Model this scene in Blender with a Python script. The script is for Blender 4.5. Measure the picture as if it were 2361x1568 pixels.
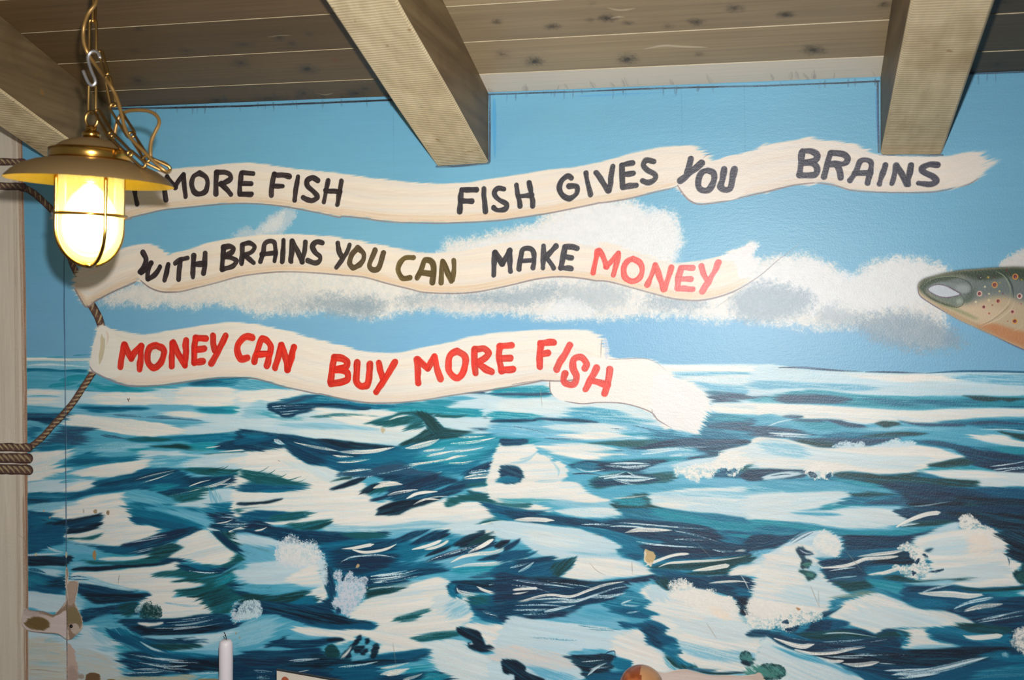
import bpy, bmesh, math, random
import numpy as np
from mathutils import Vector, Matrix
for o in list(bpy.data.objects): bpy.data.objects.remove(o)
SC = bpy.context.scene; COL = SC.collection
FLASH = 11.5; SPREAD = 128.; FLASH_UP = .0; FLASH_RT = -.10; WORLD = .17; W_ROUGH = .42; W_SPEC = .45; BULB_E = 150.
# ---------------------------------------------------------------- camera, flash, ambient light, exposure
F_PX = 2270.; CX, CY = 1180.5, 784.; PSI = math.atan(577 / 2270.); DIST = 1.5; ZC = 1.5
RIGHT = Vector((math.cos(PSI), math.sin(PSI), 0)); FWD = Vector((-math.sin(PSI), math.cos(PSI), 0)); UP = Vector((0, 0, 1))
CAM = Vector((0, -DIST, ZC))
cd = bpy.data.cameras.new('camera'); cam = bpy.data.objects.new('camera', cd); COL.objects.link(cam)
cam.location = CAM; cam.rotation_euler = (math.pi / 2, 0, PSI)
cd.sensor_width = 23.6; cd.lens = 23.6 * F_PX / 2361.; cd.clip_start = .02
cd.dof.use_dof = True; cd.dof.focus_distance = 1.62; cd.dof.aperture_fstop = 4.0
SC.camera = cam
SC.view_settings.view_transform = 'Standard'; SC.view_settings.look = 'None'; SC.view_settings.exposure = 0; SC.view_settings.gamma = 1
SC.view_settings.use_curve_mapping = False
wd = bpy.data.worlds.new('world'); SC.world = wd; wd.use_nodes = True
wd.node_tree.nodes['Background'].inputs[0].default_value = (.92, .96, 1.0, 1); wd.node_tree.nodes['Background'].inputs[1].default_value = WORLD
def area(name, loc, target, size, power, color=(1, 1, 1), spread=math.pi):
    l = bpy.data.lights.new(name, 'AREA'); l.shape = 'DISK'; l.size = size; l.energy = power; l.color = color; l.spread = spread
    o = bpy.data.objects.new(name, l); COL.objects.link(o); o.location = loc
    o.rotation_euler = (Vector(target) - Vector(loc)).to_track_quat('-Z', 'Y').to_euler(); return o
# the camera's pop-up flash, a little above and to the left of the lens
area('flash', CAM + UP * .075 + RIGHT * .002 + FWD * .05, CAM + FWD * 1.5 + UP * FLASH_UP + RIGHT * FLASH_RT, .022, FLASH, (1, .985, .96), math.radians(SPREAD))
# ---------------------------------------------------------------- helpers
def ray(x, y): return RIGHT * ((x - CX) / F_PX) + UP * (-(y - CY) / F_PX) + FWD
def at(x, y, depth): return CAM + ray(x, y) * depth
def on_wall(x, y):
    d = ray(x, y); return CAM + d * (DIST / d.y)
def tag(o, label=None, cat=None, group=None, kind=None):
    if label: o['label'] = label
    if cat: o['category'] = cat
    if group: o['group'] = group
    if kind: o['kind'] = kind
    return o
def link(name, me, mat=None, parent=None, smooth=True):
    if isinstance(me, bmesh.types.BMesh):
        bm = me; me = bpy.data.meshes.new(name); bm.normal_update(); bm.to_mesh(me); bm.free()
    if smooth: me.polygons.foreach_set('use_smooth', [True] * len(me.polygons))
    o = bpy.data.objects.new(name, me); COL.objects.link(o)
    if mat: me.materials.append(mat)
    if parent: o.parent = parent; o.matrix_parent_inverse = Matrix.Identity(4) if parent.matrix_world == Matrix.Identity(4) else parent.matrix_basis.inverted()
    return o
def empty(name, loc, rot=(0, 0, 0)):
    o = bpy.data.objects.new(name, None); COL.objects.link(o); o.location = loc; o.rotation_euler = rot; o.empty_display_size = .05; return o
def child(name, me, mat, parent, smooth=True):   # mesh already in the parent's own coordinates
    o = link(name, me, mat, None, smooth); o.parent = parent; return o
class Nodes:
    def __init__(s, name):
        s.m = bpy.data.materials.new(name); s.m.use_nodes = True; s.t = s.m.node_tree; s.b = s.t.nodes['Principled BSDF']; s.out = s.t.nodes['Material Output']
    def n(s, typ, **kw):
        nd = s.t.nodes.new(typ)
        for k, v in kw.items():
            if k.startswith('i_'): nd.inputs[k[2:].replace('_', ' ')].default_value = v
            else: setattr(nd, k, v)
        return nd
    def l(s, a, b): s.t.links.new(a, b)
    def ramp(s, fac, *stops):
        r = s.n('ShaderNodeValToRGB'); e = r.color_ramp.elements
        while len(e) < len(stops): e.new(.5)
        for el, (p, c) in zip(e, stops): el.position = p; el.color = c if len(c) == 4 else (*c, 1)
        s.l(fac, r.inputs[0]); return r.outputs[0]
    def coords(s, scale=(1, 1, 1), kind='Object', rot=(0, 0, 0)):
        tc = s.n('ShaderNodeTexCoord'); mp = s.n('ShaderNodeMapping'); mp.inputs['Scale'].default_value = scale; mp.inputs['Rotation'].default_value = rot
        s.l(tc.outputs[kind], mp.inputs[0]); return mp.outputs[0]
    def noise(s, vec, scale, detail=4, rough=.55):
        t = s.n('ShaderNodeTexNoise'); t.inputs['Scale'].default_value = scale; t.inputs['Detail'].default_value = detail; t.inputs['Roughness'].default_value = rough; s.l(vec, t.inputs['Vector']); return t.outputs[0]
    def bump(s, h, strength, dist):
        b = s.n('ShaderNodeBump'); b.inputs['Strength'].default_value = strength; b.inputs['Distance'].default_value = dist; s.l(h, b.inputs['Height']); return b
def srgb(r, g, b): return tuple(((c / 255.) / 12.92 if c / 255. <= .04045 else ((c / 255. + .055) / 1.055) ** 2.4) for c in (r, g, b)) + (1,)
def plain(name, col, rough=.5, metal=0., spec=.5, bump=0, scale=300., var=.15):
    N = Nodes(name); v = N.coords(); f = N.noise(v, scale * .3, 5)
    dk = tuple(c * (1 - var) for c in col[:3]); lt = tuple(min(1, c * (1 + var)) for c in col[:3])
    N.l(N.ramp(f, (.3, dk), (.7, lt)), N.b.inputs['Base Color']); N.b.inputs['Roughness'].default_value = rough; N.b.inputs['Metallic'].default_value = metal; N.b.inputs['Specular IOR Level'].default_value = spec
    if bump: N.l(N.bump(N.noise(v, scale, 3), bump, .002).outputs[0], N.b.inputs['Normal'])
    return N.m
def lathe(prof, n=48, caps=True):
    bm = bmesh.new(); rings = []
    for r, z in prof:
        if r < 1e-6: rings.append([bm.verts.new((0, 0, z))])
        else: rings.append([bm.verts.new((r * math.cos(2 * math.pi * k / n), r * math.sin(2 * math.pi * k / n), z)) for k in range(n)])
    for a, b in zip(rings, rings[1:]):
        for k in range(n):
            k2 = (k + 1) % n
            vs = [a[k % len(a)], a[k2 % len(a)], b[k2 % len(b)], b[k % len(b)]]
            u = []
            for x in vs:
                if x not in u: u.append(x)
            if len(u) > 2: bm.faces.new(u)
    bmesh.ops.recalc_face_normals(bm, faces=bm.faces); return bm
def tube(bm, pts, r, closed=False, n=10, taper=None):
    pts = [Vector(p) for p in pts]; m = len(pts); rings = []
    T = [(pts[(i + 1) % m] - pts[(i - 1) % m] if closed else pts[min(i + 1, m - 1)] - pts[max(i - 1, 0)]).normalized() for i in range(m)]
    nrm = T[0].orthogonal().normalized()
    for i in range(m):
        nrm = (nrm - T[i] * nrm.dot(T[i])).normalized(); bn = T[i].cross(nrm); rr = r * (taper[i] if taper else 1)
        rings.append([bm.verts.new(pts[i] + (nrm * math.cos(2 * math.pi * k / n) + bn * math.sin(2 * math.pi * k / n)) * rr) for k in range(n)])
    off = 0
    if closed:
        off = min(range(n), key=lambda k: (rings[-1][0].co - rings[0][k].co).length)
    for i in range(m if closed else m - 1):
        a = rings[i]; b = rings[(i + 1) % m]; o = off if i == m - 1 else 0
        for k in range(n): bm.faces.new((a[k], a[(k + 1) % n], b[(k + 1 + o) % n], b[(k + o) % n]))
    if not closed: bm.faces.new(rings[0][::-1]); bm.faces.new(rings[-1])
    return bm
def smooth_pts(pts, n=6): return [Vector(p) for p in spline(np.array([tuple(p) for p in pts]), False, n)]
def box(bm, x0, x1, y0, y1, z0, z1):
    v = [bm.verts.new((x, y, z)) for x in (x0, x1) for y in (y0, y1) for z in (z0, z1)]
    for f in ((0, 1, 3, 2), (4, 6, 7, 5), (0, 4, 5, 1), (2, 3, 7, 6), (0, 2, 6, 4), (1, 5, 7, 3)): bm.faces.new([v[i] for i in f])
    return bm
def bev(bm, w, seg=2):
    bmesh.ops.recalc_face_normals(bm, faces=bm.faces); bmesh.ops.bevel(bm, geom=list(bm.edges), offset=w, segments=seg, profile=.6, affect='EDGES'); return bm
def image(name, P):
    im = bpy.data.images.new(name, P.W, P.H, alpha=False); buf = np.ones((P.H, P.W, 4), np.float32); buf[..., :3] = np.clip(P.c[::-1], 0, 1)
    im.pixels.foreach_set(buf.ravel()); im.update(); im.pack(); return im
# ---------------------------------------------------------------- mural painter (numpy only)
_rng = np.random.RandomState(7)
_TAB = _rng.rand(256, 256).astype(np.float32)
def vn(x, y):
    xi = np.floor(x); yi = np.floor(y)
    fx = (x - xi).astype(np.float32); fy = (y - yi).astype(np.float32)
    xi = xi.astype(np.int32) & 255; yi = yi.astype(np.int32) & 255
    x1 = (xi + 1) & 255; y1 = (yi + 1) & 255
    fx = fx * fx * (3 - 2 * fx); fy = fy * fy * (3 - 2 * fy)
    a = _TAB[yi, xi]; b = _TAB[yi, x1]; c = _TAB[y1, xi]; d = _TAB[y1, x1]
    a = a + (b - a) * fx; c = c + (d - c) * fx
    return a + (c - a) * fy
def sstep(a, b, x):
    t = np.clip((x - a) / (b - a), 0, 1)
    return t * t * (3 - 2 * t)
def fbm(x, y, o=3):
    s = 0; a = .5; n = 0
    for k in range(o):
        s = s + a * vn(x * 2 ** k + 17.3 * k, y * 2 ** k + 5.7 * k); n += a; a *= .55
    return s / n
def bris(u, v, seed):
    s = seed * 7.31
    return (.45 * vn(u / 150 + s, v / 7 + s) + .35 * vn(u / 70 + s * 2, v / 2.6 - s)
            + .2 * vn(u / 260 - s, v / 18 + 3 * s))
def parse(p):
    if isinstance(p, str):
        return np.array([[float(t) for t in q.split(',')] for q in p.split()])
    return np.array(p, float)
def spline(p, closed, n=5):
    m = len(p)
    if m < 3: return p
    out = []
    rng = range(m) if closed else range(m - 1)
    for i in rng:
        if closed: a, b, c, d = p[(i - 1) % m], p[i], p[(i + 1) % m], p[(i + 2) % m]
        else: a, b, c, d = p[max(i - 1, 0)], p[i], p[i + 1], p[min(i + 2, m - 1)]
        for k in range(n):
            t = k / n
            out.append(.5 * (2 * b + (c - a) * t + (2 * a - 5 * b + 4 * c - d) * t * t + (3 * b - a - 3 * c + d) * t ** 3))
    if not closed: out.append(p[-1])
    return np.array(out)

class Painter:
    def __init__(s, W, H, mapf):
        s.W, s.H, s.map = W, H, mapf
        s.c = np.zeros((H, W, 3), np.float32); s.h = np.zeros((H, W), np.float32)
        s.mixing = True; s.ox = s.oy = 0; s.sc = 1.; s.seed = 1; s.rs = np.random.RandomState(3)
    def tile(s, x, y, sc=4.): s.ox, s.oy, s.sc = x, y, sc
    def pts(s, p):
        p = parse(p)
        if s.sc == 4:   # patches that run on past a working tile end unevenly
            p[:, 0] += np.where(p[:, 0] <= -40, s.rs.uniform(-150, 30, len(p)), 0) + np.where(p[:, 0] >= 2380, s.rs.uniform(10, 150, len(p)), 0)
        p = p / s.sc + [s.ox, s.oy]
        return s.map(p), p
    def scale_at(s, p):
        c = p.mean(0); q = s.map(np.array([c, c + [0, 20.], c + [20., 0]]))
        return (abs(q[1, 1] - q[0, 1]) + abs(q[2, 0] - q[0, 0])) / 40. / s.sc
    def box(s, q, pad):
        x0 = int(max(0, math.floor(q[:, 0].min() - pad))); x1 = int(min(s.W, math.ceil(q[:, 0].max() + pad) + 1))
        y0 = int(max(0, math.floor(q[:, 1].min() - pad))); y1 = int(min(s.H, math.ceil(q[:, 1].max() + pad) + 1))
        return (x0, y0, x1, y1) if x1 > x0 + 1 and y1 > y0 + 1 else None
    def raster(s, q, bx):
        x0, y0, x1, y1 = bx; w, h = x1 - x0, y1 - y0; SS = 3
        acc = np.zeros((h, w + 2), np.float32)
        n = len(q)
        for i in range(n):
            ax, ay = q[i]; b_x, b_y = q[(i + 1) % n]
            if ay == b_y: continue
            sg = 1.
            if ay > b_y: ax, ay, b_x, b_y = b_x, b_y, ax, ay; sg = -1.
            k0 = math.ceil((ay - y0) * SS - .5); k1 = math.ceil((b_y - y0) * SS - .5)
            k0 = max(k0, 0); k1 = min(k1, h * SS)
            if k1 <= k0: continue
            k = np.arange(k0, k1); yy = y0 + (k + .5) / SS
            xx = np.clip(ax + (yy - ay) / (b_y - ay) * (b_x - ax) - x0, 0, w)
            xi = np.floor(xx).astype(int); f = (xx - xi).astype(np.float32)
            r = k // SS
            np.add.at(acc, (r, xi), sg * (1 - f) / SS); np.add.at(acc, (r, xi + 1), sg * f / SS)
        return np.clip(np.abs(np.cumsum(acc, 1)[:, :w]), 0, 1)
    def blur(s, m, r):
        r = int(round(r))
        if r < 1: return m
        for _ in range(2):
            for ax in (0, 1):
                pad = [(0, 0), (0, 0)]; pad[ax] = (r + 1, r)
                cs = np.cumsum(np.pad(m, pad, mode='edge'), axis=ax, dtype=np.float64)
                n = m.shape[ax]
                m = ((cs[2 * r + 1:2 * r + 1 + n] - cs[:n]) if ax == 0 else (cs[:, 2 * r + 1:2 * r + 1 + n] - cs[:, :n])) / (2 * r + 1)
                m = m.astype(np.float32)
        return m
    def look(s, m, X, Y):
        h, w = m.shape
        X = np.clip(X, 0, w - 1.001); Y = np.clip(Y, 0, h - 1.001)
        xi = X.astype(np.int32); yi = Y.astype(np.int32); fx = X - xi; fy = Y - yi
        a = m[yi, xi]; b = m[yi, xi + 1]; c = m[yi + 1, xi]; d = m[yi + 1, xi + 1]
        return (a * (1 - fx) + b * fx) * (1 - fy) + (c * (1 - fx) + d * fx) * fy
    def comp(s, bx, al, col, tone=None, hgt=0):
        x0, y0, x1, y1 = bx
        col = np.asarray(col, np.float32) / 255.
        c = np.broadcast_to(col, (y1 - y0, x1 - x0, 3))
        if tone is not None: c = np.clip(c * (1 + tone[..., None]), 0, 1)
        v = s.c[y0:y1, x0:x1]; a = al[..., None].astype(np.float32)
        v += a * (c - v)
        if hgt: s.h[y0:y1, x0:x1] += al * hgt
    def grid(s, bx):
        return np.meshgrid(np.arange(bx[0], bx[2], dtype=np.float32), np.arange(bx[1], bx[3], dtype=np.float32))
    # brushed patch: ends ragged along the brush direction a (degrees, y down), sides clean
    def P(s, col, p, a=0, r=40, d=.15, o=1., soft=3, tone=.10, sharp=False, wob=6, grit=3.6):
        q, _ = s.pts(p); k = s.scale_at(_)
        if not sharp: q = spline(q, True)
        r = r * k; soft = soft * k; wob = wob * k
        bx = s.box(q, r + soft * 2 + wob + 3)
        if bx is None: return
        s.seed += 1
        m = s.raster(q, bx)
        if soft: m = s.blur(m, soft)
        X, Y = s.grid(bx); ca, sa = math.cos(math.radians(a)), math.sin(math.radians(a))
        u = X * ca + Y * sa; v = -X * sa + Y * ca
        v = v + 5 * (vn(u / 140 + s.seed, v / 90) - .5)
        b = bris(u, v, s.seed)
        w1 = (fbm(X / 40 + s.seed, Y / 26) - .5) * 2 * wob
        f = .6 * vn(u / 46 + s.seed, v / 1.6 + s.seed * 3) + .4 * vn(u / 20, v / 1.1 - s.seed)
        sp = sstep(.3, .72, .5 * vn(u / 110 + s.seed, v / 3.2 + s.seed) + .5 * vn(u / 60 - s.seed, v / 1.5))
        al = 0
        for c0, wt in ((-1.1, .2), (-.3, .3), (.4, .3), (1.2, .2)):
            dsp = ((b - .5) * 1.2 + (sp - .5) * 1.7) * r + c0 * r * .62
            al = al + wt * s.look(m, X - bx[0] + dsp * ca, Y - bx[1] + dsp * sa + w1)
        g = .75 * f + .25 * vn(X / 1.9 + s.seed, Y / 1.9)
        al = np.clip(al + (g - .5) * grit * al * (1 - al), 0, 1)
        dr = .4 * bris(u * 1.2, v * 1.3, s.seed + 9) + .6 * g
        if d: al = al * (1 - np.clip(d * 1.15, 0, .92) * sstep(.48, .6, dr))
        cl = np.asarray(col, np.float32)
        if s.mixing and (cl.min() > 185 or cl.max() < 115):
            hm = s.blur(m, 7 * k * s.sc / 4.); dsp = ((b - .5) * 1.2 + (sp - .5) * 1.7) * r
            ha = s.look(hm, X - bx[0] + dsp * ca, Y - bx[1] + dsp * sa + w1) * (.45 + .5 * f)
            s.comp(bx, ha * o * .75, (150, 205, 222) if cl.min() > 185 else (10, 116, 146))
        if s.mixing:
            mx = np.float32([178, 208, 224]) if cl.min() > 185 else np.float32([22, 108, 136]) if cl.max() < 115 else np.float32([168, 206, 220])
            am = .5 * sstep(.47, .75, .6 * bris(u * .8, v * .9, s.seed + 4) + .4 * f) if cl.min() > 185 else .42 * sstep(.46, .78, .6 * bris(u * .8, v * .9, s.seed + 4) + .4 * f)
            cl = cl + am[..., None] * (mx - cl)
        s.comp(bx, al * o, cl, ((b - .5) * .8 + (f - .5) * .9) * tone)
    # brush stroke along a polyline
    def L(s, col, w, p, d=.2, o=1., tap=(.25, .45), r=.12, tone=.08, hard=0):
        q, _ = s.pts(p); k = s.scale_at(_); w = w * k
        q = spline(q, False)
        bx = s.box(q, w * .7 + 3)
        if bx is None: return
        s.seed += 1
        X, Y = s.grid(bx)
        seg = q[1:] - q[:-1]; ln = np.hypot(seg[:, 0], seg[:, 1]) + 1e-6; cum = np.concatenate([[0], np.cumsum(ln)]); Lt = cum[-1]
        D = np.full(X.shape, 1e9, np.float32); U = np.zeros_like(D); V = np.zeros_like(D)
        for i in range(len(seg)):
            dx = X - q[i, 0]; dy = Y - q[i, 1]; tx, ty = seg[i] / ln[i]
            t = np.clip(dx * tx + dy * ty, 0, ln[i]); ex = dx - t * tx; ey = dy - t * ty
            dd = ex * ex + ey * ey; mk = dd < D
            D[mk] = dd[mk]; U[mk] = (cum[i] + t)[mk]; V[mk] = (-dx * ty + dy * tx)[mk]
        D = np.sqrt(D); b = bris(U, V, s.seed)
        if hard:
            al = np.clip((w / 2 - D + (vn(X / 15 + s.seed, Y / 15) - .5) * hard) / 1.3 + .5, 0, 1)
        else:
            t = U / Lt + (b - .5) * 2 * r
            hw = np.ones_like(t)
            if tap[0]: hw = hw * np.clip(t / tap[0], 0, 1) ** .6
            if tap[1]: hw = hw * np.clip((1 - t) / tap[1], 0, 1) ** .7
            al = np.clip((w / 2 * hw - D + (b - .5) * min(w * .25, 4)) / 1.4 + .5, 0, 1) * (hw > .02)
        if d:
            g = .25 * bris(U * 1.4, V * 2, s.seed + 3) + .55 * vn(U / 55 + s.seed, V / 1.15 + s.seed) + .2 * vn(X / 1.7 + s.seed, Y / 1.7)
            al = al * (1 - np.clip(d * 1.2, 0, 1) * sstep(.44, .56, g))
        s.comp(bx, al * o, col, (b - .5) * 2 * tone)
    # sponge-dabbed foam / cloud
    def F(s, col, p, soft=24, g=9, th=.5, wd=.16, amp=.9, o=1., tone=.05, mott=None):
        if mott is None: mott = .42 if s.sc == 4 else .12
        q, _ = s.pts(p); k = s.scale_at(_); q = spline(q, True); soft *= k; g *= k
        bx = s.box(q, soft * 2.4 + 4)
        if bx is None: return
        s.seed += 1
        m = s.blur(s.raster(q, bx), soft * .75)
        X, Y = s.grid(bx)
        n = .55 * fbm(X / g + s.seed * 3.1, Y / g + s.seed, 3) + .45 * fbm(X / (g * .28) + s.seed, Y / (g * .28), 2)
        al = sstep(th - wd, th + wd, m + (n - .5) * amp * 1.5 * np.clip(5 * m * (1 - m) + .22, 0, 1.2))
        al = al * (1 - .35 * sstep(.5, .7, vn(X / 2.3 + s.seed, Y / 2.3)) * np.clip(5 * m * (1 - m), 0, 1))
        al = al * (1 - mott * sstep(.42, .74, .6 * fbm(X / 7 + s.seed, Y / 6, 2) + .4 * vn(X / 2, Y / 2 + s.seed)))
        s.comp(bx, al * o, col, (n - .5) * 2 * tone)

# ---------------------------------------------------------------- the mural, stroke by stroke
W=(234,231,224); w=(198,220,229); l=(140,196,217); B=(102,176,206); b=(74,164,194); t=(20,142,164); T=(2,106,140)
n=(3,78,114); d=(7,50,80); k=(10,28,46); g=(14,84,90); G=(13,58,62); v=(38,74,104); V=(20,44,72)
def sea_left(p):
    P, L, F = p.P, p.L, p.F
    p.tile(0, 790)
    P(b,'-2400,20 215,128 2360,180 7000,262 9800,300 22000,330 22000,4400 -2400,4400',r=0,d=0,sharp=True)
    for i in range(150):
        x = p.rs.uniform(-2000, 11500); y = p.rs.uniform(200, 4200); ww = p.rs.uniform(300, 900); hh = p.rs.uniform(30, 110)
        P((l,t,w,T,B,b)[i % 6], [(x, y), (x + ww * .5, y - hh), (x + ww, y + 10), (x + ww * .5, y + hh)], a=p.rs.uniform(-8, 6), r=60, d=.3, o=.8)
    P(l,'200,165 840,165 900,240 200,240',r=60,d=.4)
    L(W,26,'215,153 400,150 560,155 860,152',tap=(0,0),d=.2)
    L(w,22,'255,210 500,200 830,225',d=.5)
    L(T,34,'215,252 420,253 560,268 700,262 860,262',tap=(0,.2),d=.1)
    L(t,10,'660,118 760,112 850,104',d=.5); L(t,8,'420,135 600,128',d=.5); L(B,14,'215,132 400,128 640,122',d=.4)
    P(b,'215,280 600,268 840,285 1000,330 1100,390 1500,400 1400,470 600,430 215,435',r=40)
    L(t,54,'560,345 700,322 860,318',d=.3); L(t,36,'440,402 620,382 720,370',d=.5); L(t,30,'700,400 800,380 960,390',d=.4)
    P(t,'1000,380 1200,400 1420,400 1600,425 1400,455 1250,462 1050,450 880,425',a=3,r=60,d=.3)
    P(T,'1720,385 1900,335 2100,318 2400,345 2400,405 1950,402',a=-5,r=50,d=.35)
    P(v,'1740,380 1900,345 2050,350 1980,385 1850,395',a=-6,r=40,d=.7,o=.7)
    P(w,'215,440 600,432 950,460 1300,460 1500,420 1640,450 1750,420 2400,430 2400,580 1500,575 1100,580 700,560 600,600 215,560',r=50)
    P(W,'1600,440 1750,412 2400,435 2400,580 1700,585 1450,560 1650,500',r=80,d=.2)
    P(W,'900,470 1250,460 1500,480 1450,570 1100,575 850,540',r=60,d=.25)
    P(W,'215,450 420,440 560,450 560,480 215,480',r=40,d=.3); P(W,'215,510 400,510 540,520 500,560 215,555',r=50,d=.3)
    L(b,14,'250,495 420,490 560,500',d=.5)
    P(B,'700,600 1000,580 1700,572 1900,610 2300,600 1900,640 1500,665 1900,700 1880,740 1400,722 1000,680 640,640',r=40)
    P(b,'215,590 560,600 600,640 480,660 215,650',r=30)
    P(T,'710,585 900,588 1100,590 1340,596 1300,622 1000,640 880,650 760,615',r=40,d=.2)
    L(n,22,'740,600 1000,606 1340,606',d=.2)
    P(v,'215,650 480,655 620,650 660,690 500,745 400,750 360,735 215,722',r=40,d=.45); P(d,'215,690 400,690 520,700 480,750 330,735 215,720',r=30,d=.5)
    P(t,'1770,604 1950,596 2230,582 2200,650 2050,672 1900,650',r=24,d=.15)
    P(T,'1800,608 1980,604 2080,618 2020,655 1900,640',r=30,d=.4,o=.6)
    L(v,30,'1350,690 1600,690 1890,722',d=.5,o=.6); L(v,20,'1040,665 1200,672 1340,690',d=.6,o=.6)
    P(w,'1500,660 1700,635 1900,650 2400,690 2400,800 1900,860 1600,800 1950,735',r=60)
    P(W,'1520,665 1650,632 1800,640 1850,680 1700,690',r=50,d=.2)
    P(W,'600,740 720,668 1000,690 1300,720 1600,770 1680,830 1500,868 1200,855 900,800 700,770',a=4,r=50)
    P(b,'215,735 350,735 430,770 560,790 500,900 300,1000 215,1010',r=40,d=.2); P(n,'230,790 330,770 350,830 260,900',r=50,d=.3,o=.7)
    P(v,'600,772 750,780 880,792 790,850 860,890 780,940 640,950 300,1020 380,940 500,860 560,790',r=60,d=.35)
    P(T,'440,930 600,940 780,950 640,990 420,1000 300,1020',a=-4,r=60,d=.2)
    P(b,'830,815 1150,860 1400,910 1900,960 1850,1080 1300,1100 900,1060 700,1030 650,980 830,910',r=50)
    P(l,'900,940 1200,910 1380,940 1200,1000 950,1010',a=-5,r=60,d=.5)
    L(v,24,'910,850 1050,868 1170,890',d=.4)
    P(T,'1180,885 1500,870 1800,850 2050,830 2280,808 2400,830 2400,905 2000,935 1800,945 1640,905 1300,920',a=-4,r=40,d=.2)
    P(g,'1190,890 1300,870 1500,880 1580,900 1400,915 1260,912',r=30,d=.3)
    P(t,'1170,985 1350,975 1500,1000 1400,1020 1260,1015',r=50,d=.3)
    P(G,'1380,960 1550,946 1650,935 1850,968 1980,982 1800,997 1600,975',r=12,d=.15)
    P(t,'1750,940 2000,920 2040,960 1900,1010 1780,990',r=40)
    P(d,'1990,980 2020,930 2200,895 2400,870 2400,960 2200,985 2050,992',a=-10,r=26,d=.25)
    P(G,'1865,1038 2100,1010 2400,985 2400,1025 2150,1052 1960,1052',a=-5,r=25,d=.25)
    L(W,11,'1880,970 1960,962 2035,950',d=.2); L(W,12,'2000,1006 2200,992 2400,968',d=.4)
    P(T,'550,1135 640,1080 750,1020 860,1010 960,1060 1200,1048 1330,1058 1200,1102 950,1128 740,1142',a=-8,r=46,d=.2)
    P(n,'640,1090 800,1075 1000,1080 900,1110 700,1125',a=-4,r=50,d=.3)
    P(w,'1300,1010 1500,990 1850,1030 2400,1010 2400,1190 1750,1150 1400,1140',a=-5,r=60,d=.2)
    P(b,'1350,1060 1600,1040 1800,1060 1700,1130 1500,1150 1350,1160',a=-5,r=70,d=.3)
    P(W,'215,1040 450,1000 650,985 600,1060 520,1150 620,1170 500,1250 300,1270 215,1275',a=-12,r=56)
    P(b,'420,1250 560,1200 700,1230 800,1240 700,1265 560,1270',r=40,d=.3)
    P(W,'640,1212 750,1170 1000,1120 1250,1090 1400,1068 1330,1150 1150,1232 950,1246 800,1236',a=-9,r=46,d=.1)
    P(w,'1900,1070 2100,1060 2400,1030 2400,1190 2150,1150 1950,1120',a=-5,r=60); P(W,'2050,1080 2400,1040 2400,1170 2200,1130',a=-8,r=60)
    P(w,'215,1300 600,1262 800,1270 900,1265 880,1345 650,1385 215,1400',a=-8,r=60,d=.15); P(W,'600,1370 700,1300 880,1275 890,1330 760,1375',a=-14,r=40)
    L(b,22,'540,1290 640,1275 740,1270',d=.4)
    P(n,'880,1280 1100,1232 1250,1192 1350,1160 1600,1165 1720,1205 1760,1240 1900,1242 2300,1205 2400,1220 2400,1350 2100,1340 1900,1362 1600,1372 1550,1402 1300,1352 1150,1370 1000,1385 850,1400 700,1440 600,1462 215,1492 215,1400 500,1382 750,1372 880,1325',a=-10,r=30,d=.25)
    P(d,'900,1310 1200,1250 1500,1180 1640,1180 1500,1240 1200,1290 1000,1340',a=-14,r=50,d=.35)
    P(d,'1640,1200 1760,1240 2000,1240 2300,1215 2400,1250 2200,1300 1900,1345 1700,1310',a=-12,r=40,d=.35); P(V,'2050,1260 2330,1215 2400,1240 2400,1300 2200,1320',a=-14,r=40,d=.4)
    P(V,'2200,1320 2400,1290 2400,1370 2280,1345',a=-10,r=40,d=.4)
    P(t,'1350,1320 1500,1300 1640,1320 1560,1370 1400,1350',a=-8,r=50,d=.4)
    P(T,'215,1400 500,1385 620,1400 500,1440 215,1440',r=60,d=.3); P(k,'215,1440 420,1440 480,1460 215,1480',r=60,d=.5,o=.6)
    L(W,11,'1220,1275 1400,1222 1620,1172',d=.5); L(W,9,'1280,1300 1450,1250 1600,1195',d=.6)
    L(W,10,'1740,1325 1850,1285 1950,1262',d=.3); L(W,28,'1780,1345 1900,1335 2020,1300 2145,1236',d=.35,tap=(.5,.3)); L(W,16,'2030,1308 2150,1296 2240,1280 2330,1222',d=.4); L(W,20,'2040,1340 2150,1310 2250,1285',d=.3)
    P(g,'1700,1165 1900,1150 2120,1170 2300,1180 2120,1225 1920,1228 1800,1202',a=2,r=60,d=.35)
    for q in ('1950,1185 2060,1160 2115,1125','2100,1200 2220,1165 2330,1120','1900,1180 2000,1160 2070,1140'): L(G,12,q,d=.3,tap=(.2,.8))
    P(g,'1480,1392 1700,1350 1960,1340 1890,1442 1750,1482 1640,1482 1540,1430',a=-14,r=40,d=.3)
    L(W,12,'1560,1410 1700,1380 1860,1345',d=.6); P(d,'1480,1380 1650,1345 1800,1360 1650,1400 1530,1410',a=-8,r=40,d=.4)
    P(W,'430,1600 620,1490 850,1420 1100,1384 1165,1412 1175,1640 900,1640',a=-10,r=24)
    P(l,'215,1500 600,1465 700,1470 560,1540 215,1580',a=-6,r=60,d=.3)
    P(b,'1165,1395 1250,1368 1450,1388 1620,1480 1400,1520 1180,1480',a=10,r=40,d=.2)
    P(T,'1170,1480 1400,1490 1600,1500 1900,1500 1950,1620 1170,1640',a=10,r=40,d=.2); P(b,'1400,1520 1650,1500 1700,1560 1500,1600',a=5,r=50,d=.3)
    P(w,'1620,1490 1850,1450 1920,1368 2100,1345 2400,1380 2400,1470 2000,1472 1950,1520 1700,1510',a=-4,r=46,d=.15)
    P(b,'1920,1370 1980,1360 2050,1440 1960,1480',a=70,r=40,d=.5,o=.7)
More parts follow.
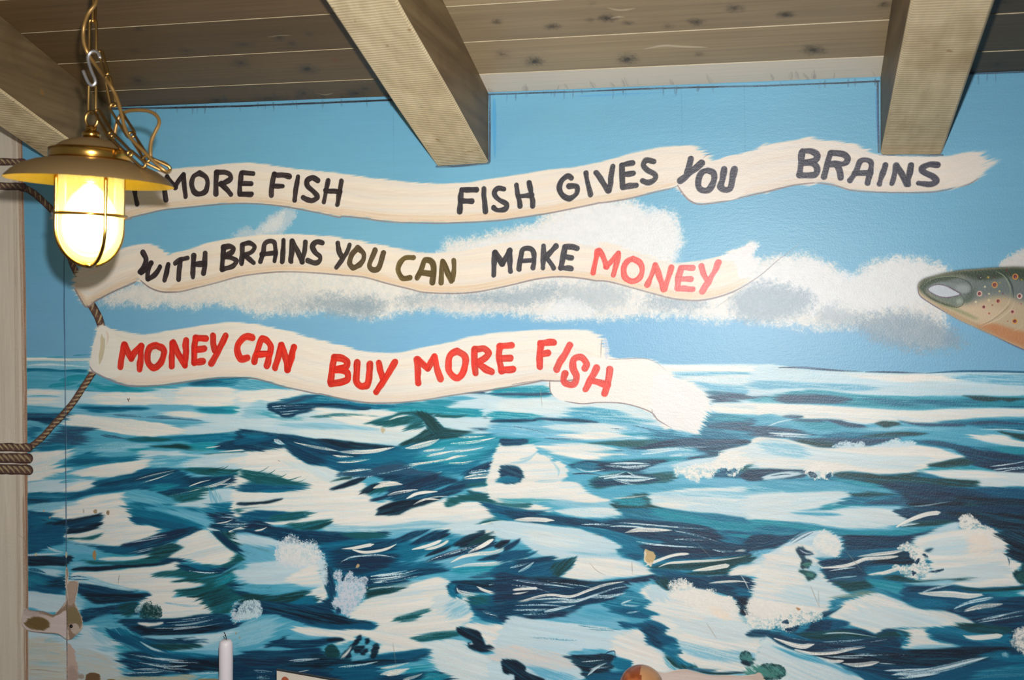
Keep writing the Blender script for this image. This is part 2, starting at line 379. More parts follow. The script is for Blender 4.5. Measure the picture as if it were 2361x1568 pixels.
    P(T,'1930,1490 2100,1470 2400,1480 2400,1560 2100,1568 1980,1560',a=4,r=50,d=.2); P(d,'2130,1520 2400,1530 2400,1560 2200,1555',a=3,r=40,d=.3)

    p.tile(0, 1176)
    P(n,'215,40 370,20 600,80 620,300 500,330 215,400',a=-5,r=40,d=.15); P(T,'280,40 380,60 400,150 300,180',a=-10,r=40,o=.5)
    P(b,'520,330 620,300 900,320 880,400 640,430 540,400',a=5,r=40,d=.2); P(B,'620,300 800,330 900,400 780,480 620,470',a=5,r=40)
    P(W,'450,70 600,10 760,-10 1165,-20 1225,40 1210,90 1260,130 1370,140 1470,160 1490,230 1390,270 1250,290 1120,330 900,320 700,300 600,240 620,150 600,80',a=-6,r=16,d=.1)
    P(T,'1170,0 1400,-10 1900,40 1860,160 1700,180 1480,170 1370,135 1240,125 1260,80 1200,40',a=12,r=24,d=.2); P(n,'1200,60 1320,70 1560,100 1750,150 1600,190 1480,170 1370,135 1250,130',a=10,r=30,d=.25)
    P(b,'1300,0 1500,20 1640,70 1800,110 1930,180 1960,120 1900,40 1700,10 1500,-10',a=14,r=50,d=.25)
    P(B,'1500,10 1750,60 1900,130 1980,170 2000,130 1900,60 1900,20',a=14,r=50,d=.3)
    P(T,'1480,170 1620,180 1740,160 1620,200 1500,220',a=-10,r=40)
    for c,q in ((k,'390,80 560,90 700,78 860,48 950,28 900,80 760,130 620,140 480,132'),(d,'600,120 760,100 950,58 930,100 900,140 760,160 640,180'),(k,'610,180 750,160 910,115 930,140 830,190 700,215 620,215'),(k,'620,200 780,170 925,160 800,200 640,215'),(g,'620,270 700,242 940,218 850,270 700,275')):
        P(c,q,a=-14,r=24,d=.12)
    P(T,'380,60 500,70 480,110 400,110',r=40); P(W,'615,240 760,215 900,180 950,200 870,235 700,255',a=-8,r=30,d=.2)
    P(l,'620,275 760,300 1000,325 860,335 700,310',a=6,r=30)
    P(d,'610,290 850,325 1120,330 1340,265 1500,205 1700,165 1830,160 1860,190 1760,240 1640,280 1500,330 1390,400 1200,410 1000,390 880,340 700,310',a=-14,r=20,d=.3)
    P(V,'1100,330 1340,268 1500,210 1760,170 1640,260 1300,340 1150,370',a=-18,r=30,d=.4); P(n,'880,350 1100,345 1300,350 1200,400 1000,390',a=-5,r=40,d=.4)
    for q in ('1320,272 1420,245 1540,225','1200,300 1400,265 1560,240','1250,395 1450,345 1600,290','1150,410 1350,360 1560,320'): L(w,12,q,d=.75,o=.75)
    P(b,'640,420 900,410 1000,430 880,470 700,480 600,560 700,600 560,640',a=0,r=40,d=.2)
    P(k,'215,415 400,422 560,428 670,420 660,470 590,512 420,515 215,508',a=2,r=16,d=.08)
    L(w,24,'430,335 500,370 590,388',d=.4); L(w,20,'215,412 400,408 580,400',d=.6)
    P(W,'910,455 1000,435 1200,432 1395,402 1330,445 1150,468 1000,466',a=-5,r=8,d=.05)
    P(g,'740,460 900,470 1100,478 1400,440 1750,400 1660,440 1560,480 1640,470 1500,500 1100,510 900,500',a=-6,r=36,d=.25)
    P(G,'1450,340 1650,300 1680,370 1600,400 1700,400 1560,430 1350,450 1400,400',a=-10,r=40,d=.25)
    P(d,'1500,440 1660,440 1740,460 1640,500 1480,490',a=0,r=50,d=.3)
    P(k,'662,545 720,530 900,518 1200,505 1540,485 1600,490 1450,515 1180,535 940,562 700,562',a=-4,r=10,d=.08)
    P(W,'690,575 940,568 1180,540 1450,520 1640,480 1650,550 1560,610 1420,620 1700,630 1880,660 1850,700 1700,740 1600,800 1860,800 1900,880 1980,900 1960,950 1800,990 1540,1000 1420,1000 1280,880 1310,820 1390,770 1300,740 1150,745 900,700 700,640',a=-6,r=20,d=.1)
    P(l,'700,640 900,690 1100,730 1300,735 1100,700 900,640 760,600',a=8,r=50,d=.4); L(l,20,'1500,850 1700,880 1900,880',d=.7)
    P(n,'215,560 420,600 500,620 600,640 610,760 420,780 300,760 215,720',a=10,r=40,d=.2); P(k,'440,680 560,600 610,640 610,720 500,720',a=-5,r=50,d=.5,o=.7); P(t,'215,600 420,620 440,680 300,700 215,690',a=8,r=50,d=.4,o=.6)
    L(n,30,'250,540 360,560 420,580',d=.4)
    P(d,'640,670 900,700 1150,745 1300,740 1200,765 1390,772 1300,830 1100,860 900,872 820,840 740,770 660,760',a=5,r=24,d=.18); P(k,'800,770 1100,775 1350,775 1250,830 1000,860 850,860',a=-3,r=40,d=.3)
    for q in ('640,620 720,610 800,620','640,640 740,640 820,640'): L(n,10,q,d=.7)
    P(w,'215,750 420,770 600,790 720,810 760,880 700,920 480,945 300,900 215,880',a=4,r=30,d=.12); P(b,'720,770 800,830 880,880 1060,870 1100,960 760,1000 750,900',a=-4,r=40,d=.2)
    P(l,'700,780 780,850 740,900 700,890',a=10,r=30)
    P(W,'1620,310 1800,205 1960,200 2060,310 2170,390 2180,420 2100,490 1980,510 1840,490 1740,460 1560,430 1640,380 1700,340',a=-14,r=24,d=.1)
    P(g,'1640,500 1760,500 1900,510 2040,510 2110,470 2200,400 2360,330 2400,420 2200,560 2000,600 1800,640 1580,660 1740,620 1400,610 1480,570 1640,550',a=-14,r=30,d=.2)
    P(d,'1660,510 1850,520 2060,530 2200,500 2100,570 1950,590 1750,570',a=4,r=40,d=.35); P(T,'1750,500 1950,520 2060,520 1950,560 1800,550',a=6,r=30,d=.4)
    L(w,16,'1740,560 1900,580 2050,570',d=.7)
    P(G,'1950,190 2060,190 2200,210 2190,260 2330,340 2400,370 2360,420 2210,410 2120,360 2040,300',a=38,r=24,d=.25); P(d,'1960,200 2030,210 2180,330 2340,370 2250,400 2110,350',a=36,r=24,d=.3)
    P(W,'2190,260 2210,205 2400,215 2400,320 2330,330',a=14,r=20,d=.1); P(d,'1980,110 2160,90 2340,80 2400,160 2300,190 2130,200 1960,180',a=6,r=30,d=.3)
    P(V,'1940,30 2100,20 2400,70 2400,110 2200,120 2000,110',a=8,r=40,d=.35); 
    for q in ('2000,60 2200,70 2380,90','2060,40 2240,50 2380,70','2020,125 2180,130 2360,120','2040,150 2200,150 2330,140'): L(w,16,q,d=.75,o=.8)
    L(W,12,'1990,122 2080,110 2150,84',d=.1); L(W,30,'2110,200 2200,175 2330,145',d=.15); L(W,14,'2280,192 2400,180',d=.1); L(w,20,'1900,160 1960,178 2030,188',d=.2)
    P(d,'2130,30 2400,10 2400,45 2260,50',a=-2,r=30,d=.2)
    P(b,'2080,560 2400,400 2400,540 2200,600 2100,620',a=-24,r=50,d=.3); P(l,'2150,600 2400,560 2400,700 2250,700',a=-20,r=50,d=.25); P(W,'2280,560 2400,540 2400,640 2300,640',a=-20,r=40,d=.2)
    P(g,'1600,660 1800,640 2000,610 2180,540 2140,660 2260,690 2400,720 2400,830 2200,830 2140,940 1960,960 1920,880 1850,850 1860,780 1700,800 1600,740 1760,730 1880,690 1700,665',a=-16,r=30,d=.2)
    P(G,'1850,780 2000,730 2120,780 2050,860 1920,900 1860,840',a=-20,r=50,d=.4); P(d,'2100,660 2250,700 2400,740 2400,800 2200,790',a=8,r=50,d=.4); P(t,'1980,640 2180,560 2160,640 2000,700',a=-24,r=50,d=.5)
    for q in ('1580,660 1700,650 1850,640','1600,750 1750,735 1880,710','1720,800 1820,795 1900,770'): L(G,18,q,d=.3,tap=(.6,.2))
    P(d,'740,930 900,900 1100,870 1250,850 1260,900 1300,960 1120,960 980,980 760,1035',a=-8,r=24,d=.3); P(G,'1110,870 1260,850 1260,930 1180,990 1110,950',a=-20,r=30,d=.4)
    F(G,'1290,960 1300,880 1350,850 1395,850 1395,900 1440,880 1490,900 1490,960 1480,1000 1400,1010 1300,1005',soft=22,g=30); F(w,'1240,920 1290,870 1330,860 1290,940 1270,960',soft=14,g=20,o=.7)
    P(d,'1060,1010 1280,1005 1500,1005 1700,990 1900,960 2120,970 2140,1040 2360,1020 2400,1030 2200,1090 2000,1130 1700,1150 1400,1165 1300,1160 1180,1090',a=-6,r=16,d=.2)
    P(k,'1200,1060 1500,1080 1900,1060 2100,1060 1900,1130 1500,1160 1320,1150',a=-5,r=40,d=.3)
    P(T,'980,1000 1080,990 1100,1080 1200,1130 1310,1170 1240,1230 1140,1210 1050,1160 980,1110',a=40,r=30,d=.2); P(b,'820,1010 1000,960 1110,970 1080,1010 1090,1080 1000,1100 820,1060',a=-8,r=40,d=.2)
    P(n,'980,1100 1120,1150 1300,1170 1500,1240 1560,1320 1380,1320 1180,1270 1050,1200',a=24,r=30,d=.2); P(b,'1120,1220 1300,1290 1420,1330 1200,1300',a=20,r=40,d=.5,o=.6)
    P(W,'1265,1038 1400,1040 1510,1036 1450,1062 1350,1072',a=0,r=5,d=.05)
    for q in ('1500,1040 1700,1030 1900,1000','1520,1060 1750,1050 2060,985','1600,1100 1850,1070 2080,1030','1400,1090 1600,1085 1800,1070','1650,1010 1800,1000 1950,975'): L(w,16,q,d=.8,o=.7)
    F((206,212,220),'2130,960 2160,880 2220,830 2300,820 2400,850 2400,930 2340,950 2330,1010 2260,1020 2240,990 2160,1050',soft=30,g=22)
    P(l,'1310,1165 1700,1150 2000,1130 2400,1030 2400,1300 2140,1310 2000,1310 1800,1300 1620,1300 1500,1240',a=-10,r=20,d=.15); P(w,'1600,1180 2000,1140 2200,1110 2000,1200 1800,1260 1650,1230',a=-10,r=70,d=.4); P(B,'2140,1200 2400,1150 2400,1290 2150,1300',a=-10,r=50,d=.35)
    for c,q in ((d,'1310,1172 1500,1195 1650,1185 1790,1168 1680,1200 1890,1190 1800,1215 1925,1215 1780,1235 1640,1240 1450,1225'),(G,'1400,1245 1620,1235 1780,1235 1890,1252 1700,1285 1580,1298 1480,1280')): P(c,q,a=4,r=26,d=.15)
    P(w,'215,1120 420,1140 600,1170 610,1190 700,1170 760,1080 860,1060 880,1110 1000,1180 1120,1250 1000,1280 1100,1310 1080,1400 1200,1420 1100,1480 1100,1600 215,1620',a=5,r=40,d=.1)
    P((205,196,176),'215,1200 600,1240 620,1600 215,1600',a=-4,r=50,d=.3,o=.8); P((205,200,188),'700,1300 1000,1350 1100,1500 1000,1600 700,1600',a=8,r=60,d=.3,o=.8)
    P(l,'870,1110 1000,1190 960,1240 860,1180',a=30,r=40,o=.8,d=.2); P(l,'900,1260 1080,1280 1180,1310 1000,1320',a=6,r=60,d=.3)
    L(l,50,'400,1210 500,1195 600,1200',d=.5,o=.7); L(l,40,'215,1300 400,1310 560,1330',d=.6,o=.5); L(l,40,'280,1400 420,1420 560,1410',d=.6,o=.5)
    L(w,22,'1290,1212 1420,1285 1600,1335',d=.3,tap=(.5,.4)); 
    P(n,'1300,1290 1600,1320 2000,1340 2400,1310 2400,1400 2000,1390 1500,1370 1250,1330',a=4,r=40,d=.3); P(T,'1560,1310 1900,1330 2000,1340 1800,1350',a=4,r=40,d=.4); P(B,'1780,1310 2000,1300 2400,1290 2400,1340 2100,1350',a=0,r=40,d=.3)
    P(d,'1100,1320 1300,1310 1500,1380 1900,1370 2400,1370 2400,1490 2200,1500 1900,1490 1600,1520 1300,1540 1110,1520 1220,1490 1080,1390 1160,1370',a=4,r=36,d=.3)
    P(k,'1600,1380 2000,1380 2400,1400 2400,1470 1900,1490 1500,1480',a=3,r=60,d=.35)
    for q in ('1200,1330 1450,1370 1750,1390','1250,1400 1500,1450 1750,1470','1350,1420 1600,1440 1750,1430','1200,1470 1450,1470 1700,1500','1750,1510 2000,1495 2400,1480','1150,1500 1300,1500 1500,1490','1300,1350 1550,1390 1850,1410'): L(w,22,q,d=.82,o=.8)
    P((190,186,160),'1100,1540 1500,1535 1800,1520 1850,1600 1100,1600',a=0,r=40,d=.3); P(b,'1800,1540 1900,1520 2100,1525 2100,1600 1800,1600',a=-20,r=50,d=.5)
    P(n,'2150,1510 2400,1500 2400,1560 2150,1550',r=40,d=.4); P(t,'2150,1550 2400,1560 2400,1620 2150,1620',r=30,d=.3)
LW=(214,226,228)
def sea_midleft(p):
    P, L, F = p.P, p.L, p.F
    p.tile(590, 790)
    P(w,'-60,360 500,400 1200,520 2420,380 2420,840 1900,840 1500,960 1200,940 500,890 200,850 -60,830',r=40,d=.15)
    P(b,'-60,340 150,360 330,410 200,440 -60,430',a=6,r=40,d=.2); L(W,30,'-20,440 200,440 400,455',d=.3)
    P(W,'-60,460 200,440 470,460 300,520 150,550 -60,545',a=-4,r=40)
    P(l,'-60,560 120,540 140,640 220,690 -60,690',r=40,d=.2); P(t,'20,640 160,630 220,690 480,680 350,720 150,700',a=4,r=60,d=.45,o=.6)
    P(T,'240,530 420,490 560,480 760,510 900,545 1150,565 1500,545 1700,525 1900,545 1700,590 1400,600 1100,615 960,628 700,590 560,575 380,570',a=3,r=36,d=.25)
    P(v,'130,565 300,525 440,488 560,490 480,530 330,560 240,590',a=-14,r=30,d=.4)
    P(d,'120,560 330,565 560,555 800,560 960,590 1060,600 990,630 860,610 620,602 480,640 370,660 320,688 240,685 190,650 115,620',a=-3,r=10,d=.25)
    for q in ('150,590 300,580 500,570','160,610 300,600 420,590','200,640 300,630 400,620','230,660 300,655 360,645'): L(w,12,q,d=.85,o=.8)
    P(W,'560,615 640,600 900,640 1060,625 1300,640 1150,690 900,700 600,690',a=3,r=50,d=.25)
    P(g,'510,690 700,655 900,665 1100,680 900,690 700,685',a=-2,r=40,d=.45)
    P(W,'700,690 1000,670 1250,720 1400,780 1560,790 1530,850 1300,900 1200,830 1000,790 800,740',a=6,r=40,d=.15)
    P(l,'150,750 500,740 900,760 1150,800 1100,830 800,830 400,790',a=5,r=60,d=.35); P(LW,'350,800 900,800 1350,830 1500,850 1400,915 1100,930 700,900 500,880',a=5,r=50,d=.2)
    P(t,'1450,560 1650,530 1850,540 1750,600 2000,610 2420,640 2420,700 2100,690 1800,680 1650,650 1350,640 1200,620',a=4,r=40,d=.25)
    P(w,'1880,510 2420,480 2420,620 2100,610 1850,580',a=-2,r=60,d=.2); P(v,'1900,470 2100,445 2420,430 2420,445 2200,470',a=-4,r=50,d=.4); L(v,18,'2240,495 2330,480 2420,478',d=.3); P(b,'1700,500 1900,490 2000,520 1800,540',a=-2,r=50,d=.4)
    L(t,34,'1750,610 2050,640 2420,660',d=.4); P(d,'2100,690 2240,680 2420,700 2420,722 2250,715',a=4,r=26,d=.2)
    P(g,'980,755 1120,710 1250,670 1350,640 1500,640 1650,650 1850,670 1950,662 1850,692 1700,695 1640,660 1560,690 1450,680 1330,670 1150,740 1240,770 1080,745',a=-8,r=22,d=.2)
    P(g,'1060,730 1230,710 1400,670 1500,680 1520,720 1350,760 1240,772 1120,755',a=-12,r=30,d=.3)
    L(W,16,'1220,715 1300,685 1400,668',d=.2); P(g,'1370,800 1450,740 1530,710 1560,770 1450,800',a=-20,r=36,d=.4)
    P(G,'1440,640 1560,640 1650,690 1740,790 1860,880 1760,895 1680,890 1610,840 1560,750 1520,700',a=44,r=14,d=.12)
    P(G,'1340,970 1340,930 1480,860 1560,800 1620,820 1700,880 1600,930 1450,960',a=-24,r=26,d=.2); P(G,'1680,870 1740,790 1850,800 2000,820 1900,850 1840,890',a=4,r=30,d=.2)
    P(w,'1670,700 1800,700 2100,705 2420,730 2420,810 2000,810 1760,780',a=2,r=40,d=.2); P(v,'1950,800 2100,790 2420,800 2420,815 2100,812',r=40,d=.75)
    P(W,'-60,1010 120,975 270,950 340,1020 420,1090 560,1130 700,1150 780,1200 850,1230 1000,1300 1100,1480 1240,1450 1240,1530 1180,1620 -60,1640',a=-4,r=26,d=.1)
    P(LW,'250,1110 500,1130 760,1210 700,1290 500,1200',a=24,r=50,d=.3)
    P(T,'1230,960 1350,950 1700,890 1900,870 2100,840 2420,850 2420,1000 2250,1000 2100,1100 1950,1200 1750,1260 1600,1230 1300,1110 1150,1130 1000,1010',a=-8,r=40,d=.2)
    P(t,'1700,900 2000,860 2300,850 2420,880 2420,960 2200,980 2000,1080 1700,1120 1500,1060 1600,990',a=-10,r=60,d=.35); P(B,'1500,990 1800,960 2100,950 2200,880 2100,1000 1800,1080 1500,1020',a=-10,r=60,d=.6,o=.6)
    P(n,'270,930 700,950 1000,1010 1250,960 1350,1000 1200,1060 1400,1110 1300,1230 1000,1220 780,1190 650,1140 480,1120 380,1050 330,1010',a=10,r=24,d=.2); P(T,'800,1050 1000,1030 1350,980 1500,990 1300,1090 1100,1110 900,1110',a=-6,r=50,d=.4)
    P(d,'240,940 450,930 600,960 800,1000 1000,1010 900,1060 700,1050 640,1120 480,1115 380,1050',a=16,r=36,d=.3)
    P(d,'-60,810 150,830 300,850 520,890 540,900 400,930 150,920 250,960 -60,1000',a=8,r=26,d=.25); P(n,'-60,850 160,860 130,900 -60,940',a=-10,r=36,d=.4); P(T,'-60,830 100,845 60,880 -60,880',r=30,d=.5)
    P(k,'520,890 700,890 1000,930 1260,955 1150,985 900,985 720,975 560,930 500,905',a=6,r=22,d=.12)
    P(d,'300,850 540,890 750,960 900,1000 700,990 420,920 280,900',a=14,r=30,d=.3)
    L(W,26,'330,910 420,935 600,970 760,1000',d=.4,tap=(.4,.3)); L(W,34,'740,1000 900,1008 1080,1000 1290,960',d=.3,tap=(.3,.3)); L(w,40,'160,890 210,915 260,935',d=.6)
    for q in ('720,1100 880,1095 1070,1070','800,1195 900,1180 1090,1162','700,1035 800,1050 900,1050','1020,1190 1150,1190 1300,1180','1110,1160 1350,1140 1560,1110','1380,1120 1600,1100 1870,1055','1530,1000 1700,985 1740,960','1800,930 2000,915 2220,872','1840,870 1980,872 2120,858','1770,1005 1950,990 2110,962','1780,1110 1900,1110 2030,1085','1560,1050 1750,1010 1820,1000','1750,1080 1850,1050 1950,1040','1500,1240 1650,1210 1730,1180'): L(W,22,q,d=.55)
    L(W,46,'1380,970 1500,950 1600,925 1690,890',d=.3,tap=(.4,.3))
    P(v,'760,1195 1000,1200 1150,1130 1350,1120 1500,1170 1700,1200 1700,1260 1500,1240 1200,1230 1000,1240 800,1240',a=-8,r=30,d=.3)
    for q in ('780,1230 950,1240 1100,1225','820,1250 950,1250 1100,1240','1100,1210 1300,1180 1500,1130'): L(w,14,q,d=.85)
    P(d,'1090,1230 1350,1220 1550,1230 1700,1240 1900,1280 1700,1330 1480,1460 1250,1450 1240,1400 1140,1330 1220,1290',a=-14,r=30,d=.25)
    P(V,'1180,1420 1350,1310 1550,1240 1690,1210 1690,1270 1500,1350 1250,1420',a=-22,r=30,d=.4)
    P(n,'-60,1290 200,1290 460,1310 470,1330 300,1370 -60,1370',a=2,r=40,d=.2); P(g,'-60,1180 80,1200 170,1220 300,1270 450,1290 460,1310 200,1310 -60,1300',a=8,r=40,d=.35)
    for q in ('20,1250 120,1210 180,1170','100,1270 220,1240 290,1205','200,1285 330,1260 420,1230','300,1300 400,1280 460,1255','-20,1210 60,1180 120,1140'): L(g,14,q,d=.4,tap=(.1,.8))
    L(T,26,'-20,1365 200,1368 430,1340',d=.4)
    P(k,'680,1352 780,1310 900,1260 1020,1240 960,1290 850,1330 740,1355',a=-20,r=14,d=.08); P(G,'700,1278 800,1245 900,1230 880,1255 760,1270',a=-14,r=16,d=.2)
    P(k,'955,1390 1010,1340 1100,1300 1200,1290 1200,1330 1130,1370 1030,1390',a=-24,r=20,d=.15); P(g,'1050,1385 1180,1320 1220,1350 1140,1390',a=-30,r=30,d=.3)
    P(V,'1055,1450 1150,1420 1250,1390 1230,1430 1120,1460',a=-14,r=26,d=.4)
    L(W,40,'1070,1345 1150,1315 1260,1300 1350,1305',d=.15,tap=(.3,.3)); L(W,22,'1110,1290 1220,1285 1320,1285',d=.3)
    L(W,24,'1220,1405 1340,1375 1510,1352',d=.5); 
    P(b,'1700,1350 1950,1330 1950,1360 1780,1400',a=-10,r=40,d=.3)
    P(d,'1480,1460 1600,1400 1750,1330 1900,1270 2100,1240 2380,1180 2420,1280 2000,1330 1850,1390 1600,1460',a=-14,r=26,d=.2); P(n,'1900,1200 2100,1130 2300,1090 2420,1130 2420,1290 2200,1290 2000,1300',a=-18,r=30,d=.25)
    P(g,'1900,1310 2000,1290 2200,1260 2380,1220 2300,1300 2150,1330 1950,1330',a=-8,r=40,d=.4)
    P(d,'1930,1215 2030,1140 2180,1090 2300,1010 2360,990 2350,1060 2250,1110 2100,1180',a=-26,r=18,d=.25)
    for q in ('2150,1100 2250,1060 2350,1020','2200,1080 2280,1070 2360,1050'): L(w,16,q,d=.85)
    P(d,'2290,920 2340,900 2420,895 2420,945 2340,940',a=0,r=14,d=.1)
    L(W,44,'1920,1250 2050,1230 2200,1220 2290,1205',d=.5); L(w,30,'1950,1200 2080,1180 2160,1190',d=.6)
    P(W,'2000,1350 2100,1330 2400,1290 2420,1400 2250,1420 2080,1390',a=-4,r=40,d=.15)
    P(k,'1110,1590 1140,1530 1250,1480 1480,1450 1700,1440 1560,1500 1420,1540 1330,1600 1250,1620 1150,1616',a=-14,r=20,d=.12)
    L(W,26,'1390,1435 1470,1395 1560,1378 1680,1372',d=.05,tap=(.2,.4)); L(W,20,'1440,1500 1560,1445 1690,1445',d=.25,tap=(.3,.3)); L(W,14,'1560,1440 1680,1420 1780,1415',d=.2)
    P(W,'1450,1530 1600,1480 1760,1440 1950,1400 1800,1480 1740,1530 2000,1540 2420,1600 2420,1640 1300,1640',a=-6,r=30,d=.15)
    P(g,'1740,1470 1850,1420 2000,1395 2100,1400 2250,1430 2420,1450 2420,1520 2250,1500 2050,1460 1900,1470 1760,1520',a=6,r=26,d=.25); P(n,'2060,1470 2250,1500 2420,1540 2420,1590 2250,1560 2120,1520',a=12,r=26,d=.2); P(G,'1960,1360 2050,1385 2200,1400 2420,1440 2420,1460 2150,1420 2010,1400',a=10,r=16,d=.15)
    P(k,'-60,1475 60,1465 240,1438 130,1480 -60,1500',a=-10,r=14,d=.1); P(g,'-60,1530 200,1520 410,1512 250,1550 -60,1580',a=-3,r=40,d=.4)

    p.tile(590, 1176)
    P(W,'-60,-20 1000,-60 2420,-60 2420,200 1800,230 1500,170 1200,240 900,200 650,200 400,60 100,90 -60,60',a=-6,r=40,d=.12)
    P(k,'1110,42 1140,-20 1250,-70 1480,-100 1700,-110 1560,-50 1420,-10 1330,40 1250,52 1150,48',a=-14,r=14,d=.12); L(W,26,'1390,-109 1470,-149 1560,-166 1680,-172',d=.05,tap=(.2,.4)); L(W,20,'1440,-44 1560,-99 1690,-99',d=.25,tap=(.3,.3))
    P(g,'1740,-74 1850,-124 2000,-149 2100,-144 2250,-114 2420,-94 2420,-24 2250,-44 2050,-84 1900,-74 1760,-24',a=6,r=22,d=.25); P(n,'2060,-74 2250,-44 2420,-4 2420,46 2250,16 2120,-24',a=12,r=22,d=.2)
    P(l,'500,120 900,150 1200,140 1500,100 1800,120 1600,200 1000,200 700,200',a=-6,r=60,d=.35); P(B,'1200,200 1450,170 1800,200 1900,250 1600,290 1300,290',a=-6,r=50,d=.3)
    P(n,'-60,20 150,10 420,35 410,70 250,100 100,110 -60,100',a=2,r=34,d=.2); P(g,'100,60 400,20 520,30 400,80 200,100',a=-10,r=40,d=.5)
    P(V,'-60,100 60,95 150,150 300,160 400,180 200,190 -60,180',a=6,r=30,d=.35); P(g,'300,120 450,110 690,90 600,160 450,185 300,160',a=-12,r=30,d=.4); P(G,'440,185 560,145 690,105 670,140 560,180',a=-18,r=20,d=.2)
    P(d,'-60,180 200,180 500,190 740,200 900,210 1210,200 1180,250 950,280 700,330 500,310 230,290 100,250 -60,220',a=4,r=26,d=.22); L(W,16,'-20,190 50,180 100,155',d=.05)
    P(g,'800,220 1000,210 1210,220 1150,260 950,275',a=2,r=34,d=.4)
    P(B,'-60,220 60,240 230,300 250,420 150,470 -60,560',a=14,r=30,d=.2); P(w,'-60,230 150,270 260,330 60,330 -60,300',a=12,r=40,d=.3); P(w,'-60,500 150,470 400,460 560,510 300,560 -60,570',a=-6,r=40,d=.2)
    P(n,'580,330 800,280 1100,265 1300,275 1550,350 1500,420 1300,470 1600,480 1850,540 1600,590 1300,640 1000,660 700,640 640,500 600,400',a=-8,r=40,d=.2)
    P(T,'1200,300 1500,270 1800,230 1900,330 1700,370 1550,430 1600,500 1450,520 1300,440',a=-16,r=60,d=.35); P(T,'560,330 800,290 1100,280 900,320 640,350',a=-2,r=50,d=.4)
    P(d,'700,380 820,340 1100,300 1200,280 1280,320 1250,380 1000,400 1290,420 1200,520 950,600 780,540 700,470',a=-10,r=40,d=.3); P(V,'720,500 900,420 1200,420 1300,470 1100,560 880,580',a=-8,r=40,d=.35)
    P(B,'1550,430 1800,350 1900,330 2000,480 2420,440 2420,520 1900,560 1700,520 1850,480 1540,480',a=-16,r=50,d=.25); P(t,'1780,540 2050,520 2420,470 2420,620 2150,610 1900,590',a=-6,r=50,d=.3)
    P(d,'1240,290 1350,240 1500,180 1600,185 1500,240 1350,300 1200,320',a=-22,r=30,d=.25)
    P(d,'1450,300 1600,210 1690,192 1780,210 1700,260 1560,300 1460,330',a=-24,r=30,d=.3); P(k,'1680,265 1720,230 1785,208 1760,240 1640,290',a=-22,r=14,d=.1)
    P(k,'1570,420 1680,360 1810,330 1760,370 1650,410',a=-20,r=16,d=.12)
    P(k,'1820,310 1900,260 2050,195 2110,190 2120,220 2200,205 2205,250 2100,310 1950,350 1830,330',a=-24,r=12,d=.12); P(G,'1960,320 2120,230 2205,210 2200,260 2080,330',a=-24,r=20,d=.35)
    P(V,'1550,480 1700,410 1900,350 2100,300 2200,260 2200,330 2050,380 1900,410 1700,460',a=-22,r=24,d=.35)
    for q in ('1580,470 1750,410 1900,375','1650,440 1850,375 2050,320','1750,420 1900,370 2000,350'): L(w,14,q,d=.75)
    L(W,34,'1960,390 2080,330 2150,290 2205,258',d=.3,tap=(.6,.2)); L(W,36,'1790,485 1900,430 2060,400 2200,390 2340,325',d=.3,tap=(.4,.2)); L(W,38,'1790,540 1950,510 2150,500 2250,485 2420,440',d=.35,tap=(.4,.1))
    P(d,'2050,460 2150,420 2300,390 2420,370 2420,420 2250,460',a=-14,r=30,d=.3); P(k,'2200,330 2260,280 2340,265 2335,300 2260,350',a=-30,r=10,d=.1)
    P(w,'1780,140 2100,90 2420,100 2420,260 2220,260 2190,200 2100,180 1900,230',a=-6,r=40,d=.2); P(g,'2050,125 2150,80 2420,60 2420,90 2200,120',a=-8,r=36,d=.4); L(W,16,'2080,130 2250,105 2420,95',d=.2); P(n,'2240,0 2420,20 2420,60 2330,30',a=24,r=20,d=.2); L(b,26,'2260,10 2340,40 2420,60',d=.3)
    L(W,30,'775,358 900,350 1000,330 1080,315',d=.02,tap=(.5,.08)); L(W,26,'890,368 1000,388 1130,375 1220,350 1305,308',d=.04,tap=(.2,.3)); L(W,26,'1440,362 1560,335 1650,305 1728,268',d=.05,tap=(.4,.12)); L(W,26,'1540,362 1640,345 1720,315 1775,278',d=.05,tap=(.3,.12))
    for q in ('760,500 850,440 1000,420 1240,425','780,480 900,430 1100,410 1300,440'): L(w,14,q,d=.6)
    P(d,'1000,620 1300,590 1500,540 1700,540 1760,560 1600,590 1400,640 1450,660 1250,700 1020,720',a=-10,r=26,d=.25)
    for q in ('1060,610 1300,590 1500,545','1050,640 1300,610 1550,570','1080,670 1300,645 1500,605','1050,655 1250,630 1450,590','1100,600 1250,580 1400,555'): L(w,18,q,d=.72,tap=(.2,.4))
    P(G,'1010,720 1250,690 1500,660 1470,700 1300,760 1150,790 1000,820 1010,760',a=-10,r=26,d=.25); L(w,14,'1040,730 1130,715 1210,705',d=.3); P(w,'1200,710 1350,680 1480,655 1450,690 1300,720',a=-14,r=36,d=.6)
    P(w,'-60,560 150,540 400,510 540,510 620,640 640,700 560,720 300,690 150,690 -60,690',a=-6,r=40,d=.15); P(W,'280,640 420,540 560,508 620,640 640,690 480,690 320,690',a=-10,r=30,d=.2)
    P(b,'-60,690 150,690 330,680 430,720 470,750 300,790 100,800 -60,760',a=-2,r=40,d=.25); P(l,'200,850 300,800 480,740 480,800 300,850',a=-14,r=40,d=.4)
    P(W,'440,790 560,720 620,695 670,790 600,850 560,870 540,800',a=-14,r=24,d=.15)
    P(G,'-60,770 150,790 300,770 440,740 480,790 550,800 560,860 400,880 150,880 -60,870',a=-10,r=40,d=.3); P(d,'620,480 720,560 720,660 740,720 700,830 660,770 620,650 640,600',a=70,r=20,d=.2)
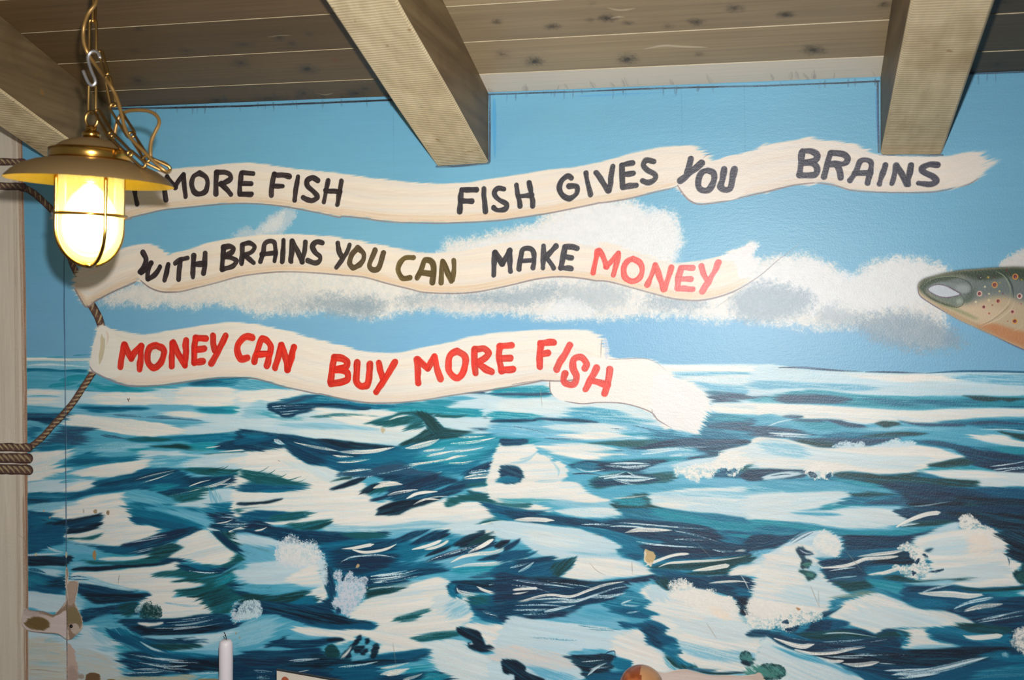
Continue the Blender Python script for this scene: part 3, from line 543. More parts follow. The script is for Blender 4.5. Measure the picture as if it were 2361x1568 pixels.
    P(d,'-60,850 300,850 560,860 700,800 730,900 720,950 880,1000 1080,1030 1050,1080 860,1110 600,1080 420,1040 150,960 -60,960',a=8,r=26,d=.18); P(k,'100,900 400,920 720,960 900,1010 1060,1030 900,1060 600,1040 300,960',a=10,r=40,d=.35); P(n,'420,1050 700,1060 1080,1050 1120,1095 860,1112 600,1085',a=4,r=40,d=.3); P(T,'300,850 500,790 560,810 540,870 400,880',a=-10,r=30,d=.5)
    F((214,220,226),'220,290 300,230 400,260 440,300 510,280 560,310 600,380 640,470 640,560 660,680 620,700 580,540 520,520 250,520 160,440 170,380',soft=40,g=26,amp=1.1); F(W,'230,340 420,310 560,380 600,500 400,500 240,460',soft=50,g=30,o=.5)
    F(w,'560,480 640,450 660,560 650,700 610,660 600,560',soft=20,g=16,th=.55)
    F((204,210,222),'710,620 720,570 780,555 800,590 790,640 840,580 880,560 910,620 1000,615 1050,625 1020,690 1020,760 960,850 930,930 850,985 760,930 700,880 720,820 760,780 730,720 760,660',soft=18,g=18,amp=1.0)
    F(d,'790,640 810,600 815,640 790,660',soft=5,g=10); F(d,'730,930 760,890 790,940 750,960',soft=8,g=10)
    P(W,'960,870 1100,800 1300,760 1500,660 1700,620 1790,680 1790,780 1850,810 1990,790 1960,830 1980,920 2000,990 1900,1060 1850,1120 1450,1200 1200,1200 900,1140 700,1110 860,1112 1100,1100 1080,1030 870,990',a=-10,r=24,d=.1)
    P(LW,'1640,800 1780,790 1900,830 1980,930 1800,1000 1650,900',a=-12,r=40,d=.25); P(l,'1780,830 1960,870 1990,930 1850,1000 1780,960',a=-30,r=40,d=.5)
    P(g,'1255,1010 1350,970 1580,915 1550,960 1450,1020 1330,1030',a=-14,r=30,d=.45)
    P(d,'1780,680 1850,650 2100,640 2420,640 2420,770 2150,770 2000,760 1850,770 1790,780',a=2,r=20,d=.2); P(T,'1775,690 1840,680 1830,760 1900,800 1990,790 1840,815 1790,780',a=40,r=16,d=.2); P(k,'1860,660 2100,650 2420,660 2420,740 2100,710',a=3,r=30,d=.25)
    L(W,48,'1850,700 1870,750 1960,775 2060,775',d=.4,tap=(.3,.5)); L(W,26,'2020,700 2120,745 2240,768 2420,775',d=.05,tap=(.1,.2)); L(W,16,'2260,750 2350,742 2420,735',d=.1); L(w,16,'2150,690 2420,650',d=.5)
    P(b,'1900,600 2050,570 2420,560 2420,640 2050,640 1850,650',a=-4,r=40,d=.4); P(v,'2000,630 2150,570 2420,520 2420,600 2200,620',a=-6,r=40,d=.45)
    P(n,'1960,830 2100,790 2420,770 2420,1050 2200,1045 2060,990 1990,930',a=3,r=20,d=.2); P(g,'1960,820 2060,790 2180,810 2100,880 2000,870',a=10,r=40,d=.45); P(V,'2040,900 2200,880 2420,890 2420,1000 2200,1000',a=3,r=40,d=.4); P(T,'2060,970 2200,1030 2420,1030 2420,1060 2200,1050',a=6,r=30,d=.3)
    L(W,34,'2180,840 2280,865 2420,850',d=.2,tap=(.3,.1)); L(w,18,'2080,930 2200,960 2420,970',d=.7); L(w,18,'2100,950 2250,985 2420,985',d=.8)
    P(W,'1450,1180 1850,1110 1950,1040 2200,1060 2420,1070 2420,1320 2200,1290 2080,1180 1900,1100',a=16,r=30,d=.12); P(LW,'1100,1290 1500,1220 1900,1200 2000,1300 2300,1380 2420,1500 2420,1640 1750,1640 1700,1500 1600,1370 1550,1290',a=10,r=40,d=.15)
    P(g,'1450,1185 1600,1140 1860,1115 1850,1160 1700,1190 1530,1215',a=-8,r=36,d=.35)
    P(k,'1855,1090 1900,1080 2000,1100 2070,1130 2090,1190 2110,1240 2150,1240 2205,1280 2140,1305 2040,1300 1960,1270 1950,1230 2000,1215 1930,1180 1870,1140',a=24,r=10,d=.05); F(w,'1965,1230 1990,1222 2010,1235 1980,1245',soft=6,g=8,o=.7)
    P(k,'2225,1340 2250,1290 2300,1310 2345,1310 2345,1350 2330,1380 2420,1400 2420,1480 2340,1460 2310,1430 2330,1400 2260,1390',a=30,r=8,d=.06,wob=8)
    P(b,'-60,1040 130,965 330,1020 480,1070 330,1090 420,1150 560,1180 300,1160 100,1250 -60,1290',a=-16,r=26,d=.2); P(l,'-60,1060 130,1000 220,1060 100,1200 -60,1260',a=-20,r=50,d=.35)
    P(W,'320,1090 480,1075 720,1110 1000,1110 1400,1180 1550,1270 1200,1320 1060,1320 1140,1240 1030,1180 950,1160 880,1220 720,1240 800,1190 650,1170 480,1160',a=6,r=26,d=.12); P(B,'370,1130 500,1160 680,1175 560,1190 430,1170',a=8,r=30,d=.35)
    P(d,'60,1270 180,1200 300,1150 250,1190 400,1200 560,1195 660,1180 790,1182 790,1205 700,1225 560,1270 380,1280 260,1270 150,1262',a=-4,r=26,d=.18); P(k,'660,1185 790,1182 795,1203 680,1215',a=-2,r=8,d=.05); P(b,'-60,1280 150,1280 300,1290 200,1330 -60,1330',r=40,d=.3)
    P(d,'-60,1330 200,1300 600,1270 640,1330 760,1370 900,1390 1060,1350 1300,1330 1500,1290 1590,1310 1540,1370 1300,1420 1130,1450 1180,1520 1500,1500 1700,1490 1720,1640 -60,1640',a=-5,r=36,d=.15)
    P(k,'600,1330 900,1390 1200,1360 1400,1340 1300,1390 1000,1450 700,1480 300,1440 100,1390',a=-5,r=60,d=.35); P(V,'-60,1350 250,1330 500,1350 300,1420 -60,1450',a=-3,r=50,d=.4); P(n,'700,1440 1000,1420 1150,1460 1100,1560 800,1560',a=-8,r=60,d=.4)
    P(n,'1120,1350 1300,1310 1560,1280 1540,1340 1300,1380',a=-8,r=40,d=.3); P(t,'1400,1470 1550,1430 1670,1425 1600,1450 1480,1500 1720,1500 1740,1640 1500,1640',a=-10,r=40,d=.3); P(d,'1350,1530 1540,1490 1600,1500 1500,1560 1400,1580',a=-10,r=30,d=.3)
    for pts in ('780,1360 860,1260 940,1170 965,1155 980,1175 950,1220 880,1300 880,1360','910,1260 1000,1250 1000,1270 960,1320 910,1320','1005,1230 1015,1190 1045,1185 1048,1215 1020,1245','960,1330 1000,1290 1040,1285 1030,1310 990,1345','1060,1330 1080,1250 1110,1228 1135,1250 1125,1320 1090,1370 1055,1350','640,1280 700,1240 760,1290 770,1350 650,1360'): P(G if pts[0]=='6' else k,pts,r=5,d=.12,wob=10)
    P(B,'870,1385 930,1340 1000,1340 1050,1350 1000,1375 900,1392',a=-10,r=10,d=.2); P(W,'790,1350 850,1290 880,1250 860,1310 800,1370',a=-50,r=10,d=.3)
    for q,wd in (('1140,1460 1280,1440 1410,1405',22),('1150,1515 1280,1490 1420,1460',40),('1200,1520 1300,1505 1390,1480',30),('1350,1560 1450,1540 1540,1505',26),('370,1498 430,1485 490,1475',10)): L(W,wd,q,d=.35)
    for q in ('-20,1480 150,1490','10,1550 200,1540','-20,1520 100,1525','760,1450 1000,1420 1150,1390','300,1390 600,1370'): L(w,22,q,d=.8,o=.8)
    F(w,'-40,850 20,830 50,880 60,940 20,990 -40,1000',soft=16,g=16)
def sea_midright(p):
    P, L, F = p.P, p.L, p.F
    p.tile(1180, 790)
    P(w,'-60,380 400,340 700,150 1400,200 2450,225 2450,560 1800,560 1700,830 900,900 400,880 -60,800',a=2,r=30,d=.12)
    P(B,'1480,280 1800,270 2420,250 2420,460 1900,470 1800,420 1650,380',a=3,r=60,d=.4); P(W,'1400,215 1800,208 2420,225 2420,270 1700,262 1450,260',a=1,r=30,d=.15); P(LW,'1500,330 1900,300 2420,310 2420,400 1900,380',a=2,r=60,d=.3)
    P(t,'-60,420 200,400 350,400 360,490 150,510 -60,500',a=-3,r=40,d=.3); P(v,'-60,470 150,465 360,462 360,485 150,490 -60,490',a=0,r=30,d=.2)
    P(v,'1780,448 1950,455 2200,480 2400,500 2250,515 2000,545 1840,550 1820,480',a=4,r=50,d=.35); P(t,'1780,450 1900,450 2000,470 1840,470',a=3,r=30,d=.4,o=.6)
    P(W,'1840,560 2100,560 2420,570 2420,660 2100,660 1860,640',a=1,r=30,d=.15)
    P(T,'1790,680 1950,660 2150,690 2420,680 2420,860 2000,880 1700,880 1600,870 1750,800',a=3,r=40,d=.25); P(v,'1780,770 1950,735 2420,750 2420,830 2100,810 1850,790',a=2,r=40,d=.3)
    P(t,'1830,690 2000,660 2200,690 2100,720 1900,720',a=3,r=40,d=.35)
    P(LW,'-60,540 400,530 1000,560 1250,650 1300,700 900,690 400,660 -60,640',a=3,r=50,d=.2); P(b,'600,600 900,610 1100,690 1250,720 1000,760 700,730 500,700',a=4,r=60,d=.4)
    P(t,'-60,640 150,655 300,690 250,740 -60,740',a=4,r=36,d=.25)
    P(d,'-60,715 150,708 290,692 480,702 640,708 780,730 790,742 700,742 560,738 400,722 250,712 150,735 -60,735',a=2,r=10,d=.12)
    P(B,'-60,750 300,730 700,745 1100,740 1500,800 1700,860 1600,930 1200,870 900,900 400,880 -60,860',a=4,r=50,d=.3); P(LW,'280,780 600,750 900,750 1100,790 900,830 600,820',a=3,r=60,d=.2)
    P(W,'450,860 700,820 900,830 1050,860 900,890 640,890',a=2,r=60,d=.15); P(t,'1000,840 1150,832 1280,842 1150,856',a=0,r=40,d=.4)
    for q in ('10,770 200,800 400,850','900,790 1100,800 1300,830','1000,730 1250,790 1500,860','300,880 500,890 700,890'): L(v,14,q,d=.8,o=.7)
    P(T,'1280,820 1500,800 1640,870 1900,860 2100,880 1700,930 1400,920 1250,880',a=4,r=60,d=.4)
    P(g,'700,935 850,912 1100,900 1400,905 1500,960 1300,980 1100,970 900,950',a=3,r=40,d=.25)
    P(d,'1420,900 1600,885 1850,885 2080,890 2240,905 2150,960 1950,1000 1900,1045 1700,1070 1520,1100 1700,1040 1750,1000 1500,960 1200,1000 1050,1000 950,985 1200,960',a=-4,r=36,d=.3); P(v,'1500,900 1800,895 2100,900 2000,970 1750,960 1550,940',a=-3,r=50,d=.35)
    P(B,'1000,980 1300,990 1600,1000 1750,1030 1500,1080 1200,1090 1000,1060',a=-2,r=50,d=.35)
    for q in ('1200,1025 1400,1000 1600,965 1800,962','1250,990 1500,980 1720,1000','1180,1000 1400,985 1560,960','1450,1040 1600,1030 1740,1030'): L(w,26,q,d=.6)
    P(W,'250,960 500,930 800,940 950,980 800,1000 500,1010 300,990',a=4,r=50,d=.2); P(W,'320,1010 600,1000 900,1020 1060,1025 850,1060 700,1080 500,1050',a=5,r=40,d=.1)
    P(b,'250,1000 350,1030 500,1080 600,1120 530,1280 420,1250 480,1120 380,1080',a=20,r=30,d=.2)
    P(t,'550,1090 800,1090 1100,1070 1400,1060 1600,1055 1500,1100 1300,1130 900,1130 600,1120',a=-3,r=40,d=.3)
    P(d,'540,1130 700,1090 900,1100 1200,1080 1450,1090 1300,1150 1200,1200 1000,1180 860,1190 700,1180',a=-4,r=36,d=.28); P(T,'540,1135 650,1110 800,1120 760,1190 640,1180',a=4,r=30,d=.3)
    for q in ('850,1130 1050,1140 1280,1130','900,1115 1100,1110 1280,1118','1000,1150 1150,1150 1250,1140'): L(w,24,q,d=.6)
    L(w,16,'590,1155 700,1185 860,1168',d=.4); L(d,14,'555,1210 700,1205 830,1220',d=.3)
    P(B,'1180,1190 1400,1110 1700,1080 1850,1070 1700,1130 1500,1150 1480,1200 1300,1205',a=-8,r=36,d=.2)
    P(g,'700,1320 720,1270 850,1220 1050,1190 1250,1210 1490,1190 1500,1260 1520,1290 1300,1300 1100,1310 900,1330 760,1350',a=-4,r=30,d=.25); P(d,'720,1290 900,1240 1050,1200 1300,1230 1300,1290 1000,1310 800,1335',a=-4,r=40,d=.4)
    for q in ('790,1235 950,1215 1055,1185','1050,1185 1150,1230 1280,1240','900,1240 1050,1290 1150,1310','850,1250 1000,1230 1300,1250','970,1260 1150,1270 1340,1245'): L(w,24,q,d=.5)
    P(W,'-60,960 80,945 180,940 240,970 250,1020 360,1060 380,1105 430,1090 490,1130 520,1190 510,1240 440,1280 600,1275 650,1320 720,1380 900,1430 800,1480 400,1460 -60,1440',a=-4,r=14,d=.08)
    for q in ('-20,1110 100,1100 190,1060','60,1080 160,1060 230,1010','380,1110 430,1180 420,1240','200,1280 400,1270 500,1240','260,1000 350,1060 380,1100'): L(l,26,q,d=.5,o=.6)
    P(d,'-60,1140 40,1145 90,1180 108,1240 60,1290 -60,1290',a=20,r=12,d=.15); P(T,'-60,1230 50,1240 60,1280 -60,1290',a=-10,r=14,d=.2)
    P(d,'-60,888 60,893 115,888 122,915 80,940 20,945 -60,945',a=0,r=6,d=.05)
    P(w,'1480,1150 1500,1120 1750,1070 1900,1050 2000,990 2150,950 2300,940 2450,930 2450,1180 2200,1180 2000,1160',a=-8,r=24,d=.12); P(W,'1900,1040 2100,960 2450,1000 2450,1140 2200,1130 2000,1100',a=-4,r=30,d=.1)
    P(n,'1850,1200 2050,1195 2420,1185 2420,1255 2200,1250 1900,1245',a=1,r=26,d=.25); P(g,'2060,1190 2180,1130 2260,1120 2200,1165 2450,1170 2420,1190 2200,1200',a=-8,r=30,d=.35)
    P(B,'1500,1260 1900,1250 2200,1260 2450,1270 2450,1320 2000,1340 1700,1330 1500,1330',a=0,r=40,d=.2)
    F(W,'1490,1180 1500,1150 1600,1150 1700,1120 1850,1100 1900,1050 1930,1000 2000,1050 2100,1090 2160,1130 2100,1180 2060,1230 2000,1230 1950,1180 1880,1190 1840,1260 1790,1250 1750,1230 1730,1300 1690,1280 1620,1260 1560,1200 1520,1240',soft=20,g=16,amp=1.1)
    F(n,'1900,1180 1950,1150 2000,1175 2060,1150 2080,1190 2000,1215',soft=10,g=11,amp=1.3,th=.62)
    P(b,'520,1270 700,1260 720,1330 900,1370 1300,1310 1600,1300 1900,1330 1800,1400 1300,1390 900,1440 720,1390 640,1310',a=4,r=40,d=.2); P(LW,'1250,1400 1600,1350 2000,1340 2450,1330 2450,1600 2000,1580 1500,1520 1260,1490',a=4,r=40,d=.2)
    P(l,'1300,1390 1800,1370 2450,1400 2450,1450 1900,1430',a=2,r=60,d=.4); P(W,'1260,1490 1500,1460 1900,1500 2450,1530 2450,1640 1900,1590 1500,1540',a=5,r=50,d=.2)
    P(l,'400,1440 700,1480 950,1470 920,1560 600,1530 350,1490',a=2,r=50,d=.3); P(t,'-60,1440 200,1435 390,1450 200,1475 -60,1480',a=1,r=40,d=.4,o=.7)
    P(G,'920,1520 1000,1440 1100,1410 1250,1395 1260,1480 1290,1500 1400,1530 1600,1570 1700,1640 1200,1640 1000,1580',a=8,r=26,d=.3); P(t,'1000,1450 1200,1430 1260,1480 1200,1510 1000,1500',a=-4,r=40,d=.4)
    L(W,16,'900,1438 1080,1425 1250,1405',d=.3); L(W,18,'1130,1550 1180,1540 1228,1528',d=.2)
    P(n,'-60,1540 150,1550 335,1555 200,1580 -60,1580',a=2,r=24,d=.2)

    p.tile(1180, 1176)
    P(T,'-60,20 300,20 500,60 700,80 1000,60 960,-10 1300,-20 1700,20 2450,80 2450,480 2200,520 1700,640 1300,620 1250,560 1200,440 950,340 1000,270 700,190 400,150 -60,90',a=6,r=30,d=.2)
    P(t,'1250,-20 1600,30 1900,100 2450,150 2450,260 2100,220 1700,140 1400,90',a=7,r=60,d=.3); P(w,'1650,-20 2450,-40 2450,85 2100,60',a=4,r=50,d=.2); P(LW,'420,0 900,-20 960,10 1000,50 850,70 600,60',a=3,r=30,d=.2)
    P(d,'-60,10 200,15 330,20 200,40 450,60 700,90 850,110 1050,80 1300,100 1700,130 1900,200 1900,280 2200,320 2400,290 2400,420 2100,420 1800,450 1400,460 1200,400 1150,340 1400,290 1200,270 1000,210 850,170 620,160 400,130 100,110',a=6,r=30,d=.25)
    P(V,'880,110 1200,100 1600,140 1900,190 1850,300 1500,290 1250,250 1050,210',a=6,r=50,d=.35); P(V,'1200,320 1500,330 1900,350 2200,330 2100,400 1700,440 1400,420',a=2,r=50,d=.35); P(n,'1950,200 2200,210 2450,240 2450,330 2200,310',a=6,r=50,d=.3); P(t,'1960,220 2100,220 2450,240 2450,255 2200,265',a=4,r=30,d=.3)
    P(T,'640,150 800,190 1000,220 1200,280 1150,320 960,300 850,240 700,200',a=14,r=26,d=.2); P(d,'690,235 800,225 850,240 760,250',a=0,r=20,d=.3); P(T,'910,340 1100,320 1230,380 1200,450 1140,470 1000,420',a=12,r=26,d=.2); P(n,'1040,410 1140,400 1200,430 1130,465',a=4,r=20,d=.2)
    P(w,'-60,110 120,115 400,150 620,170 700,200 850,250 960,310 1000,340 950,380 1000,440 1140,470 1240,520 1290,590 1100,610 900,630 700,660 420,610 500,540 570,440 420,460 200,380 80,280 -60,230',a=5,r=20,d=.1); P(W,'250,480 700,440 1050,470 1240,540 1250,590 900,620 650,640 460,610',a=5,r=40,d=.12); P(LW,'80,200 400,190 700,260 600,340 300,340',a=8,r=60,d=.25); P(l,'500,380 800,400 1000,390 900,430 600,410',a=3,r=50,d=.4)
    L(W,40,'-20,95 100,88 200,85 390,95',d=.1,tap=(.4,.2)); L(W,42,'1020,212 1150,180 1280,180 1480,185',d=.2,tap=(.3,.4))
    for q in ('950,110 1200,130 1600,160 1870,182','1150,290 1300,315 1600,335 1840,345','900,150 1100,150 1300,170','1500,190 1700,230 1900,290','640,130 800,130 950,140','1500,270 1700,270 1830,285','1850,360 1950,380 2060,380'): L(w,18,q,d=.65)
    L(W,30,'2050,380 2180,365 2320,330',d=.25,tap=(.4,.1)); L(W,26,'1222,516 1330,470 1450,425 1550,405 1630,405',d=.02,tap=(.25,.08)); L(W,24,'1355,525 1450,490 1600,478 1900,460 2160,425',d=.15,tap=(.15,.5)); L(W,42,'1660,560 1780,545 1900,525 2010,505',d=.1,tap=(.5,.1))
    P(G,'1280,540 1400,500 1700,480 2200,410 2420,400 2060,520 2010,590 1800,610 1550,600 1700,560',a=-8,r=36,d=.3); P(n,'1290,550 1500,560 1650,600 1900,610 1800,640 1450,630',a=4,r=36,d=.3)
    L(W,24,'1355,525 1450,490 1600,478 1900,460 2160,425',d=.15,tap=(.15,.5)); L(W,42,'1660,560 1780,545 1900,525 2010,505',d=.1,tap=(.5,.1)); L(w,16,'1780,610 1900,605 1980,598',d=.3)
    P(d,'1300,620 1500,610 1750,620 2000,590 2150,610 2250,650 2350,680 2280,720 2230,780 2220,850 2300,950 2320,990 2180,980 2090,960 2070,860 2000,800 1900,760 1750,740 1600,700 1450,750 1380,740',a=10,r=24,d=.18); P(T,'2050,720 2200,740 2240,780 2080,790',a=0,r=36,d=.4); P(k,'2080,820 2220,830 2290,940 2200,970 2100,950',a=30,r=24,d=.3); P(G,'1300,640 1450,640 1440,740 1350,720',a=50,r=30,d=.3)
    L(W,24,'1810,675 1950,662 2100,655 2190,668',d=.15); L(W,10,'2110,600 2150,660 2190,750',d=.2)
    P(W,'2010,590 2070,520 2200,500 2450,440 2450,600 2340,650 2200,610',a=-14,r=20,d=.1)
    P(d,'-60,340 20,290 75,265 70,295 20,340 -60,390',a=-30,r=10,d=.1); P(n,'-60,400 80,370 160,375 120,410 215,385 130,440 -60,480',a=-20,r=26,d=.25)
    P(n,'-60,500 100,460 330,430 420,460 580,440 530,540 420,620 300,640 100,620 -60,600',a=-14,r=26,d=.2); P(G,'380,500 580,440 540,530 420,620 380,600',a=-45,r=24,d=.3); P(d,'20,470 200,450 340,430 400,470 200,500 60,560',a=-10,r=36,d=.35); L(w,26,'60,570 150,520 210,470',d=.4); L(w,20,'-20,530 80,505 180,480',d=.6)
    P(V,'-60,600 200,620 400,615 700,660 1000,640 1300,600 1300,650 1100,700 1050,750 900,840 640,880 560,970 200,1010 -60,1010',a=-6,r=26,d=.25); P(k,'150,620 420,620 700,665 1000,650 900,690 700,720 400,690',a=-2,r=40,d=.3); P(d,'300,760 700,690 1000,670 1000,780 700,870 400,930 -60,990 -60,900',a=-10,r=40,d=.4)
    L(W,26,'-20,860 100,840 250,795 370,780 540,795 700,740 850,690 1040,658',d=.25,tap=(.1,.2)); L(w,24,'220,850 450,845 600,840 800,770 950,720 1100,700',d=.45); L(w,22,'150,830 400,815 600,825 800,770',d=.5); L(w,22,'300,935 450,905 600,870',d=.3); L(W,22,'0,735 120,725 240,718',d=.05,tap=(.2,.05)); L(W,16,'0,772 80,765 150,750',d=.2); L(w,22,'0,640 200,665 400,690 600,720',d=.6); L(w,16,'850,815 950,790 1080,755',d=.4); L(w,26,'700,800 900,790 1080,750',d=.5)
    for q in ('20,880 250,870 500,890','0,920 200,920 420,910','100,960 300,950 500,930','300,650 600,690 750,720','0,690 200,720 350,760'): L(w,20,q,d=.82,o=.8)
    P(B,'400,1010 560,960 700,890 880,870 1000,900 1040,960 1050,1060 1000,1110 850,1080 600,1040',a=6,r=36,d=.15); P(b,'560,960 800,920 1000,960 1040,1010 800,1000',a=8,r=50,d=.3)
    P(T,'850,850 1000,790 1105,740 1200,790 1300,860 1240,890 1350,940 1280,1000 1060,980 950,940 870,900',a=6,r=26,d=.25); P(n,'880,920 1100,900 1200,940 1260,990 1100,990',a=4,r=40,d=.4)
    for q in ('1000,865 1080,835 1110,825','1000,870 1100,880 1190,882','1050,950 1120,940 1180,930'): L(w,16,q,d=.4)
    P(b,'1050,700 1200,660 1310,640 1350,700 1450,750 1300,760 1180,740',a=20,r=24,d=.2)
    P(W,'1180,740 1320,690 1440,755 1500,760 1700,720 1900,780 2050,830 2090,960 2170,985 2270,1000 2300,1110 2450,1110 2450,1540 2200,1520 1900,1500 1700,1450 1650,1420 1500,1340 1560,1290 1520,1240 1500,1180 1380,1140 1440,1090 1280,1010 1350,960 1230,900 1290,860',a=8,r=22,d=.1)
    P(w,'1240,720 1330,700 1450,800 1300,830',a=40,r=30,d=.3); P(l,'1500,1200 1900,1280 2300,1330 2450,1420 2200,1420 1800,1380 1560,1300',a=12,r=60,d=.4); P(LW,'1500,1050 2000,1010 2300,1120 2450,1200 2000,1200 1700,1150',a=10,r=60,d=.25); P(b,'2100,980 2270,1010 2290,1120 2380,1140 2200,1080',a=14,r=30,d=.4,o=.6)
    F(W,'1440,750 1460,670 1550,635 1640,660 1720,740 1850,725 1920,800 2030,800 2080,870 2090,960 2000,1000 1800,950 1600,850 1500,800',soft=26,g=20,amp=1.1); F((244,224,200),'1800,900 1900,890 2000,960 2030,1020 1920,1000',soft=30,g=20,o=.6)
    F(W,'2230,760 2300,720 2450,680 2450,1000 2330,1000 2270,930 2220,830',soft=24,g=18,amp=1.1); F(d,'2210,830 2260,800 2290,850 2260,880 2300,920 2330,900 2340,970 2280,960 2240,900',soft=14,g=12,amp=1.2,th=.55)
    P(w,'-60,1030 200,1010 500,1040 850,1080 1000,1110 1190,1100 1250,1200 1300,1250 1450,1330 1450,1400 1530,1450 1500,1500 1100,1480 900,1300 540,1310 600,1420 700,1560 -60,1640',a=5,r=24,d=.12); P(W,'900,1240 1000,1140 1190,1105 1240,1210 1300,1260 1400,1350 1500,1460 1400,1500 1150,1460 1100,1390 960,1340',a=14,r=30,d=.1); P((232,214,204),'-60,1260 300,1290 540,1370 600,1460 300,1460 -60,1380',a=12,r=50,d=.3,o=.8); P(B,'120,1430 300,1460 550,1520 620,1600 300,1560',a=14,r=50,d=.4)
    for q in ('600,1060 800,1090 1000,1100','650,1100 850,1110 950,1115','150,1170 400,1190 600,1200'): L(T,16,q,d=.8,o=.7)
    P(n,'1000,1030 1150,1050 1290,1020 1440,1090 1370,1140 1510,1190 1520,1290 1580,1290 1530,1340 1420,1310 1300,1250 1250,1240 1240,1170 1180,1090 1080,1090 1020,1080',a=12,r=20,d=.18); P(d,'1190,1090 1300,1060 1400,1130 1350,1180 1400,1250 1300,1245 1260,1180',a=20,r=30,d=.3)
    P(T,'1400,1330 1420,1240 1530,1230 1530,1310 1580,1280 1500,1340',a=8,r=20,d=.35); P(G,'1435,1350 1500,1370 1560,1420 1700,1430 1600,1480 1530,1450 1470,1420',a=34,r=20,d=.2); P(T,'1430,1320 1530,1350 1600,1400 1680,1430 1560,1430 1480,1370',a=34,r=20,d=.3); P(b,'1380,1330 1470,1430 1540,1480 1450,1460',a=40,r=20,d=.4)
    P(v,'1620,1460 1800,1470 1910,1475 1850,1500 2180,1495 1950,1525 1750,1500',a=2,r=26,d=.3); L(G,18,'1700,1485 1900,1508 2180,1496',d=.2)
    P(k,'470,1348 540,1350 620,1330 750,1325 900,1325 960,1360 930,1395 950,1440 900,1500 880,1640 700,1560 640,1490 590,1430 540,1380',a=4,r=18,d=.2); P(T,'940,1380 960,1355 1100,1390 1110,1430 1090,1480 950,1460',a=6,r=12,d=.15); P(n,'700,1540 850,1500 1000,1490 1090,1460 1000,1640 680,1640',a=-4,r=26,d=.3); P(B,'540,1320 660,1320 660,1270 740,1300 820,1320 940,1300 945,1330 820,1325 600,1335',a=2,r=8,d=.3,sharp=True); L(d,8,'860,1325 900,1305 945,1300 950,1335 965,1360',d=.1)
    L(w,24,'690,1530 780,1450 880,1405',d=.4); L(w,14,'620,1400 750,1390 850,1380',d=.7); L(w,14,'700,1470 850,1450 920,1440',d=.7)
    P(k,'-60,1390 20,1385 80,1410 130,1450 120,1480 180,1510 300,1560 300,1640 40,1640 20,1520 -60,1500',a=30,r=8,d=.08,wob=8)
    F(G,'2100,1350 2130,1305 2190,1310 2220,1360 2260,1380 2260,1450 2265,1500 2240,1520 2215,1490 2230,1440 2190,1440 2140,1420 2120,1390',soft=12,g=14,amp=.8); P(k,'2115,1395 2160,1390 2210,1420 2200,1442 2150,1430 2125,1420',a=20,r=8,d=.2); P((60,130,125),'2110,1340 2180,1320 2220,1370 2180,1390 2120,1380',a=20,r=14,d=.5)
    F(G,'2280,1500 2310,1440 2400,1420 2460,1440 2460,1560 2340,1560',soft=12,g=14)
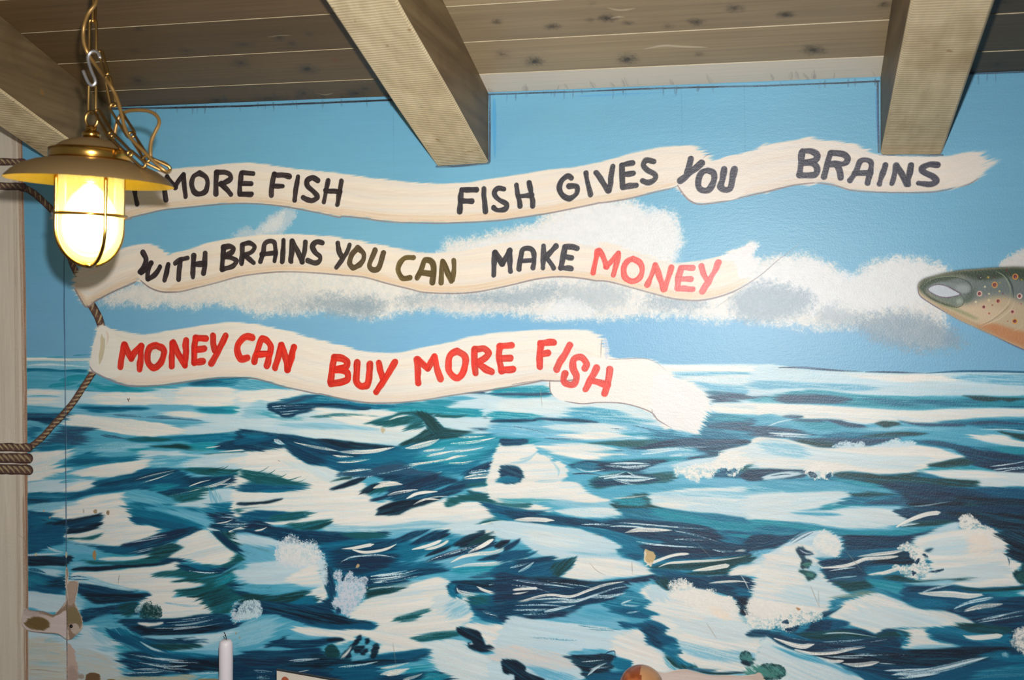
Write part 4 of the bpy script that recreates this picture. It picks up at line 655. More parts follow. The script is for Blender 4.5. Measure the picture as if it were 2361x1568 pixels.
def sea_right(p):
    P, L, F = p.P, p.L, p.F
    p.tile(1770, 790)
    P(w,'-60,215 300,240 800,265 1200,285 1700,275 2450,290 2450,480 1800,490 1000,490 600,450 200,450 -60,480',a=2,r=30,d=.15); P(W,'650,280 1100,290 1500,290 1800,305 1750,355 1200,365 900,330',a=2,r=60,d=.2); P(B,'-60,350 400,370 900,390 1000,430 700,440 350,420 -60,430',a=2,r=60,d=.4); P(B,'1800,290 2450,300 2450,400 1850,360',a=3,r=80,d=.45)
    L(v,20,'100,228 300,228 500,245 700,258 900,265',d=.35); L(v,18,'900,268 1150,272 1500,280',d=.4); L(n,18,'1450,280 1700,265 1900,260 2200,265 2450,278',d=.15,tap=(.3,0))
    P(t,'-60,500 350,440 600,450 800,480 1100,490 1700,510 2450,490 2450,600 1900,590 1400,620 900,600 600,570 200,560 -60,540',a=2,r=40,d=.2); P(T,'850,510 1300,530 1800,520 2450,540 2450,590 1700,590 1200,590',a=2,r=60,d=.35)
    P(v,'60,510 150,485 350,480 600,490 780,530 600,560 350,560 180,560',a=2,r=36,d=.22); P(G,'1800,490 2000,495 2200,510 2450,510 2450,525 2340,525 2240,548 2150,530 2050,545 1920,530 1860,505',a=2,r=8,d=.15); L(n,14,'1810,582 2000,575 2250,590 2450,588',d=.25); P(t,'1800,570 2050,545 2300,550 2450,530 2450,580 2000,585',a=2,r=30,d=.3)
    P(W,'-60,570 300,572 600,585 1000,610 1400,625 1900,605 2450,620 2450,690 1900,700 1600,735 1300,740 1250,720 1000,745 800,740 500,710 300,705 -60,665',a=2,r=26,d=.08)
    P(b,'-60,670 150,680 300,705 560,710 900,750 1050,775 1400,770 1800,740 1900,700 2450,690 2450,830 1900,860 2000,940 1500,900 1200,860 800,880 300,870 -60,860',a=2,r=30,d=.15); P(T,'1600,730 2000,710 2450,710 2450,820 2100,800 1800,770',a=2,r=60,d=.35); P(l,'900,790 1200,770 1700,790 1500,810 1100,815',a=2,r=60,d=.35); P(b,'1300,790 1900,780 2100,820 1900,900 1500,890',a=4,r=60,d=.4)
    P(t,'250,730 500,720 620,760 560,810 400,800',a=3,r=50,d=.3)
    P(v,'140,680 230,670 320,678 332,690 250,698',a=0,r=8,d=.15); P(v,'220,710 400,708 560,708 700,720 900,770 880,785 740,780 620,745 560,725 400,730 260,722',a=6,r=14,d=.2); L(w,16,'680,715 800,735 960,755',d=.1); P(G,'990,745 1060,722 1180,730 1230,750 1170,765 1090,782 1040,765',a=0,r=8,d=.15); P(v,'1200,720 1350,742 1550,748 1800,750 1800,772 1600,775 1400,768 1280,745',a=3,r=10,d=.2); L(w,12,'-20,780 120,725 280,700',d=.2)
    P(v,'-60,770 200,790 400,840 500,830 300,870 100,880 -60,870',a=4,r=50,d=.3); P(T,'480,850 700,825 900,830 1200,820 1430,835 1350,860 1100,870 900,900 600,890',a=-1,r=40,d=.25); P(G,'880,860 1200,825 1430,840 1350,860 1000,870',a=-2,r=40,d=.4)
    for q in ('-20,860 200,860 420,880','-20,830 150,840 400,850'): L(w,24,q,d=.65)
    L(v,30,'1800,745 2100,735 2400,755',d=.4); L(w,14,'1960,800 2200,800 2450,830',d=.5); P(G,'2140,820 2300,840 2450,850 2450,920 2340,900',a=14,r=24,d=.2)
    P(W,'1850,855 2000,850 2200,855 2260,890 2450,950 2450,985 2200,950 1990,910',a=5,r=46,d=.12)
    P(v,'200,890 400,880 700,880 1000,880 1200,870 1150,900 980,950 700,970 560,975 400,950',a=-1,r=30,d=.25); P(G,'250,905 480,900 640,930 560,975 450,960',a=8,r=24,d=.3)
    P(T,'1350,900 1600,905 1900,920 2100,960 2450,990 2450,1220 2100,1180 1800,1110 1800,1050 1700,980 1560,970 1380,940',a=8,r=26,d=.2); P(d,'1380,905 1600,915 1800,950 2000,1000 2450,1030 2450,1200 2250,1210 2050,1180 1900,1120 1800,1060 1760,990',a=10,r=40,d=.3); P(t,'2050,960 2450,990 2450,1040 2200,1020',a=6,r=50,d=.35); P(b,'1360,900 1600,860 1900,900 2000,960 1800,950 1600,910',a=6,r=50,d=.4); P(v,'1400,915 1600,910 1750,960 1600,945',a=6,r=40,d=.35)
    P(W,'-60,890 150,890 300,930 450,965 600,970 700,960 960,955 1100,930 1350,945 1560,970 1680,1010 1800,1045 1800,1060 1600,1110 1500,1130 1450,1185 1100,1220 800,1190 640,1200 300,1175 -60,1165',a=1,r=12,d=.08); P(LW,'-60,920 300,960 700,1020 1200,1060 1500,1060 1300,1160 900,1150 500,1080 -60,1050',a=3,r=60,d=.25); P(l,'-60,900 200,920 370,990 360,1060 100,1040 -60,1000',a=5,r=40,d=.5)
    F(w,'590,965 640,930 720,905 800,925 870,910 900,950 800,975 680,975',soft=14,g=14,amp=1.1); F(w,'950,960 1060,925 1150,890 1210,880 1230,910 1290,905 1350,900 1370,940 1300,960 1100,965',soft=12,g=14,amp=1.0)
    P(G,'1470,1128 1600,1100 1800,1060 1900,1100 1780,1150 1640,1162',a=-10,r=16,d=.18); P(V,'1900,1100 2150,1080 2450,1060 2450,1210 2280,1212 2050,1180',a=4,r=40,d=.35)
    for q in ('2050,1140 2200,1120 2400,1070','2080,1170 2250,1150 2450,1120','2150,1190 2300,1160 2450,1140'): L(w,16,q,d=.7)
    P(t,'1400,1170 1600,1150 1900,1140 2100,1180 1800,1200 1500,1200',a=3,r=40,d=.25)
    P(LW,'1430,1210 1500,1180 1900,1175 2100,1190 2450,1215 2450,1350 2000,1340 1800,1300 1600,1250',a=6,r=36,d=.12); P(W,'1480,1190 1800,1180 2100,1200 2200,1250 1900,1250 1600,1240',a=3,r=50,d=.2)
    P(T,'-60,1270 400,1260 650,1200 800,1195 1100,1220 1400,1200 1600,1240 2000,1330 2450,1350 2450,1620 1400,1620 1200,1500 700,1540 500,1540 700,1440 750,1400 400,1300',a=6,r=30,d=.18); P(b,'-60,1280 300,1270 600,1270 900,1330 1300,1380 1000,1400 700,1390 300,1370 -60,1380',a=4,r=46,d=.25); P(t,'600,1260 900,1280 1200,1350 1300,1380 1000,1350',a=10,r=60,d=.3)
    P(G,'610,1210 720,1195 900,1205 1050,1225 1200,1220 1430,1190 1350,1230 1700,1260 1920,1270 1900,1330 1600,1330 1200,1320 1000,1300 800,1270 620,1240',a=5,r=30,d=.25); P(d,'1000,1300 1300,1290 1700,1330 2000,1360 2450,1400 2450,1600 1500,1600 1300,1480 1250,1400',a=5,r=50,d=.25); P(n,'1900,1340 2450,1360 2450,1450 2100,1420',a=5,r=50,d=.35)
    P(k,'1300,1400 1600,1380 2000,1430 2450,1460 2450,1640 1450,1640',a=5,r=60,d=.3); P(V,'1280,1390 1600,1370 1750,1420 1600,1470 1300,1460',a=3,r=50,d=.4); P(G,'1780,1560 1820,1480 2000,1520 1950,1600',a=10,r=30,d=.3)
    P(G,'750,1400 950,1375 1100,1390 1200,1400 1000,1420 850,1420',a=2,r=40,d=.35); P(v,'900,1480 1200,1430 1260,1440 1250,1500 1100,1500',a=-3,r=40,d=.4); L(w,12,'1300,1510 1450,1500 1690,1460',d=.35)
    P(d,'-60,1175 150,1168 350,1175 340,1230 200,1250 -60,1270',a=-2,r=14,d=.15); P(w,'-60,1230 100,1195 320,1195 310,1210 200,1240 50,1258 -60,1262',a=-8,r=12,d=.1); L(d,10,'20,1230 150,1212 220,1215',d=.3)
    F(W,'330,1180 450,1100 600,1130 620,1190 590,1230 550,1270 490,1250 440,1260 380,1230',soft=16,g=16,amp=1.2); F(d,'370,1200 430,1190 460,1240 400,1250',soft=8,g=10,amp=1.3,th=.62); F(n,'530,1230 590,1190 580,1250 550,1260',soft=8,g=10,amp=1.2,th=.6)
    P(LW,'-60,1420 300,1380 700,1370 760,1400 700,1450 500,1520 -60,1580',a=-4,r=40,d=.15); P(t,'480,1530 600,1480 650,1500 900,1490 700,1550 520,1560',a=-6,r=40,d=.25); P(l,'700,1520 1000,1510 1250,1510 1350,1560 1200,1640 600,1640',a=2,r=40,d=.2)

    p.tile(1770, 1176)
    P(T,'90,140 400,140 900,200 1600,160 2450,150 2450,1640 90,1640 60,900',a=5,r=30,d=.1,o=.9)
    P(LW,'-60,-20 400,10 900,-20 1250,10 1300,70 1350,90 1200,150 900,170 600,160 300,110 -60,90',a=5,r=40,d=.15); P(b,'250,30 500,20 700,40 500,60',a=3,r=50,d=.4)
    P(d,'1260,-20 2450,-20 2450,200 2100,180 1900,130 1750,100 1500,130 1300,90',a=6,r=20,d=.18); P(k,'1600,20 2000,20 2450,60 2450,190 2150,180 1950,90 1750,80',a=6,r=40,d=.25); P(G,'1180,155 1350,110 1600,90 1700,110 1600,140 1400,155',a=-4,r=26,d=.2)
    L(W,44,'1190,152 1300,95 1450,40 1580,22',d=.08,tap=(.5,.06)); L(w,26,'1220,148 1300,130 1400,122',d=.3); [L(w,18,q,d=.4) for q in ('2240,180 2330,200 2450,215','2260,230 2450,250')]
    P(t,'-60,90 150,110 400,150 700,190 1100,190 1350,170 1580,165 1500,220 1300,235 1000,240 700,240 500,200 200,190 -60,200',a=4,r=36,d=.2); P(T,'-60,140 200,160 400,190 640,200 650,240 400,220 150,200 -60,230',a=4,r=40,d=.3); P(d,'680,240 900,230 1200,240 1450,200 1585,160 1500,215 1350,270 1300,320 1200,350 1000,360 700,380 690,300',a=-3,r=30,d=.2); L(k,8,'620,232 850,238 1080,242',d=.1)
    P(w,'1330,260 1500,210 1600,160 1780,110 1800,200 1850,300 1700,380 1500,360 1400,300',a=-4,r=30,d=.15)
    P(W,'1350,300 1500,230 1800,180 2100,190 2200,280 2220,350 2200,420 2330,490 2340,530 2280,600 2340,690 2100,720 1900,720 1600,700 1300,720 1150,690 1400,640 1500,560 1480,450',a=-4,r=24,d=.08); P(LW,'1400,330 1700,250 1900,300 1800,400 1600,420 1500,400',a=-6,r=60,d=.3); P(LW,'1500,560 1800,520 2100,500 2200,600 1900,660 1600,640',a=-3,r=60,d=.3)
    F(W,'1760,110 1780,60 1840,35 1880,50 1940,90 1990,140 2060,155 2100,200 2120,250 2080,300 1950,320 1850,280 1800,200',soft=22,g=20,amp=.9); F((244,224,206),'1850,250 2000,220 2080,350 2000,430 1850,380',soft=30,g=24,o=.5)
    P(k,'2110,240 2170,200 2450,180 2450,500 2330,480 2210,410 2230,350 2200,290 2150,260',a=20,r=30,d=.2); L(k,12,'2180,405 2240,400 2280,395',d=.2,tap=(.7,.1)); L(d,8,'2210,430 2225,470 2225,510',d=.2); P(G,'2260,580 2290,560 2340,540 2345,500 2450,480 2450,690 2350,685 2290,640',a=60,r=10,d=.15); F((34,94,92),'2300,590 2450,560 2450,660 2350,670',soft=14,g=16,o=.7)
    P(d,'-60,240 150,235 300,215 250,250 200,290 100,340 -60,400',a=-14,r=24,d=.2); P(B,'-60,380 50,360 80,385 50,420 -60,450',a=-20,r=16,d=.3)
    P(w,'150,320 250,250 350,200 480,190 560,200 660,260 680,340 640,430 480,440 400,450 200,450 80,480 -60,480',a=-14,r=24,d=.12); 
    for q in ('200,300 300,230 440,180','220,310 330,250 420,200','190,290 270,220 350,175'): L(v,12,q,d=.4)
    F(W,'440,260 480,200 560,190 640,250 680,300 670,420 600,430 520,400 420,340',soft=24,g=22,amp=1.1,o=.9)
    P(W,'-60,450 80,390 200,320 400,330 450,440 480,470 500,560 530,620 600,660 650,720 740,770 600,810 560,900 640,900 520,960 400,930 200,950 -60,960',a=6,r=26,d=.1); P(LW,'100,800 300,680 500,640 640,720 720,770 560,820 400,880',a=10,r=50,d=.3); P(l,'380,520 470,500 500,600 400,620',a=30,r=30,d=.4,o=.7)
    P(d,'490,470 640,450 900,420 1000,380 1200,370 1330,400 1340,500 1200,500 1000,540 920,560 900,600 920,640 820,640 580,640 520,600 500,530',a=-5,r=18,d=.2); P(k,'1000,460 1200,400 1300,400 1345,490 1150,500 950,480',a=-6,r=26,d=.2); P(n,'700,380 900,370 1180,370 1000,400 700,440 690,410',a=-3,r=30,d=.3); P(V,'520,540 700,510 860,510 840,550 650,590 540,580',a=-5,r=30,d=.3); P(T,'900,530 1200,500 1200,540 1100,580 930,580',a=-5,r=30,d=.3)
    L(W,34,'810,428 950,410 1100,395 1240,375',d=.2,tap=(.4,.2)); L(W,36,'500,530 700,515 820,480 900,450 1050,440 1195,425',d=.25,tap=(.3,.15)); L(W,40,'920,595 1050,585 1150,555 1230,530',d=.2,tap=(.3,.1)); L(w,18,'580,635 720,620 830,605',d=.4); L(w,14,'560,560 700,540 820,525',d=.7)
    P(v,'580,640 800,620 900,600 930,640 850,680 640,700',a=-6,r=24,d=.25); P(G,'620,660 850,660 980,640 1000,700 900,730 740,755 680,720',a=-8,r=24,d=.25); P((110,140,130),'560,805 700,780 900,740 1000,770 800,810 620,810',a=-4,r=36,d=.35)
    F(W,'1180,360 1240,310 1300,295 1360,330 1440,370 1480,420 1450,470 1500,540 1480,590 1400,620 1400,660 1340,640 1260,610 1210,570 1240,520 1320,510 1360,480 1310,420 1280,380',soft=16,g=16,amp=1.1); F(W,'1150,540 1170,500 1210,510 1230,540',soft=8,g=10); F(d,'1360,470 1400,440 1395,480 1370,500',soft=6,g=8); F(d,'1490,570 1560,550 1640,545 1560,580',soft=8,g=10,th=.6); F(d,'1330,560 1370,580 1340,610',soft=8,g=10,th=.55); P(d,'1450,370 1530,350 1490,385',a=-10,r=12,d=.2)
    P(T,'900,620 1100,600 1200,590 1260,640 1500,690 1280,700 1260,760 1200,800 1000,700',a=6,r=24,d=.2); P(t,'950,640 1200,670 1280,700 1240,780 1100,740 980,700',a=10,r=30,d=.25); P(G,'1060,620 1250,600 1400,650 1900,625 1700,660 1400,680 1150,650',a=-1,r=40,d=.3); P(l,'1300,680 1600,650 1750,650 1600,700 1400,710',a=-4,r=50,d=.35)
    P(n,'1230,790 1280,700 1500,710 1700,690 1900,720 2200,710 2450,680 2450,900 2150,1000 1950,1020 1870,1030 1800,980 1620,925 1400,905 1280,850',a=4,r=22,d=.18); P(d,'1300,710 1500,700 1700,710 1600,740 1400,760 1290,750',a=-4,r=30,d=.3); P(G,'1750,710 1950,730 2200,720 2450,690 2450,720 2100,760 1850,745',a=-3,r=30,d=.25); P(d,'1640,930 1900,880 2100,850 2450,800 2450,1640 1800,1300 2200,1240 2240,1150 1900,1130 1720,1080 1700,1040 1870,1035 1800,980',a=-3,r=26,d=.2); P(T,'1300,820 1600,830 1700,880 1500,900 1340,880',a=5,r=50,d=.35)
    P(V,'1880,1000 2150,960 2450,900 2450,1000 2200,1050 1900,1040',a=-10,r=50,d=.35); P(G,'1700,1050 1870,1040 2100,1070 2240,1090 2200,1140 1950,1140 1800,1110',a=4,r=26,d=.25); P(t,'2000,760 2200,750 2450,720 2450,790 2200,800 2050,790',a=-4,r=50,d=.35); P(w,'2310,760 2450,730 2450,800 2360,790',a=-8,r=30,d=.2)
    L(W,56,'1390,770 1550,770 1700,775 1850,790 2030,770',d=.15,tap=(.4,.3)); L(w,20,'1430,755 1550,715 1730,680',d=.4); L(w,30,'1720,905 1850,850 2000,820 2100,800',d=.45,tap=(.5,.2)); L(W,44,'1800,930 1950,890 2080,875 2180,862',d=.35,tap=(.4,.3))
    for q in ('1900,1030 2100,980 2300,940','1920,1040 2150,1000 2350,970','2050,1000 2250,950 2400,910','1700,925 1800,930'): L(w,16,q,d=.65)
    P(W,'560,980 660,890 750,830 950,780 1050,775 1230,840 1280,870 1400,910 1620,930 1780,985 1870,1035 1700,1045 1740,1070 1480,1090 1350,1090 1200,1100 1100,1110 1000,1140 880,1100 720,1050 720,1020',a=14,r=24,d=.1); P(LW,'700,1000 900,900 1200,920 1500,980 1700,1030 1400,1070 1000,1080 800,1040',a=14,r=60,d=.25); P(d,'500,950 560,930 680,885 600,950 510,990',a=-30,r=14,d=.2); P(T,'560,920 680,886 620,930',a=-30,r=10,d=.2)
    P(T,'1180,1090 1500,1090 1720,1080 1850,1130 2100,1210 2250,1250 2000,1270 1800,1260 1600,1220 1480,1150',a=10,r=36,d=.2); P(n,'1480,1140 1700,1150 1900,1210 2250,1240 2100,1280 1850,1260 1600,1210',a=8,r=40,d=.3); P(W,'1200,1110 1450,1095 1480,1150 1560,1220 1700,1240 1620,1280 1400,1285 1260,1270 1290,1200',a=6,r=30,d=.12); P(l,'1320,1260 1500,1240 1800,1258 1650,1280 1450,1292',a=2,r=24,d=.2)
    P(d,'-60,1110 20,1115 40,1130 100,1130 300,1130 400,1070 560,1020 700,1030 720,1060 640,1080 850,1100 1000,1150 1030,1130 1110,1095 1280,1130 1260,1200 1240,1280 1400,1292 1600,1290 1810,1258 2250,1270 2300,1330 2450,1300 2450,1640 1150,1640 1000,1560 800,1490 700,1440 500,1370 440,1345 310,1330 240,1290 180,1280 60,1220 10,1180 -60,1160',a=4,r=14,d=.18); P(T,'100,1130 200,1130 400,1200 300,1190 160,1160',a=20,r=20,d=.3); P(G,'320,1140 700,1110 1000,1170 1100,1120 1280,1130 1250,1200 1000,1180 700,1190 400,1190',a=2,r=40,d=.35); P(n,'500,1020 700,1025 730,1060 600,1110 480,1100',a=4,r=24,d=.3); P(T,'1210,1130 1290,1140 1260,1230 1220,1230',a=20,r=30,d=.4)
    P(V,'40,1150 300,1200 700,1220 1100,1170 1200,1170 1000,1260 700,1310 400,1310 200,1260',a=2,r=40,d=.3); P(k,'250,1280 500,1310 900,1320 1300,1310 1700,1300 2100,1300 1900,1400 1500,1440 1000,1420 700,1420 500,1360',a=3,r=50,d=.25); P(k,'1300,1300 1800,1270 2250,1270 2100,1340 1800,1400 1400,1400',a=-4,r=50,d=.3)
    L(W,44,'60,1180 200,1230 320,1255 440,1235',d=.25,tap=(.5,.2)); L(W,30,'250,1285 400,1320 600,1315 750,1285 900,1265',d=.25,tap=(.3,.3)); L(W,34,'440,1350 560,1388 640,1395 710,1385',d=.2,tap=(.4,.2)); L(W,44,'680,1410 800,1425 900,1420 1020,1400',d=.25,tap=(.4,.2)); L(w,10,'1020,1408 1100,1415 1180,1420',d=.2)
    for q in ('80,1150 250,1190 400,1210','350,1240 600,1230 900,1190','450,1290 650,1280 900,1250','500,1215 800,1200 1150,1150','560,1240 850,1225 1100,1190','400,1150 700,1130 1000,1170','600,1350 900,1340 1200,1340','800,1330 1100,1330 1300,1330','500,1340 700,1360 900,1360'): L(w,14,q,d=.75,o=.8)
    L(w,60,'1140,1510 1350,1500 1600,1460 1800,1410 1960,1370 2050,1350',d=.4,tap=(.3,.3)); L(w,30,'1200,1550 1400,1530 1600,1500',d=.65); L(w,30,'1050,1480 1250,1480 1500,1460',d=.7); P(n,'1700,1480 2000,1400 2450,1340 2450,1640 1400,1640 1500,1540',a=-12,r=50,d=.25); P(T,'1900,1500 2200,1440 2450,1400 2450,1560 2000,1600',a=-10,r=60,d=.4); P(T,'1980,1340 2200,1300 2300,1330 2450,1330 2450,1420 2200,1400',a=-8,r=50,d=.35); F(w,'2150,1330 2190,1310 2230,1330 2200,1360',soft=14,g=12,o=.6)
    L(W,54,'1800,1155 1880,1175 2000,1172 2165,1155',d=.1,tap=(.4,.15)); P(W,'1840,1160 2150,1155 2080,1180 1900,1200',a=0,r=10,d=.1)
    F(W,'-60,830 100,860 270,880 400,900 480,960 520,960 500,1000 400,1040 300,1060 250,1100 180,1130 120,1090 60,1080 20,1100 -60,1060',soft=26,g=20,amp=1.2); F(d,'130,1030 180,1010 195,1050 150,1050',soft=6,g=9,th=.55,amp=1.2); F(d,'380,1060 430,1030 560,1010 600,1050 560,1110 420,1110',soft=16,g=14,amp=1.3,th=.58); F(d,'160,1090 220,1080 300,1060 260,1120 180,1130',soft=10,g=11,amp=1.2,th=.6)
    P(LW,'-60,1190 100,1240 240,1300 420,1350 700,1450 900,1530 1000,1570 900,1640 -60,1640',a=20,r=14,d=.12); P(b,'60,1260 240,1310 420,1350 560,1410 400,1400 240,1350',a=20,r=30,d=.3); P(B,'400,1360 700,1460 980,1570 700,1500',a=22,r=24,d=.3); P(n,'700,1460 900,1500 1150,1570 1300,1640 1000,1640 850,1530',a=24,r=20,d=.2)
    F(G,'-60,1430 20,1415 140,1440 165,1490 150,1540 60,1570 -60,1560',soft=10,g=12,amp=.7); P((66,134,126),'-60,1450 60,1440 150,1460 120,1530 -60,1550',a=40,r=20,d=.55)
    P(k,'265,380 275,350 300,340 340,360 340,420 350,450 400,470 405,490 380,520 340,540 300,520 320,470 295,430',a=60,r=8,d=.15); P(V,'290,350 410,390 415,410 370,420 310,420 280,390',a=10,r=8,d=.3); P(G,'280,565 340,555 440,585 435,620 400,640 375,650 340,600',a=20,r=8,d=.15); P((60,125,115),'310,500 390,480 400,500 350,530',a=-20,r=8,d=.3); P((60,125,115),'340,580 430,590 420,620 380,620',a=-20,r=8,d=.4); L(w,14,'290,360 350,395 415,395',d=.3)
    F(W,'2240,1230 2260,1180 2270,1130 2320,1090 2450,1050 2450,1350 2340,1320 2300,1280',soft=24,g=18,amp=1.1)
    F(d,'1420,400 1480,420 1460,440',soft=5,g=8)
def sea_beyond(p):
    # the same sea carried on past the photographed stretch, to the right and below
    p.tile(0, 0, 1); r = np.random.RandomState(21)
    for i in range(340):
        if i % 2: x, y = r.uniform(2400, 3600), r.uniform(900, 2100)
        else: x, y = r.uniform(70, 2500), r.uniform(1600, 1950)
        ww = r.uniform(60, 210); hh = r.uniform(8, 34); sl = r.uniform(-14, 14); c = (W, n, w, d, T, W, l, n, k, t)[r.randint(10)]
        p.P(c, [(x, y), (x + ww * .4, y - hh + sl * .4), (x + ww, y + sl), (x + ww * .6, y + hh * .8 + sl * .6)], a=math.degrees(math.atan2(sl, ww)), r=12, d=.2)
        if c in (n, d, k):
            for j in range(3): p.L(w, 4, [(x + ww * .1, y + j * 5 - 5), (x + ww * .5, y + j * 5 - 6 + sl * .5), (x + ww * .9, y + j * 5 - 5 + sl)], d=.6)
def sky(p):
    P, L, F = p.P, p.L, p.F
    p.tile(0, 0, 1); p.mixing = False
    P((108,172,204),'-900,-200 5500,-200 5500,880 -900,880',r=0,d=0,tone=.03,sharp=True,wob=0)
    P((116,174,211),'-900,640 5500,640 5500,880 -900,880',r=0,d=0,soft=60,tone=.02,sharp=True,wob=0)
    for i in range(46):
        x = p.rs.uniform(-200, 2500); y = p.rs.uniform(170, 820); ww = p.rs.uniform(200, 500); hh = p.rs.uniform(20, 60)
        P(((100,164,199),(114,178,209),(108,168,197))[i % 3], [(x, y), (x + ww * .5, y - hh), (x + ww, y), (x + ww * .5, y + hh)], a=p.rs.uniform(-6, 6), r=60, d=.2, o=.3, soft=14, tone=.02)
    for x in (1136, 1570, 1715, 2050, 905): L((80,135,165),1.6,[(x,190),(x+2,300),(x+3,420)],d=.5,o=.55)
    CW=(222,225,229); CS=(220,218,214)
    F(CS,'225,692 300,655 380,640 500,600 760,590 1000,588 1020,558 1060,548 1100,545 1150,530 1230,515 1250,500 1290,470 1340,465 1380,455 1465,462 1475,475 1500,492 1530,482 1555,492 1568,530 1575,560 1560,590 1580,640 1700,640 1740,598 1800,588 1870,588 1920,610 1945,632 1960,640 2000,610 2040,594 2100,592 2160,605 2190,630 2180,720 2170,800 2060,780 1990,755 1900,760 1800,750 1750,745 1690,738 1660,745 1600,735 1500,732 1380,738 1250,735 1200,730 1130,722 1060,728 1000,715 930,722 850,735 760,720 700,725 620,725 600,735 580,720 540,710 490,705 420,712 380,705 330,712 300,700 250,705',soft=15,g=11,wd=.42,amp=.75)
    F(CW,'1040,600 1250,520 1330,480 1460,470 1560,500 1565,570 1540,600 1300,620',soft=16,g=10,wd=.3,o=.7); F(CW,'1720,660 1760,605 1870,595 1930,625 2000,625 2060,600 2150,615 2170,680 2000,720 1800,720 1700,700',soft=16,g=10,wd=.3,o=.7)
    GS=(134,156,172)
    for q,o in (('690,700 760,680 860,688 900,700 860,725 760,722',.75),('780,705 830,695 890,700 840,730',.8),('900,690 1000,675 1100,680 1200,665 1280,655 1300,680 1200,710 1050,705 950,712',.7),('1060,680 1160,672 1180,690 1080,700',.5),('1290,660 1400,655 1460,680 1400,715 1300,710',.45),('1470,690 1560,675 1640,690 1600,715 1500,712',.7),('1690,672 1760,650 1850,665 1880,700 1800,740 1700,735',.75),('1980,735 2100,720 2200,760 2230,800 2100,810 2000,780',.85),('1900,700 2000,730 1960,760 1880,740',.5),('640,705 720,695 700,720 650,722',.5),('560,690 700,670 760,690 640,705',.25)):
        F(GS,q,soft=20,g=9,wd=.4,amp=.8,o=o)
    F((214,208,204),'920,705 1000,690 1130,695 1200,715 1120,722 1000,715',soft=10,g=8,wd=.35,o=.5); F(CW,'1280,700 1330,690 1370,730 1250,734',soft=10,g=8,wd=.3,o=.7)
    F((206,208,212),'533,548 565,523 585,530 610,508 640,486 675,478 684,500 660,530 652,542 580,550',soft=9,g=8,wd=.3,o=.7); F((226,222,220),'590,540 640,495 660,490 640,530',soft=9,g=8,wd=.3,o=.6)
    F((214,208,202),'2303,614 2310,600 2335,585 2380,560 2460,545 2520,600 2460,640 2320,640',soft=8,g=7,wd=.2,o=.95)
    p.mixing = True
def dirt(p):
    P, L, F = p.P, p.L, p.F
    p.tile(0, 0, 1); p.mixing = False
    L((44,42,48),4,[(120,252),(300,250),(590,243),(880,231),(1000,226)],d=.35,tap=(0,0)); L((48,48,58),3.5,[(1120,217),(1300,212),(1520,203),(1770,197),(2026,187)],d=.4,tap=(0,0)); L((42,44,56),3.5,[(2170,171),(2300,168),(2500,158)],d=.35,tap=(0,0))
    for i in range(70):
        x = p.rs.uniform(300, 2300); y = 247 - (x - 300) * .0395
        if 960 < x < 1120 or 2020 < x < 2180: continue
        L((70,90,110),p.rs.uniform(2,5),[(x,y),(x+p.rs.uniform(-2,2),y+p.rs.uniform(6,26))],d=.6,o=.5)
    for q in ([(1006,384),(1060,382),(1126,376)],[(2028,358),(2100,360),(2172,357)],[(1129,220),(1129,300),(1128,372)],[(2023,190),(2024,270),(2026,350)]): L((60,66,80),5,q,d=.45,o=.8,tap=(0,0))
    L((64,150,205),10,[(1140,230),(1139,300),(1142,370)],d=.3,o=.6); L((70,150,210),6,[(1330,222),(1420,218),(1530,212)],d=.5,o=.5); L((60,120,190),5,[(2020,200),(2022,280),(2023,340)],d=.3,o=.6)
    p.mixing = True
def tp(x, y, s): return parse(s) / 4. + [x, y]
def banner(p, top, bot, col, tan, seed=0, edge=True):
    P, L = p.P, p.L
    p.tile(0, 0, 1); p.mixing = False
    poly = np.concatenate([top, bot[::-1]])
    P(col, poly, a=-5, r=7, d=.0, tone=.035, soft=.6, wob=1.5)
    if edge:
        for k, (dy, w, o) in enumerate(((-9, 13, .5), (-16, 12, .35), (-5, 7, .45))): L(tan, w, bot + [0, dy], d=.45, o=o, tap=(.05, .05), r=.02)
        for k in range(7): 
            f = (k + 1) / 9.; n = min(len(top), len(bot)); ti = np.linspace(0, len(top) - 1, 14); bi = np.linspace(0, len(bot) - 1, 14)
            tt = np.stack([np.interp(ti, np.arange(len(top)), top[:, j]) for j in (0, 1)], 1); bb = np.stack([np.interp(bi, np.arange(len(bot)), bot[:, j]) for j in (0, 1)], 1)
            L(((216,214,212),(234,224,208),(226,208,190))[k % 3], 12, tt * (1 - f) + bb * f, d=.7, o=.4, tap=(.1, .1), r=.02)
        L((138,122,120), 3.4, bot + [0, 1.2], d=.2, o=.9, tap=(.02, .02), r=.01)
    p.mixing = True
